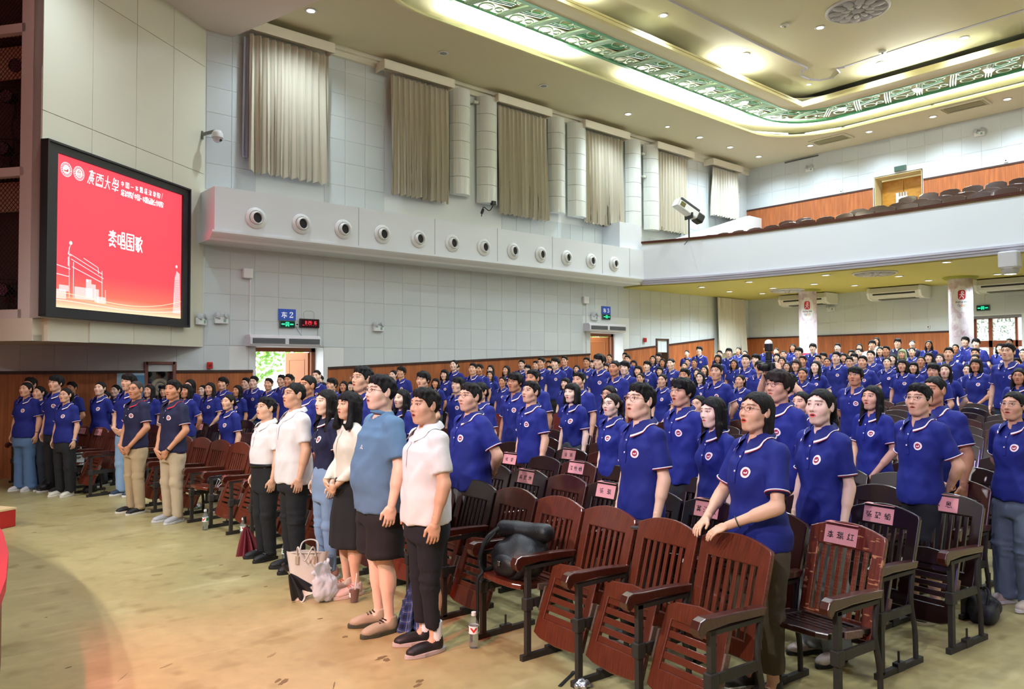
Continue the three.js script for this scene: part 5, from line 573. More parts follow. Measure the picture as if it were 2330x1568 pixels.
const torsoRows = (p, o = 0) => { const g = p.g, b = p.belly ?? 0; return (p.sex === 'f' ? [[.80, .168, .118], [.92, .172, .122, -.006], [1.0, .16, .112], [1.09, .143 + b * .5, .106 + b], [1.2, .153, .116, .01], [1.3, .158, .11, .004], [1.36, .146, .09, -.006], [1.41, .095, .072, -.012], [1.47, .052, .056, -.016]] : [[.78, .172, .122], [.9, .175, .124], [1.0, .17, .118 + b * .8, b * .4], [1.1, .17, .116 + b, b * .5], [1.2, .18, .12 + b * .5, .004], [1.3, .186, .118, .004], [1.36, .168, .1, -.004], [1.41, .11, .078, -.01], [1.47, .058, .06, -.014]]).map(([y, rx, rz, cz = 0]) => { const k = y < 1.33 ? g : lerp(g, 1, (y - 1.33) / .14); return [y, rx * k + o, rz * (1 + (k - 1) * 1.3) + o, cz]; }); };
function headMatrix(p) { const m = new THREE.Matrix4().makeRotationFromEuler(new THREE.Euler(-R(p.pitch ?? 6), R((p.yaw ?? 0) + 9), R(p.roll ?? 0), 'YXZ')), s = p.hs ?? (p.sex === 'f' ? .97 : 1); return new THREE.Matrix4().makeTranslation(0, 1.487, -.018).multiply(m).multiply(new THREE.Matrix4().makeTranslation(0, .105 * s, .036)).multiply(new THREE.Matrix4().makeScale(s, s, s)); }
function bodyGeo(p, q) {
  return memo(['body', q, p.sex, p.g, p.belly, p.pose, p.poseR, p.full, p.open, p.look, p.lip, p.pitch, p.yaw, p.roll, p.hs].join(), () => {
    const c = LOD[q], g = p.g, A = armsOf(p), trunk = [loft(torsoRows(p, -.016)), cap(0, 1.40, -.02, 0, 1.50, -.012, .056 * (p.sex === 'f' ? .88 : 1), .052 * (p.sex === 'f' ? .88 : 1))], legs = [];
    for (const s of [1, -1]) { legs.push(cap(s * .088, .87, -.005, s * .092, .48, .012, .079 * g, .05), cap(s * .092, .48, .012, s * .096, .09, -.022, .05, .033), ell(s * .095, .34, -.018, .049, .11, .052), cap(s * .096, .06, -.03, s * .105, .03, .12, .036, .03)); for (const a of A) if (a.s === s) trunk.push(cap(s * .07, 1.41, -.016, ...a.sh, .042, .046)); }
    const f1 = union([...trunk, ...legs], .03), gs = [meshOf(f1, [-.34, -.02, -.24], [.34, 1.54, .26], c.body)];
    for (const a of A) { const r = p.sex === 'f' ? .88 : 1, k = 1 + (g - 1) * .7, f = union([cap(...a.sh, ...a.el, .046 * r * k, .037 * r * k), cap(...a.el, ...a.wr, .038 * r * k, .026 * r), cap(...a.el.map((v, i) => lerp(v, a.wr[i], .12)), ...a.el.map((v, i) => lerp(v, a.wr[i], .4)), .0395 * r * k, .036 * r * k)], .02), lo = [0, 1, 2].map((i) => Math.min(a.sh[i], a.el[i], a.wr[i]) - .07), hi = [0, 1, 2].map((i) => Math.max(a.sh[i], a.el[i], a.wr[i]) + .07); gs.push(meshOf(f, lo, hi, c.arm)); const hg = handGeo(a.curl, c.hand), ks = p.sex === 'f' ? .9 : 1; gs.push(placed(hg.clone().scale(ks, ks, ks), a.wr, a.dir, a.palm, a.s < 0)); }
    gs.push(headGeo(p, c.head).clone().applyMatrix4(headMatrix(p)));
    return mergeIndexed(gs);
  });
}
function shirtField(p) {
  const A = armsOf(p), k = 1 + (p.g - 1) * .7, sl = p.sleeve ?? .76, hem = p.hem ?? .84, T = [loft(torsoRows(p, p.tuck ? -.002 : .004).map((r) => p.tuck ? r : [r[0], r[1] + .016 * clamp((1.12 - r[0]) / .15, 0, 1), r[2] + .016 * clamp((1.12 - r[0]) / .15, 0, 1), r[3]])), cap(-.05, 1.405, -.014, .05, 1.405, -.014, .052)];
  if (p.sex === 'f') T.push(ell(.066, 1.235, .068, .062, .062, .05), ell(-.066, 1.235, .068, .062, .062, .05));
  const body = union(T, .03), sleeves = A.map((a) => { const long = sl > 1, t = long ? 1 : sl, end = a.el.map((v, i) => lerp(a.sh[i], v, t)), d = V(...a.el).sub(V(...a.sh)).normalize(), w = p.sex === 'f' ? .92 : 1, up = cap(a.s * .06, 1.412, -.014, ...a.sh, .048, .057 * k), main = cap(...a.sh, ...a.el, .063 * w * k, (long ? .052 : .061) * w * k), low = long ? cap(...a.el, ...a.wr, .055 * w, .043 * w) : null, wd = V(...a.wr).sub(V(...a.el)).normalize(); p['cuff' + a.s] = long ? { at: a.wr.map((v, i) => lerp(a.el[i], v, .94)), d: wd, r: .046 * w } : { at: end, d, r: (.063 + (.061 - .063) * t) * w * k };
    return (x, y, z) => { let e = main(x, y, z); if (long) { e = smin(e, low(x, y, z), .02); e = Math.max(e, (x - a.wr[0]) * wd.x + (y - a.wr[1]) * wd.y + (z - a.wr[2]) * wd.z + .012); } else { e = Math.max(e, (x - end[0]) * d.x + (y - end[1]) * d.y + (z - end[2]) * d.z); } return smin(up(x, y, z), e, .02); }; });
  const neck = p.crew ? cap(0, 1.58, -.02, 0, 1.44, .01, .07, .066) : cap(0, 1.56, -.016, 0, 1.395, .085, .062, .022), sd = p.seed ?? 1;
  return (x, y, z) => { let d = body(x, y, z); d = smin(d, sleeves[0](x, y, z), .028); d = smin(d, sleeves[1](x, y, z), .028); d = Math.max(d, hem - y, -neck(x, y, z)); const w = noise3(x * 9 + sd, y * 13 - Math.abs(x) * 16, z * 9 + 7) - .5, v = Math.sin(x * 38 + sd + 2 * noise3(x * 6, y * 4, sd)) * clamp((1.15 - y) * 3, 0, 1); const e = noise3(x * 22 + sd, y * 30 + x * 22, z * 22 + 3) - .5; return d - w * .017 - v * .0034 - e * .004; };
}
function legsField(p) {
  const g = p.g, b = p.bottom ?? 'pants', rows = p.sex === 'f' ? [[.7, .172, .125], [.86, .184, .134, -.008], [.94, .172, .124], [1.02, .150 * g + (p.belly ?? 0) * .5, .112 + (p.belly ?? 0)]] : [[.72, .175, .128], [.86, .184, .134, -.006], [.94, .178, .126], [1.01, .172, .12 + (p.belly ?? 0) * .8, (p.belly ?? 0) * .4]], T = rows.map(([y, rx, rz, cz]) => [y, rx * g, rz * (1 + (g - 1) * 1.2), cz]), sd = p.seed ?? 1, top = p.tuck ? 1.02 : .98, hemS = p.hem ?? .84;
  if (b === 'skirt') { const f = loft([[.38, .2, .16], [.6, .195, .15], ...T.slice(1)]); return (x, y, z) => Math.max(f(x, y, z) - (noise3(x * 12 + sd, y * 3, z * 12) - .5) * .02 - .006 * Math.sin(Math.atan2(z, x) * 9) * clamp((.9 - y) * 2, 0, 1), .40 - y, y - top); }
  const [hr, kr, ar, hem] = { pants: [.102, .076, .06, .055], slim: [.097, .064, .046, .08], wide: [.106, .094, .092, .04], flare: [.1, .072, .1, .03], shorts: [.112, .112, .112, .5], crop: [.104, .088, .062, .17] }[b], hemL = p.sock ? .15 : hem, L_ = [1, -1].map((s) => union([cap(s * .086, .86, -.004, s * .093, .47, .012, hr * g, kr * (1 + (g - 1) * .6)), cap(s * .093, .47, .012, s * .097, .05, -.015, kr * (1 + (g - 1) * .6), ar)], .02)), hip = loft(T);
  return (x, y, z) => { let d = smin(Math.min(L_[0](x, y, z), L_[1](x, y, z)), hip(x, y, z), .03); const tk = p.tuck ? 0 : .014 * clamp((y - hemS + .03) / .05, 0, 1); d = Math.max(d + tk, hemL - y, y - top); const fold = Math.max(0, 1 - Math.abs(y - .47) / .12) + Math.max(0, 1 - Math.abs(y - .12) / .1); return d - (noise3(x * 10 + sd, y * (14 + 14 * fold), z * 10) - .5) * (.012 + .016 * fold); };
}
function surfZ(f, x, y) { let z = .32; for (let i = 0; i < 60 && z > -.1; i++) { const d = f(x, y, z); if (d < .0008) break; z -= Math.max(d * .7, .0006); } return z; }
const M2 = { polo: { b: new THREE.MeshStandardMaterial({ color: '#0d1d78', roughness: .78, bumpMap: tr(weave, 14, 14), bumpScale: .0004 }), n: new THREE.MeshStandardMaterial({ color: '#15183c', roughness: .8, bumpMap: tr(weave, 14, 14), bumpScale: .0004 }), w: new THREE.MeshStandardMaterial({ color: '#e6e3e2', roughness: .75, bumpMap: tr(weave, 14, 14), bumpScale: .0004 }), i: new THREE.MeshPhysicalMaterial({ color: '#e4dccd', roughness: .5, sheen: .5, sheenRoughness: .4, bumpMap: tr(weave, 20, 20), bumpScale: .0002 }), t: new THREE.MeshStandardMaterial({ color: '#5a7d9c', roughness: .85, bumpMap: tr(weave, 14, 14), bumpScale: .0004 }), k: std('1b1c20', .8) },
  skin: ['#dba98a', '#e3b394', '#c98f6c', '#ecc3a8', '#f0cdb6'].map((c) => new THREE.MeshPhysicalMaterial({ color: c, roughness: .52, vertexColors: true, sheen: .15, sheenColor: new THREE.Color('#ff9a80') })), trim: new THREE.MeshStandardMaterial({ vertexColors: true, roughness: .75, side: THREE.DoubleSide }), button: std('e8e8ea', .25), legs: {}, shoe: {},
  hair: ['#0d0b0b', '#15100e', '#231712', '#3a2a1c', '#8f9a6a', '#3d3835'].map((c) => new THREE.MeshPhysicalMaterial({ color: c, roughness: .55, specularIntensity: .5, bumpMap: tr(fineBump, 30, 2), bumpScale: .002 })) };
const legMat = (c) => M2.legs[c] ??= std(c, .85, { bumpMap: tr(weave, 12, 12), bumpScale: .0006 });
const badgeTex = (c1) => canvasTex(128, 128, (x) => { x.fillStyle = '#f4eef0'; x.fillRect(0, 0, 128, 128); x.strokeStyle = '#d8a8b2'; x.lineWidth = 3; x.setLineDash([5, 5]); x.beginPath(); x.arc(64, 64, 53, 0, 7); x.stroke(); x.setLineDash([]); x.fillStyle = c1; x.beginPath(); x.arc(64, 64, 40, 0, 7); x.fill(); x.fillStyle = '#f6eef0'; if (c1 === '#9c1f3f') { x.beginPath(); x.moveTo(40, 62); x.lineTo(52, 58); x.quadraticCurveTo(60, 70, 70, 62); x.lineTo(86, 46); x.lineTo(86, 76); x.lineTo(70, 76); x.quadraticCurveTo(56, 82, 40, 74); x.fill(); } else { x.lineWidth = 6; x.strokeStyle = '#f6eef0'; x.beginPath(); x.moveTo(44, 84); x.lineTo(64, 42); x.lineTo(84, 84); x.moveTo(54, 68); x.lineTo(74, 68); x.stroke(); } });
M2.badge = new THREE.MeshStandardMaterial({ map: badgeTex('#9c1f3f'), roughness: .5 }); M2.badgeN = new THREE.MeshStandardMaterial({ map: badgeTex('#8c2030'), roughness: .5 });
function collarGeo(p, base, tip1, tip2, sf) {
  const fit = (q, gap) => { for (let i = 0; i < 6; i++) { const d = sf(...q); if (d > gap) break; const e = .004, gx = sf(q[0] + e, q[1], q[2]) - d, gy = sf(q[0], q[1] + e, q[2]) - d, gz = sf(q[0], q[1], q[2] + e) - d, l = Math.hypot(gx, gy, gz) || 1, m = gap - d; q[0] += gx / l * m; q[1] += gy / l * m; q[2] += gz / l * m; } return q; };
  const w = p.sex === 'f' ? .93 : 1, P = (t, v) => { const th = lerp(-152, 152, t) * PI / 180, f = (1 - Math.cos(th)) / 2, fr = Math.max(0, (f - .55) / .45), r0 = .066 * w, ro = (.036 + .014 * f + .012 * fr) * v; return [Math.sin(th) * (r0 + ro * .95) * (1 - .12 * fr * (1 - v)), lerp(1.492, 1.44, f) + .012 * Math.sin(v * PI) - (.036 + .018 * f + .03 * fr) * v, -.020 - Math.cos(th) * (r0 + ro) + .026 * f + .010 * fr * v]; };
  const n = 40, strip = (a, b, m, c) => tint(grid(n, m, (u, v) => fit(P(u, lerp(a, b, v)), .0045)), c), S3 = (h) => { const q = new THREE.Color(h); return [q.r, q.g, q.b]; };
  const list = [strip(0, .85, 4, S3(base)), strip(.85, .95, 1, S3(tip1)), strip(.95, 1, 1, S3(tip2)), tint(grid(n, 2, (u, v) => { const q = fit(P(u, v * .98), .0022); return q; }), S3(base))];
  return merge(list);
}
const glassesGeo = (round) => memo('gl' + round, () => { const g = []; for (const s of [-1, 1]) { const t = new THREE.TorusGeometry(1, .07, 5, 28); t.scale(round ? .0215 : .0235, round ? .0205 : .016, .02).rotateY(s * .16).translate(s * .034, .0085, .1045); g.push(t, rod([s * .057, .012, .099], [s * .074, .010, .05], .0013, 5), rod([s * .074, .01, .05], [s * .079, .004, -.012], .0013, 5)); } g.push(tube([[-.0135, .011, .109], [0, .0145, .112], [.0135, .011, .109]], .0014, 8, 5)); return merge(g); });
const lensGeo = (round) => memo('ln' + round, () => merge([-1, 1].map((s) => new THREE.CircleGeometry(1, 20).scale(round ? .021 : .023, round ? .02 : .0155, 1).rotateY(s * .16).translate(s * .034, .0085, .1045))));
M2.rim = [std('1b1a1c', .3, { metalness: .3 }), std('8a7560', .25, { metalness: .8 }), std('4a3430', .35), std('b5b8bd', .2, { metalness: .9 })];
const shoeGeo = memo('shoe', () => { const f = union([ell(0, .05, -.035, .036, .05, .045), ell(0, .042, .05, .04, .042, .08), ell(0, .034, .12, .043, .034, .065), cap(0, .06, -.03, 0, .10, -.035, .036, .038)], .03); return { upper: meshOf((x, y, z) => Math.max(f(x, y, z), .018 - y, y - .112), [-.06, 0, -.11], [.06, .13, .21], .0095), sole: extrude(Array.from({ length: 28 }, (_, i) => { const a = i / 28 * 2 * PI, z = Math.sin(a), w = z > 0 ? .048 : .040; return [Math.cos(a) * w * (1 - .08 * z), .045 + z * (.145)]; }), .02, .004).rotateX(PI / 2).translate(0, .024, 0) }; });
function makePerson(p, q) {
  const o = thing('person', p.label, 'person', p.at, p.turn), near = q === 'A' || q === 'B', H = p.H / 1.72; o.scale.set(H, H, H); if (p.group) o.userData.group = p.group;
  p.g ??= 1; p.seed ??= 1;
  obj('body', bodyGeo(p, q), M2.skin[p.skin ?? 0], o);
  const hm = headMatrix(p), hair = obj('hair', hairGeo(p.hair, LOD[q].hair), M2.hair[p.hc ?? 0], o); hair.applyMatrix4(hm);
  const key = [q, p.sex, p.g, p.belly, p.pose, p.poseR, p.hem, p.tuck, p.sleeve, p.crew, near ? p.seed : p.seed % 2].join(), sf = memo('sf' + key, () => { const s = { ...p }; const f = shirtField(s); return { f, c: [s.cuff1, s['cuff-1']] }; });
  obj('shirt', memo('shirt' + key, () => meshOf(sf.f, [-.36, .76, -.25], [.36, 1.52, .32], LOD[q].shirt)), M2.polo[p.shirt ?? 'b'], o);
  const lk = [q, p.sex, p.g, p.belly, p.bottom, p.tuck, near ? p.seed : 0].join(), bn = p.bottom === 'skirt' ? 'skirt' : p.bottom === 'shorts' ? 'shorts' : 'trousers';
  obj(bn, memo('legs' + lk, () => meshOf(legsField(p), [-.3, .0, -.25], [.3, 1.05, .25], LOD[q].legs)), legMat(p.leg ?? '#1c1d22'), o);
  const sm = M2.shoe[p.shoe ?? '#26262a'] ??= std(p.shoe ?? '#26262a', .55), so = M2.shoe['s' + (p.sole ?? '#d8d5ce')] ??= std(p.sole ?? '#d8d5ce', .6);
  for (const s of [1, -1]) { const u = obj('shoe', shoeGeo.upper, sm, o); u.position.set(s * .098, 0, 0); u.rotation.y = s * .14; if (near || p.k < 2) { obj('sole', shoeGeo.sole, so, u); if (p.lace) { for (let i = 0; i < 4; i++) obj('lace', box(.05 - i * .004, .006, .008, 0, .094 - i * .007, .018 + i * .02), M2.shoe['l' + p.lace] ??= std(p.lace, .7), u); } if (p.sock) obj('sock', cyl(.041, .042, .12, 0, .14, -.03, 16), std(p.sock, .8), u); } else if (p.k >= 0) u.material = sm; }
  const base = p.shirt ?? 'b', polo = base === 'b' || base === 'n';
  if (!p.crew && !p.stand) obj('collar', memo('collar' + key + base + (p.redtip ? 1 : 0), () => collarGeo(p, { b: '#0c1a6c', n: '#131636', w: '#e2e0df' }[base], polo ? (p.redtip ? '#c8263a' : '#f0eef0') : '#e2e0df', polo ? '#8c2038' : '#dddbd9', sf.f)), M2.trim, o);
  if (p.crew) obj('neckband', new THREE.TorusGeometry(.074, .008, 8, 40).scale(1, 1, 1.7).rotateX(PI / 2 - .28).translate(0, 1.452, -.004), M2.polo[base], o);
  if (p.stand) obj('collar', lathe([[.056, 0], [.060, .0], [.054, .045], [.050, .045]], 24).scale(1, 1, 1.05).translate(0, 1.44, -.012), M2.polo[base], o);
  if (polo && q !== 'D') obj('sleeve_trim', memo('trim' + key + base, () => merge(sf.c.flatMap((c) => [0, 1].map((i) => { const t = tint(new THREE.TorusGeometry(c.r + .0035, .0032, 5, 26), i ? [.28, .02, .06] : [.9, .88, .9]); t.applyQuaternion(new THREE.Quaternion().setFromUnitVectors(V(0, 0, 1), c.d)); return t.translate(c.at[0] - c.d.x * (.01 - i * .006), c.at[1] - c.d.y * (.01 - i * .006), c.at[2] - c.d.z * (.01 - i * .006)); })))), M2.trim, o);
  if (polo) { const b = memo('badge' + key, () => { const x = .086 * (p.sex === 'f' ? .9 : 1), y = 1.265; const P = (dx, dy) => [x + dx, y + dy, surfZ(sf.f, x + dx, y + dy) + .003], g = new THREE.CircleGeometry(.03, 24), a = g.attributes.position; for (let i = 0; i < a.count; i++) a.setXYZ(i, ...P(a.getX(i), a.getY(i))); g.computeVertexNormals(); return g; }); obj('badge', b, base === 'n' ? M2.badgeN : M2.badge, o); }
  if (near && !p.crew) { obj('placket', memo('plk' + key, () => grid(2, 12, (u, v) => { const y = lerp(1.20, 1.385, v), x = (u - .5) * .03; return [x, y, surfZ(sf.f, x, y) + .0035]; })), M2.polo[base], o); if (base !== 'i') for (const y of p.shirt === 'w' ? [1.36] : [1.345, 1.265]) { const bt = obj('button', memo('btn', () => cyl(.006, .006, .003, 0, 0, 0, 12).rotateX(PI / 2)), M2.button, o); bt.position.set(.002, y, surfZ(sf.f, .002, y) + .006); } }
  if (p.glasses) { const g = obj('glasses', glassesGeo(p.glasses !== 2), M2.rim[p.rim ?? 0], o); g.applyMatrix4(hm); if (near) obj('lens', lensGeo(p.glasses !== 2), M.lensGlass ??= new THREE.MeshPhysicalMaterial({ color: '#ffffff', roughness: .02, transmission: 1, thickness: 0, ior: 1.15, side: THREE.DoubleSide }), g); }
  const A = armsOf(p); if (p.watch) { const a = A[p.watch === 'r' ? 1 : 0], d = V(...a.wr).sub(V(...a.el)).normalize(), w = obj('wristwatch', [new THREE.TorusGeometry(.03, .006, 6, 20).scale(1, 1, 1.6), rbox(.03, .034, .012, .004, .0, .03, 0).rotateX(PI / 2)], std(p.watchc ?? '141417', .4), o); w.quaternion.setFromUnitVectors(V(0, 0, 1), d); w.position.set(...a.wr.map((v, i) => lerp(v, a.el[i], .1))); }
  if (p.bangle) { const a = A[0], d = V(...a.wr).sub(V(...a.el)).normalize(), w = obj('bracelet', new THREE.TorusGeometry(.033, .0035, 6, 24), std(p.bangle, .4), o); w.quaternion.setFromUnitVectors(V(0, 0, 1), d); w.position.set(...a.wr.map((v, i) => lerp(v, a.el[i], .22))); }
  if (p.belt) obj('belt', lathe([[.0, 0], [1, 0], [1.01, .035], [0, .035]], 32).scale(.177 * p.g, 1, (.123 + (p.belly ?? 0) * .8) * (1 + (p.g - 1) * 1.2)).translate(0, .985, (p.belly ?? 0) * .4), std('15151a', .4), o);
  if (p.bud) obj('earbud', [new THREE.SphereGeometry(.009, 10, 8).translate(.083, -.004, .002), rod([.084, -.004, .004], [.084, -.03, .012], .003, 6)], M2.button, o).applyMatrix4(hm);
  if (p.clip) obj('hair_clip', rbox(.03, .012, .012, .004, .04, .115, .05), std('d8344a', .4), o).applyMatrix4(hm);
  if (p.print) obj('chest_print', grid(4, 4, (u, v) => { const x = .05 + u * .035, y = 1.22 + v * .035; return [x, y, surfZ(sf.f, x, y) + .003]; }), new THREE.MeshStandardMaterial({ color: '#eef2f5', alphaTest: .5, alphaMap: canvasTex(64, 64, (x) => { x.fillStyle = '#000'; x.fillRect(0, 0, 64, 64); x.strokeStyle = '#fff'; x.lineWidth = 6; x.beginPath(); x.moveTo(10, 56); x.lineTo(32, 6); x.lineTo(50, 56); x.moveTo(20, 40); x.lineTo(60, 50); x.stroke(); }), roughness: .8 }), o);
  return o;
}
// ---------------------------------------------------------------- everybody in the hall: where the head is seen, how it looks
const FOCUS = V(-8, 0, -7), people = [];
const JEANS = '#55708f', KHAKI = '#b49f7c', BLACK = '#17181c';
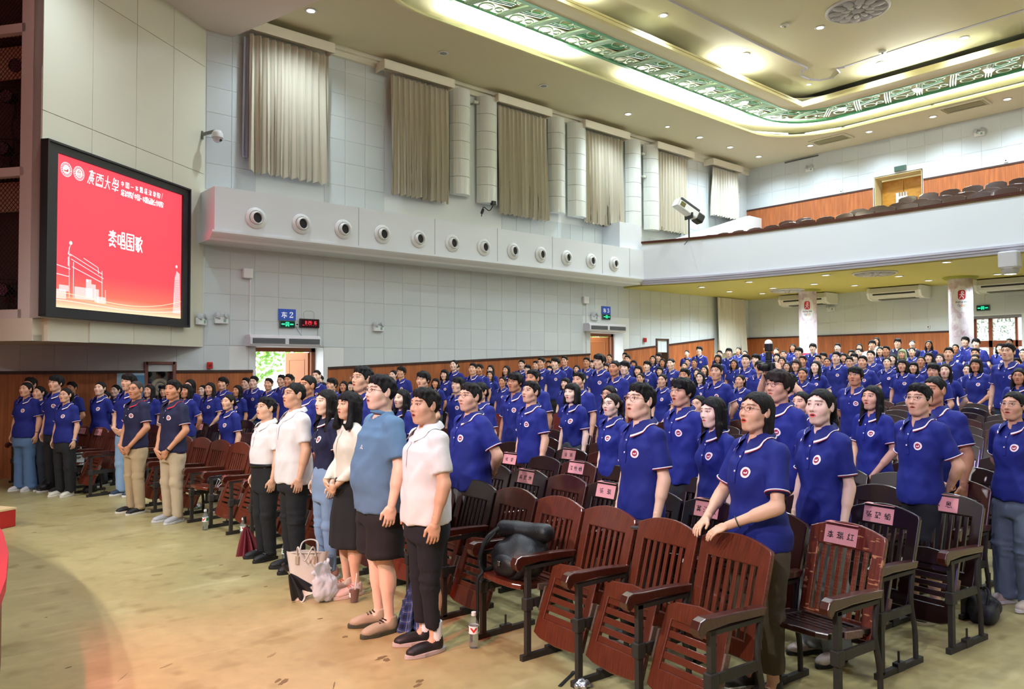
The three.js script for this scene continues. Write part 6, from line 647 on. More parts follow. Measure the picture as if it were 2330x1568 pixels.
// the people of the front rows: [x, hair top, chin, depth or 0, look]
const NEAR = [
  [430 / 7.127, 868, 903, 11.33, { sex: 'f', hair: 'u', hc: 1, g: 1.16, pose: 'down', bottom: 'flare', leg: '#5c7da6', shoe: '#d9d8d6', sole: '#e6e4e0', lace: '#eeeeee', skin: 0, yaw: -4, open: .003, H: 1.62, bangle: '2c1a14', label: 'woman in royal blue polo and flared blue jeans, leftmost of the front row' }],
  [150, 881, 914, 10.84, { sex: 'f', hair: 'p', hc: 0, g: 1.02, pose: 'down', leg: '#1d1e22', shoe: '#d8d1c0', sole: '#e4dfd2', glasses: 1, rim: 1, watch: 'l', watchc: 'b9bcc4', skin: 1, open: .003, H: 1.56, label: 'ponytailed woman in royal blue polo, black trousers and cream shoes' }],
  [310, 865, 905, 9.56, { sex: 'm', hair: 'r', hc: 5, g: .98, pose: 'low', shirt: 'n', redtip: 1, leg: KHAKI, shoe: '#17171a', lace: '#c9a98c', sole: '#d9d3c8', glasses: 1, rim: 2, skin: 2, yaw: 12, pitch: 3, label: 'older man with receding hair, glasses, navy polo and khaki trousers' }],
  [395, 864, 911, 9.0, { sex: 'm', hair: 's', g: .98, pose: 'low', shirt: 'n', redtip: 1, leg: '#bba98c', shoe: '#a9a9ab', sole: '#c9c8c8', lace: '#d8d8da', watch: 'l', skin: 2, yaw: 6, open: .003, label: 'young man in navy polo and khaki trousers with a black watch' }],
  [606, 903, 954, 7.24, { sex: 'm', hair: 's', g: 1.08, belly: .025, pose: 'down', shirt: 'w', tuck: true, belt: 1, hem: .98, leg: BLACK, shoe: '#131315', sole: '#131315', lace: '#8a8a8e', glasses: 2, rim: 3, skin: 1, open: .006, pitch: 9, full: 1.08, label: 'short man with glasses, white shirt tucked into black belted trousers' }],
  [670, 869, 935, 6.86, { sex: 'm', hair: 'b', g: 1.12, belly: .01, pose: 'down', shirt: 'w', hem: .80, leg: BLACK, shoe: '#101013', sole: '#101013', glasses: 2, rim: 0, skin: 0, open: .004, pitch: 9, label: 'man with cropped hair, dark glasses, untucked white polo and black trousers' }],
  [743, 884, 940, 6.59, { sex: 'f', hair: 'l', hc: 1, g: .93, pose: 'down', shirt: 'n', tuck: true, hem: .97, leg: '#8298b8', bottom: 'slim', shoe: '#c98a80', skin: 4, open: .003, label: 'slim long haired woman in navy polo and light blue jeans' }],
  [795, 889, 953, 6.13, { sex: 'f', hair: 'c', hc: 0, g: .98, pose: 'clasp', shirt: 'i', sleeve: 2, stand: 1, tuck: true, hem: .97, bottom: 'skirt', leg: '#17171a', shoe: '#d9b8a8', lace: '#e0563c', sole: '#dbc3b4', skin: 1, open: .003, label: 'woman with wavy hair, ivory long sleeved blouse and long black skirt' }],
  [868, 851, 925, 5.3, { sex: 'm', hair: 's', g: 1.2, belly: .028, pose: 'down', shirt: 't', crew: 1, print: 1, hem: .80, bottom: 'shorts', leg: '#17171a', shoe: '#a3977c', lace: '#17171a', sole: '#3c4232', glasses: 2, rim: 0, skin: 3, open: .010, full: 1.12, label: 'stout man with glasses, teal blue tee shirt and black shorts' }],
  [970, 880, 961, 4.93, { sex: 'm', hair: 's', hc: 1, g: 1.1, belly: .01, pose: 'down', shirt: 'w', hem: .83, leg: '#12141d', bottom: 'slim', shoe: '#17171a', sole: '#b9b0aa', sock: 'e6e6e6', skin: 0, open: .010, pitch: 3, yaw: 6, full: 1.06, label: 'man without glasses in white polo, dark trousers and black running shoes' }],
  [1070, 870, 939, 0, { sex: 'm', hair: 's', hc: 1, g: 1.15, belly: .015, pose: 'behind', glasses: 1, rim: 1, skin: 1, yaw: 4, full: 1.1, leg: '#6a6c70', label: 'broad man with round glasses and hands behind him, right of white polo man' }],
  [1207, 867, 921, 0, { sex: 'm', hair: 's', g: .98, pose: 'down', glasses: 1, rim: 3, skin: 1, open: .008, pitch: 12, label: 'young man with thin glasses looking up behind the second row cards' }],
  [1302, 870, 918, 0, { sex: 'f', hair: 'o', g: .93, pose: 'down', skin: 4, open: .008, tuck: true, hem: .97, leg: '#3d424c', bottom: 'skirt', label: 'woman with chin length black bob and open mouth, grey skirt' }],
  [1392, 892, 951, 0, { sex: 'f', hair: 'p', hc: 2, g: .98, pose: 'down', glasses: 1, rim: 0, skin: 4, open: .005, yaw: 4, label: 'brown haired woman with large round glasses before the bespectacled tall man' }],
  [1457, 870, 954, 0, { sex: 'm', hair: 's', hc: 0, g: .97, pose: 'down', glasses: 1, rim: 1, skin: 3, open: .007, yaw: 0, pitch: 9, label: 'tall slim man with round glasses standing before the front seats' }],
  [1552, 859, 928, 0, { sex: 'm', hair: 'f', g: .98, pose: 'behind', poseR: 'down', glasses: 1, rim: 3, skin: 0, open: .009, watch: 'l', label: 'young man with fringe, clear glasses and a black watch' }],
  [1625, 899, 970, 0, { sex: 'f', hair: 'l', hc: 0, g: .92, pose: 'down', skin: 4, pitch: 0, yaw: -2, label: 'smiling woman with very long black hair, chin level' }],
  [1720, 887, 984, 4.22, { sex: 'f', hair: 'k', hc: 1, g: 1.12, pose: 'rest', glasses: 2, rim: 2, skin: 1, open: .009, pitch: 10, lip: [.95, .28, .25], bottom: 'crop', leg: '#4f4434', bangle: '1f3a2c', shoe: '#33302c', H: 1.64, label: 'woman with glasses resting both hands on a front row chair' }],
  [1866, 880, 967, 0, { sex: 'f', hair: 'p', hc: 0, g: .95, pose: 'down', skin: 4, open: .007, yaw: 6, lip: [.9, .22, .25], leg: '#8f969c', bottom: 'wide', shoe: '#d6c4bb', sole: '#1b1b1d', label: 'fair woman with red lips and ponytail behind the worn chair' }],
  [2090, 871, 950, 0, { sex: 'm', hair: 's', g: .95, pose: 'behind', glasses: 2, rim: 3, skin: 1, open: .004, yaw: 8, bottom: 'shorts', leg: '#15161a', shoe: '#2b2a2c', sole: '#c5b9a8', lace: '#8d8d90', label: 'young man with glasses and black shorts at the aisle end of the rows' }],
  [1172, 847, 891, 0, { sex: 'm', hair: 'f', g: 1, pose: 'down', glasses: 1, skin: 2, open: .006, label: 'dark faced man with spiky fringe and glasses, behind the card row' }],
  [1213, 840, 884, 0, { sex: 'm', hair: 's', g: 1.2, pose: 'down', skin: 2, label: 'broad man half hidden behind the young man with thin glasses' }],
  [1318, 846, 888, 0, { sex: 'm', hair: 's', g: 1.08, pose: 'down', skin: 0, bud: 1, label: 'man with a white earbud hidden behind the bob haired woman' }],
  [1386, 876, 920, 0, { sex: 'f', hair: 'l', g: 1.05, pose: 'down', glasses: 1, skin: 0, open: .005, label: 'long haired woman with round glasses behind the brown haired woman' }],
  [1590, 897, 944, 0, { sex: 'f', hair: 'u', g: .95, pose: 'down', glasses: 1, rim: 3, skin: 1, open: .006, label: 'woman with glasses peeping behind the smiling long haired woman' }],
  [1772, 841, 911, 0, { sex: 'm', hair: 'f', hc: 2, g: .98, pose: 'down', glasses: 1, rim: 0, skin: 0, label: 'man with shaggy brown fringe and black rimmed glasses' }],
  [1794, 850, 890, 8.6, { sex: 'm', hair: 's', g: 1, pose: 'camera', skin: 1, pitch: 14, H: 1.72, label: 'photographer behind the shaggy haired man, both arms raised with a camera' }],
  [1823, 888, 945, 0, { sex: 'f', hair: 'u', g: .95, pose: 'down', skin: 1, open: .004, label: 'dark haired woman tucked between the shaggy haired man and the red lipped woman' }],
  [1984, 875, 933, 0, { sex: 'f', hair: 'l', hc: 0, g: .98, pose: 'low', skin: 0, open: .004, pitch: 8, label: 'woman with straight black hair past her shoulders and closed looking eyes' }],
  [2125, 854, 925, 0, { sex: 'm', hair: 'b', g: 1.2, pose: 'down', skin: 2, label: 'sturdy man with short hair right behind the aisle end man' }],
  [2306, 887, 952, 5.73, { sex: 'f', hair: 'u', g: .98, pose: 'behind', glasses: 1, rim: 3, skin: 0, open: .005, leg: '#5d6a78', bottom: 'wide', shoe: '#c9b9a6', H: 1.62, label: 'woman with glasses and grey blue jeans standing alone in the aisle' }],
  [826, 832, 888, 0, { sex: 'm', hair: 's', g: 1.0, pose: 'down', glasses: 1, rim: 3, skin: 1, open: .007, label: 'tall man with thin glasses standing behind the woman in the ivory blouse' }],
  [701, 853, 901, 0, { sex: 'm', hair: 'b', g: 1.02, pose: 'down', skin: 2, label: 'man with spiky cropped hair behind the white polo man' }],
  [915, 884, 931, 0, { sex: 'f', hair: 'l', g: .95, pose: 'down', skin: 4, lip: [.8, .25, .3], label: 'woman with long black hair between the teal tee and white polo men' }],
  [1093, 867, 915, 0, { sex: 'f', hair: 'u', g: 1, pose: 'down', skin: 1, label: 'woman with tied hair hidden behind the broad man with round glasses' }],
  [521, 895, 934, 0, { sex: 'f', hair: 'u', g: 1, pose: 'down', skin: 1, open: .005, tuck: true, hem: .97, leg: '#34332b', label: 'woman with bun and frown in the second row, dark olive trousers' }],
  [128, 853, 885, 0, { sex: 'm', hair: 'f', g: .96, pose: 'down', glasses: 1, rim: 3, skin: 1, open: .004, label: 'tall man with round glasses behind the ponytailed woman at the left' }],
  [293, 850, 888, 10.9, { sex: 'm', hair: 'f', g: 1, pose: 'clasp', skin: 1, leg: '#8fb0d0', shoe: '#2c3d52', sole: '#e4e2dc', open: .004, bottom: 'wide', label: 'tall man in pale jeans behind the older navy polo man' }],
  [241, 889, 919, 12.2, { sex: 'f', hair: 'p', g: .98, pose: 'down', skin: 0, open: .006, leg: '#141417', label: 'ponytailed woman in black trousers at the aisle by the left block' }],
];
const FAR = `70 858 894 m s|89 877 902 f p|163 868 895 m s|228 867 894 f u|264 874 902 f p|340 874 902 f l c|374 876 903 f o|423 873 908 f o|433 862 888 f l|461 875 902 f pg|478 869 900 f l|507 858 888 m f|541 875 902 f l|560 859 886 m sg|578 855 884 m sg|611 860 890 m s|641 852 880 m sg|658 851 883 m s|720 841 862 m b|727 853 876 m s|735 869 890 f og|755 860 892 m fg|782 866 891 f l|799 867 889 f og|895 841 864 f u|913 834 856 m fg|963 844 883 m fg|991 860 881 f o|1012 840 861 f o|1033 818 841 f u|1038 827 850 m b|1076 826 854 m sg|1091 828 854 m s|1042 858 895 m fg|1116 830 850 f l|1115 843 867 f lg|1152 831 855 f l|1144 856 879 f ug|1187 818 840 m s|1200 830 850 m fg|1232 813 839 m sg|1219 821 841 m s|1248 820 840 m s|1251 831 849 f o|1264 813 840 m f|1284 810 833 m sg|1312 830 851 f l|1334 813 837 m sg|1364 805 839 m fg|1348 819 839 f o|1386 805 824 f u|1379 827 846 f o|1399 819 856 m b|1287 859 884 f o|1421 821 853 m f|1427 808 830 m s|1422 802 820 m s|1442 819 837 f o|1452 831 856 f o|1472 821 844 m f|1486 808 830 f l|1498 804 823 m f|1507 815 834 f l|1501 834 855 f og|1527 815 841 m b|1457 848 874 f pg|1507 849 884 f pg|1557 838 874 m s|1563 796 813 f u|1591 788 808 m f|1564 815 833 f u|1557 824 842 f u|1580 816 836 f u|1587 838 856 f l|1593 845 871 f lg|1630 827 866 m sg|1603 831 851 f l|1634 806 825 f o|1637 797 815 m s|1658 792 812 m f|1680 789 807 f p|1695 797 815 f u|1670 817 839 f lg|1697 806 837 m sg|1720 805 832 m f|1684 851 880 f p|1728 821 849 m fg|1743 785 802 f p|1766 791 808 f u|1768 803 821 f o|1779 811 832 f l|1782 797 816 m b|1804 782 800 f l|1817 790 817 m fg|1849 781 803 m f|1790 823 846 f lg|1812 817 846 f o B|1826 809 834 m s|1826 835 866 f u D|1855 820 850 f l|1861 807 828 m s|1873 802 822 m fg|1882 812 837 f u|1902 800 829 m sg|1906 781 799 m sg|1920 803 821 f o|1932 811 839 m sg|1945 834 877 m fg|1938 795 813 f o|1953 792 813 m b|1955 781 798 f l W|1984 774 796 m f W|1994 767 788 f l W|1981 797 824 m s|1943 803 825 m f|1962 809 839 m s|2003 788 808 f l|2016 787 809 m s|2042 770 791 m f N|2075 773 792 f u N|2053 794 817 f o G|2075 790 811 f p|2113 774 793 f lg|2018 812 838 f pg|2031 805 828 f l|2054 817 847 f og|2078 822 848 f o|2095 809 838 f ug|2114 801 826 f o|2139 803 828 f l B|2123 826 860 m fg|2158 790 821 m s|2174 782 801 f ug|2196 766 788 m f|2220 770 792 m f|2218 792 813 m s|2219 805 830 m b|2221 815 848 f og C|2201 827 856 f u|2275 781 801 f o|2297 769 789 f u|2293 781 822 m sg|2318 836 874 f lg|2150 826 862 f l|2328 792 814 f u|2313 814 840 m s`;
const rp = rngOf(99), topOf = (x, y, dep) => V(0, EYE, 0).addScaledVector(rayOf(x, y), dep);
const HAIRWORD = { s: 'short hair', f: 'a fringe', b: 'cropped hair', r: 'receding hair', l: 'long hair', o: 'a bob', p: 'a ponytail', u: 'tied hair', c: 'wavy hair' };
function settle(x, top, chin, sex, dep0, H0) {
  const est = dep0 || FOCAL * (sex === 'f' ? .238 : .246) / (chin - top), nom = H0 ?? (sex === 'f' ? 1.61 : 1.72); let best = null;
  const consider = (p, k, dep) => { const fl = floorY(p.x), H = p.y - fl; let c = ((dep / est - 1) / .1) ** 2 + ((H - nom) / .07) ** 2; for (const q of people) { const d = Math.hypot(q.at[0] - p.x, q.at[2] - p.z); if (d < .48) c += ((.48 - d) / .05) ** 2; } if (H < 1.42 || H > 1.92) c += 60; if (p.z < -14.6 || p.x > 23.5) c += 200; if (!best || c < best.c) best = { c, k, dep, H, at: [p.x, fl, p.z] }; };
  if (dep0) consider(topOf(x, top, dep0), -1, dep0);
  else for (let k = 0; k < 27; k++) { let dep = est, lo = 2, hi = 40; const F = (d) => { const p = topOf(x, top, d); return p.x - (rowX(k, Math.max(-14, p.z)) - .07); }; for (let i = 0; i < 40; i++) { dep = (lo + hi) / 2; F(dep) > 0 ? hi = dep : lo = dep; } for (const s of [-.14, 0, .1]) consider(topOf(x, top, dep + s), k, dep + s); }
  return best;
}
const todo = [];
for (const [x, top, chin, dep, q] of NEAR) todo.push({ x, top, chin, dep, q: { ...q } });
FAR.split('|').forEach((line, i) => { const [x, top, chin, sex, h, ...fl] = line.split(' '), F = fl.join(''); todo.push({ x: +x, top: +top, chin: +chin, dep: 0, F, q: { sex, hair: h[0], glasses: h[1] === 'g' ? 1 + i % 2 : 0, rim: i % 4, hc: F.includes('B') ? 3 : F.includes('G') ? 4 : i % 5 === 0 ? 1 : 0, g: [.95, 1, 1.06][i % 3], pose: F.includes('P') ? 'camera' : F.includes('C') ? 'clasp' : ['down', 'down', 'low', 'behind'][i % 4], skin: F.includes('D') ? 2 : i % 5, open: [0, .004, .008][i % 3], pitch: [5, 9][i % 2], yaw: [-5, 5][(i >> 1) % 2], shirt: F.includes('N') ? 'n' : F.includes('W') ? 'w' : 'b', clip: F === 'c' ? 1 : 0, leg: [BLACK, '#2b3442', JEANS, '#3a3a3e'][i % 4] } }); });
todo.sort((a, b) => (b.chin - b.top) - (a.chin - a.top));
for (const t of todo) {
  const s = settle(t.x, t.top, t.chin, t.q.sex, t.dep, t.q.H), px = t.chin - t.top, q = t.q; q.H = s.H; q.at = s.at; q.k = s.k; q.seed = people.length + 1; q.far = !q.label;
  const d = Math.atan2(FOCUS.x - s.at[0], FOCUS.z - s.at[2]); q.turn = d + (rp() - .5) * .14; q.lod = px >= 56 ? 'A' : px >= 40 ? 'B' : px >= 28 ? 'C' : 'D'; q.px = t.x; people.push(q);
}
{ const rows = new Map(); for (const p of people) { const k = p.k < 0 ? 0 : p.k; if (!rows.has(k)) rows.set(k, []); rows.get(k).push(p); }
  for (const [k, list] of rows) list.sort((a, b) => b.px - a.px).forEach((p, i) => { if (p.label) return; const w = p.sex === 'f' ? 'woman' : 'man', c = { b: 'blue', n: 'navy', w: 'white' }[p.shirt], n = rowWord[k] ?? ['sixteenth row', 'seventeenth row', 'eighteenth row', 'nineteenth row', 'twentieth row', 'twenty-first row', 'twenty-second row', 'twenty-third row', 'twenty-fourth row', 'twenty-fifth row', 'twenty-sixth row', 'last row'][k - 15]; p.label = `${w} in ${c} polo, ${HAIRWORD[p.hair]}${p.glasses ? ' and glasses' : ''}, ${n}, ${i ? ordinal(i + 1) + ' ' : ''}from the right`.replace(', from the right', ', rightmost there'); p.group = 'standing audience in the ' + n; });
}
for (const p of people) makePerson(p, p.lod);
// ---------------------------------------------------------------- belongings on the floor and on the seats
M.pet = new THREE.MeshPhysicalMaterial({ color: '#f4f8fa', roughness: .05, transmission: .92, thickness: 0, ior: 1.3 });
M.water = new THREE.MeshPhysicalMaterial({ color: '#eef6fa', roughness: .02, transmission: 1, thickness: .05, ior: 1.33 });
const labelTex = canvasTex(256, 96, (x, w, h) => { x.fillStyle = '#f3f3f1'; x.fillRect(0, 0, w, h); x.fillStyle = '#d02a2a'; for (const k of [10, 138]) { x.beginPath(); x.moveTo(k, 20); x.lineTo(k + 34, 84); x.lineTo(k + 68, 20); x.lineTo(k + 48, 20); x.lineTo(k + 34, 50); x.lineTo(k + 20, 20); x.fill(); } x.fillStyle = '#2a8a4a'; x.fillRect(84, 12, 40, 70); x.fillRect(212, 12, 40, 70); });
M.bottleLabel = new THREE.MeshStandardMaterial({ map: labelTex, roughness: .4 });
const bottleG = { body: lathe([[0, .004], [.026, 0], [.031, .008], [.031, .03], [.029, .034], [.031, .038], [.031, .05], [.029, .054], [.031, .058], [.031, .07], [.029, .074], [.031, .078], [.031, .09], [.0325, .094], [.0325, .145], [.029, .16], [.016, .19], [.0135, .2], [.0135, .21]], 24), cap: merge([cyl(.0155, .0155, .018, 0, .219, 0, 20), lathe([[.0165, .206], [.0165, .211]], 20)]), label: new THREE.CylinderGeometry(.0331, .0331, .048, 28, 1, true).translate(0, .12, 0), water: lathe([[0, .006], [.028, .006], [.0285, .14], [.0, .14]], 20) };
function bottle(p, label, turn = 0, lie) { const o = thing('water_bottle', label, 'bottle', p, turn, 'bottles of drinking water'); obj('bottle_body', bottleG.body, M.pet, o); obj('cap', bottleG.cap, M.whitePlastic, o); obj('label', bottleG.label, M.bottleLabel, o); obj('water', bottleG.water, M.water, o); if (lie) { o.rotation.z = PI / 2; o.position.y = .034; } return o; }
const fl = (x, y) => { const p = ground(x, y); return [p.x, 0, p.z]; };
bottle(fl(467, 1206), 'clear water bottle standing alone on the floor before the left front seats', 1); bottle(fl(553, 1228), 'water bottle standing behind the dark red umbrella', 2); bottle(fl(649, 1283), 'water bottle standing beside the cream tote bag', 3); bottle(fl(1078, 1474), 'water bottle on the floor under the hanging backpack strap', 1.4); bottle(fl(138, 1119), 'water bottle by the cream shoes of the ponytailed woman', 4); bottle(fl(50, 1104), 'water bottle behind the white sneakers at the far left', 5); bottle(fl(462, 1155), 'water bottle lying on its side under the front seats', .6, true);
// umbrellas with loosely furled cloth
function umbrella(p, r, h, n, m, label, lean = 0, lie) { const o = thing('umbrella', label, 'umbrella', p); const f = (u, v) => { const a = u * 2 * PI, q = (.012 + r * Math.pow(1 - v, .8)) * (.78 + .26 * Math.cos(a * n + 2 * v) + .06 * Math.sin(a * 3)); return [Math.cos(a) * q, v * h + (1 - v) * .02 * Math.sin(a * n * .5), Math.sin(a) * q]; }; obj('canopy', merge([grid(n * 12, 14, f), grid(n * 12, 14, (u, v) => f(1 - u, v * .99).map((c, i) => i === 1 ? c : c * .97))]), m, o); obj('shaft', rod([0, .01, 0], [0, h + .05, 0], .006), M.chrome, o); obj('handle', [cyl(.012, .015, .07, 0, h + .07, 0, 12)], M.dark, o); for (let k = 0; k < n; k++) { const a = k / n * 2 * PI; obj('rib', rod([Math.cos(a) * r * .95, .01, Math.sin(a) * r * .95], [Math.cos(a) * .02, h * .9, Math.sin(a) * .02], .0025, 5), M.blackMetal, o); } o.rotation.z = lie ?? lean; return o; }
umbrella(fl(566, 1262), .115, .27, 8, std('6e1523', .6), 'dark red umbrella with loose cloth standing on the floor', .12);
const plaid = dataTex(128, 128, (u, v) => { const a = (t) => [((t * 4) % 1 < .5), ((t * 4) % 1 > .22 && (t * 4) % 1 < .27)], A = a(u), B = a(v); let c = S('1b2444'); if (A[0]) c = mix3(c, S('3f5fa0'), .5); if (B[0]) c = mix3(c, S('3f5fa0'), .5); if (A[1] || B[1]) c = S('b9b08a'); return c; });
umbrella(fl(935, 1432), .10, .36, 8, new THREE.MeshStandardMaterial({ map: tr(plaid, 3, 1.5), roughness: .7 }), 'blue plaid umbrella leaning between the teal tee man and the white polo man', -.1);
{ const u = umbrella(fl(688, 1362), .085, .2, 6, std('17171a', .5), 'small black and white folding umbrella dropped before the tote bag', 0, .55); u.position.y = .035; obj('white_lining', grid(60, 6, (a, v) => { const t = a * 2 * PI, q = (.012 + .09 * (1 - v)) * (.8 + .24 * Math.cos(t * 6)); return [Math.cos(t) * q, v * .1 - .006, Math.sin(t) * q]; }), new THREE.MeshStandardMaterial({ color: '#e2dccb', roughness: .6, side: THREE.DoubleSide }), u); }
// cream tote bag
{ const o = thing('tote_bag', 'cream leather tote bag standing open on the floor', 'bag', fl(700, 1330), R(-38)), m = new THREE.MeshPhysicalMaterial({ color: '#d9cbbd', roughness: .45, bumpMap: tr(fineBump, 6, 6), bumpScale: .0008 }); const f = (s) => (u, v) => { const w = lerp(.13, .175, v), x = (u - .5) * 2 * w, d = lerp(.065, .04, v) * Math.pow(Math.max(0, 1 - Math.abs((u - .5) * 2) ** 4), .5); return [x, v * .27 + .008 * Math.sin(u * 7 + s) * v, s * d + .004 * Math.sin(u * 11 + v * 5)]; }; obj('panel', merge([grid(24, 14, f(1)), grid(24, 14, (u, v) => { const q = f(1)(1 - u, v); q[2] -= .004; return q; })]), m, o); obj('panel', merge([grid(24, 14, (u, v) => f(-1)(1 - u, v)), grid(24, 14, (u, v) => { const q = f(-1)(u, v); q[2] += .004; return q; })]), m, o); obj('base', rbox(.25, .012, .12, .005, 0, .006, 0), m, o); for (const s of [1, -1]) obj('handle', tube([[-.075, .2, s * .056], [-.075, .27, s * .05], [-.06, .33, s * .09], [0, .345 - (s > 0 ? .12 : 0), s * .12], [.06, .33, s * .09], [.075, .27, s * .05], [.075, .2, s * .056]], .007, 30, 6), m, o); for (const x of [-.075, .075]) obj('handle_tab', rbox(.03, .07, .008, .003, x, .215, .058), std('b9a48e', .5), o); obj('rim', tube([[-.17, .268, 0], [-.1, .272, .045], [0, .27, .046], [.1, .272, .045], [.17, .268, 0]], .005, 24, 5), m, o); }
// thin plastic carrier bag
{ const o = thing('plastic_bag', 'translucent plastic carrier bag with blue print', 'bag', fl(735, 1368), .5), tx = canvasTex(512, 512, (x, w, h) => { x.fillStyle = '#e8ecf0'; x.fillRect(0, 0, w, h); x.fillStyle = '#5f86c8'; const r = rngOf(4); for (let i = 0; i < 26; i++) for (let k = 0; k < 3; k++) x.fillRect(60 + k * 170 + r() * 20, 90 + i * 14, 10 + r() * 44, 8); x.strokeStyle = '#5f86c8'; x.lineWidth = 8; x.beginPath(); x.arc(400, 380, 44, 0, 7); x.stroke(); }); const fld = (x, y, z) => loft([[0, .08, .06], [.07, .11, .08], [.15, .115, .065], [.22, .10, .035], [.31, .11, .012]])(x + .25 * y - .03, y, z) - (noise3(x * 15, y * 13, z * 15) - .5) * .085 - (noise3(x * 45, y * 40, z * 45) - .5) * .02; obj('film', meshOf((x, y, z) => Math.max(fld(x, y, z), -y), [-.18, -.01, -.14], [.18, .36, .14], .007), new THREE.MeshPhysicalMaterial({ map: tx, roughness: .25, transmission: .45, thickness: 0, ior: 1.3 }), o); obj('contents', meshOf(union([ell(-.02, .06, 0, .06, .055, .045), ell(.04, .05, .01, .04, .045, .04)], .02), [-.1, 0, -.08], [.1, .14, .08], .01), std('d9d6cf', .6), o); }
// iced drink
{ const o = thing('iced_drink', 'clear plastic cup of brown iced tea with a straw', 'cup', fl(806, 1370)); obj('cup', lathe([[0, .002], [.03, 0], [.033, .004], [.043, .11], [.045, .115]], 28), M.pet, o); obj('drink', lathe([[0, .005], [.029, .005], [.0395, .094], [0, .094]], 24), new THREE.MeshPhysicalMaterial({ color: '#7a3a16', roughness: .1, transmission: .35, thickness: .03, ior: 1.33 }), o); obj('lid', lathe([[.046, .113], [.046, .12], [.038, .124], [.036, .14], [.02, .15], [.006, .152]], 28), M.pet, o); obj('straw', rod([0, .02, 0], [.022, .215, .0], .0045, 8), std('efe9e0', .4), o); obj('printed_logo', new THREE.CylinderGeometry(.0405, .0375, .035, 16, 1, true, 4.2, .8).translate(0, .06, 0), std('f1ece4', .5), o); }
// black backpack on the lowered front seat, its strap hanging to the floor
{ const c = chairs.find((q) => q.k === 0 && q.i === 3 && q.block === 'main'), o = thing('backpack', 'black leather roll top backpack slumped on a lowered front seat', 'bag', [c.o.position.x, .445, c.z], c.o.rotation.y), m = new THREE.MeshPhysicalMaterial({ color: '#111317', roughness: .42, bumpMap: tr(fineBump, 8, 8), bumpScale: .001 }), nz = (x, y, z) => (noise3(x * 14 + 3, y * 14, z * 14) - .5) * .03; obj('body', meshOf((x, y, z) => { const f = union([ell(.12, .09, 0, .17, .12, .19), ell(.17, .17, 0, .12, .13, .19), cap(.1, .12, -.1, .1, .12, .1, .1)], .05)(x, y, z); return Math.max(f - nz(x, y, z), -y); }, [-.1, -.01, -.26], [.36, .36, .26], .012), m, o); obj('rolled_flap', meshOf((x, y, z) => cap(.12, .275, -.16, .2, .29, .17, .06, .062)(x, y, z) - nz(x, y, z) * .4, [-.02, .15, -.28], [.34, .4, .28], .012), m, o); obj('front_pocket', meshOf((x, y, z) => ell(-.0, .09, .02, .06, .075, .12)(x, y, z) - nz(x, y, z) * .5, [-.1, -.0, -.14], [.1, .2, .18], .011), m, o); obj('buckle', rbox(.012, .03, .02, .003, -.065, .11, .03), M.chrome, o); obj('strap', [tube([[.05, .26, -.16], [-.02, .16, -.2], [-.06, .06, -.19], [-.05, .01, -.17], [-.085, -.02, -.17], [-.09, -.2, -.17], [-.092, -.36, -.17]], .011, 40, 6)], std('15161a', .6), o); obj('shoulder_strap', tube([[.1, .3, -.15], [.0, .22, -.19], [-.05, .1, -.2], [-.03, .02, -.19], [.06, .02, -.2]], .016, 30, 6), m, o); }
// grey shoulder bag, black bags
function softBag(p, turn, size, c, seed, label, rough = .6) { const o = thing('bag', label, 'bag', p, turn), m = std(c, rough); obj('body', meshOf((x, y, z) => Math.max(union([ell(0, size * .42, 0, size, size * .52, size * .62), ell(size * .2, size * .62, 0, size * .6, size * .5, size * .5)], .05)(x, y, z) - (noise3(x * 12 + seed, y * 12, z * 12) - .5) * .06, -y), [-size * 1.4, -.01, -size], [size * 1.4, size * 1.4, size], .012), m, o); obj('strap', tube([[-size * .6, size * .7, 0], [-size * .3, size * 1.25, .02], [size * .2, size * 1.3, 0], [size * .55, size * .8, 0]], .009, 24, 6), m, o); return o; }
{ const c = chairs.find((q) => q.block === 'side' && q.k === 0 && q.i === 1), p = c.o.position; const b = softBag([p.x + .17, .44, p.z], 1.2, .15, '8f9288', 3, 'grey shoulder bag with pale flap on a lowered seat at the left'); obj('flap', rbox(.15, .02, .16, .008, -.07, .12, .0).rotateZ(.9), std('d6d8d2', .5), b); }
softBag(fl(108, 1118), .3, .15, '15151a', 7, 'black bag slumped on the floor between the two leftmost women'); softBag(fl(2242, 1412), .4, .17, '14141a', 11, 'black drawstring bag on the floor at the right end of the rows'); softBag(fl(205, 1120), .9, .12, '19191d', 13, 'black bag under the last seat of the left block');
{ const c = chairs.find((q) => q.k === 0 && q.i === 14), p = c.o.position, b = softBag([p.x + .16, .44, p.z], .8, .12, '16171b', 17, 'black bag with white corded straps on a lowered front seat'); for (let k = 0; k < 3; k++) obj('white_cord', tube([[-.08 + k * .02, .09, .05], [-.12, .1 - k * .03, .09 + k * .02], [-.14, .02, .07 + k * .02], [-.16, -.06 - k * .02, .06]], .004, 16, 5), std('e2e2e2', .6), b); }
{ const p = topOf(822, 1222, 6.0), o = thing('white_cloth_bag', 'white cloth bag hanging by the skirt of the woman in ivory', 'bag', [p.x, p.y, p.z]); obj('cloth', meshOf((x, y, z) => loft([[-.08, .05, .03], [0, .07, .035], [.1, .03, .02], [.16, .012, .01]])(x - .25 * y, y, z) - (noise3(x * 30, y * 20, z * 30) - .5) * .016, [-.12, -.1, -.07], [.14, .18, .07], .008), std('e6e2dd', .6), o); obj('drawstring', tube([[.035, .15, 0], [.05, .3, 0], [.06, .42, -.05]], .004, 10, 5), std('d9d5cf'), o); }
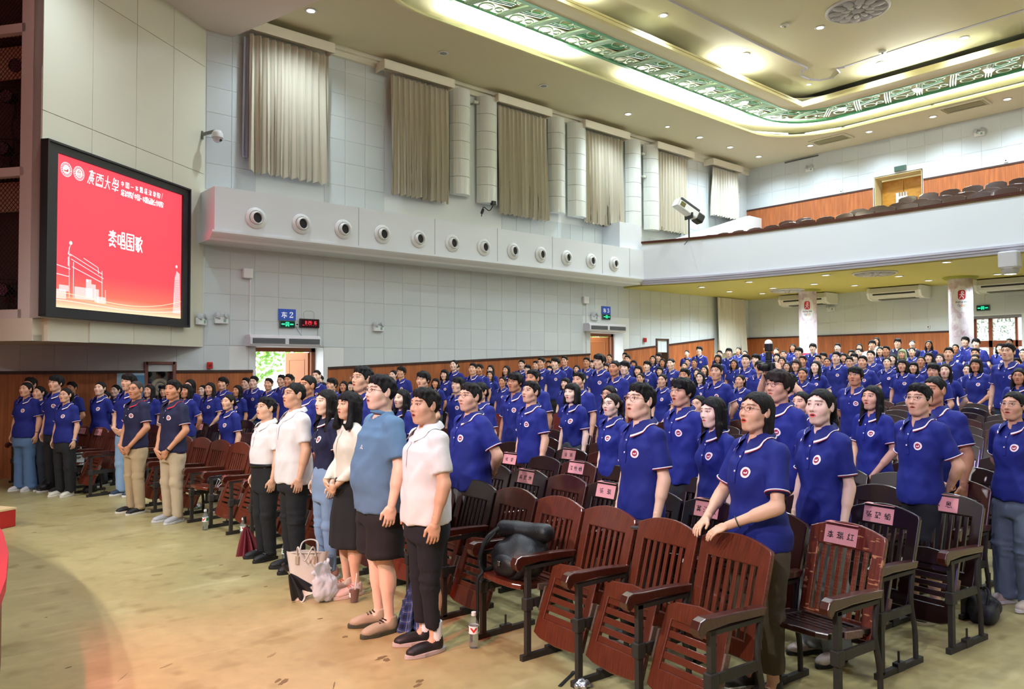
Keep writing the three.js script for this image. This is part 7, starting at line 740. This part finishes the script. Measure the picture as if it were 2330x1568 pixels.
{ const b = people.find((p) => p.label.startsWith('tall slim man')); const p = topOf(1482, 1184, 4.7), o = thing('tablet_folder', 'dark flat folder resting on a chair behind the tall slim man', 'folder', [p.x, p.y - .02, p.z], .6); obj('cover', rbox(.3, .012, .22, .004), std('3a3c40', .5), o); obj('pages', rbox(.285, .008, .205, .002, .004, -.009, 0), std('c9c8c4', .7), o); }
{ const p = ground(1325, 1566), o = thing('foil_wrapper', 'crumpled silver foil wrapper on the floor under the front seats', 'wrapper', [p.x, 0, p.z]); obj('foil', meshOf((x, y, z) => ell(0, .02, 0, .05, .024, .04)(x, y, z) - (noise3(x * 60, y * 60, z * 60) - .5) * .02, [-.08, -.01, -.07], [.08, .06, .07], .006), std('c9c9cc', .25, { metalness: .9 }), o); obj('torn_edge', rbox(.03, .002, .02, .0008, .045, .004, .02), std('b4b4b8', .3, { metalness: .9 }), o); }
{ const p = ground(1290, 1547), o = thing('loose_strap', 'black strap lying on the floor under the front seats', 'strap', [p.x, .004, p.z], .4); obj('webbing', rbox(.22, .006, .02, .002), M.dark, o); obj('strap_end', rbox(.03, .008, .022, .002, .1, .002, 0), std('2c2c30'), o); }
// camera with a flash held up over the heads
{ const ph = people.find((p) => p.pose === 'camera'), H = ph.H / 1.72, o = thing('photo_camera', 'black camera with a tall flash held up over the heads', 'camera', V(Math.sin(ph.turn) * .34, 1.80 * H, Math.cos(ph.turn) * .34).add(V(...ph.at)).toArray(), ph.turn); obj('camera_body', [rbox(.14, .10, .06, .014), rbox(.05, .1, .075, .014, -.055, 0, .006), rbox(.06, .03, .05, .01, 0, .06, 0)], M.dark, o); obj('lens', lathe([[0, .16], [.035, .16], [.042, .15], [.04, .03], [.036, .02]], 24).rotateX(PI / 2), std('141416', .35), o); obj('lens_glass', new THREE.SphereGeometry(.034, 16, 8, 0, 6.3, 0, .7).rotateX(PI / 2).translate(0, 0, .132), new THREE.MeshPhysicalMaterial({ color: '#0a0a12', roughness: .05, clearcoat: 1 }), o); obj('flash_unit', [rbox(.06, .09, .05, .01, 0, .12, 0), rbox(.075, .09, .06, .012, 0, .215, 0)], M.dark, o); obj('diffuser_dome', new THREE.SphereGeometry(.042, 18, 10, 0, 6.3, 0, 1.7).translate(0, .26, 0), new THREE.MeshStandardMaterial({ color: '#f4f2ee', roughness: .5 }), o); obj('neck_strap', tube([[-.07, .02, 0], [-.1, -.08, -.04], [-.06, -.2, -.08], [.04, -.22, -.08], [.1, -.1, -.04], [.07, .02, 0]], .006, 24, 5), M.dark, o); }
shadow(scene);
renderer.render(scene, camera);
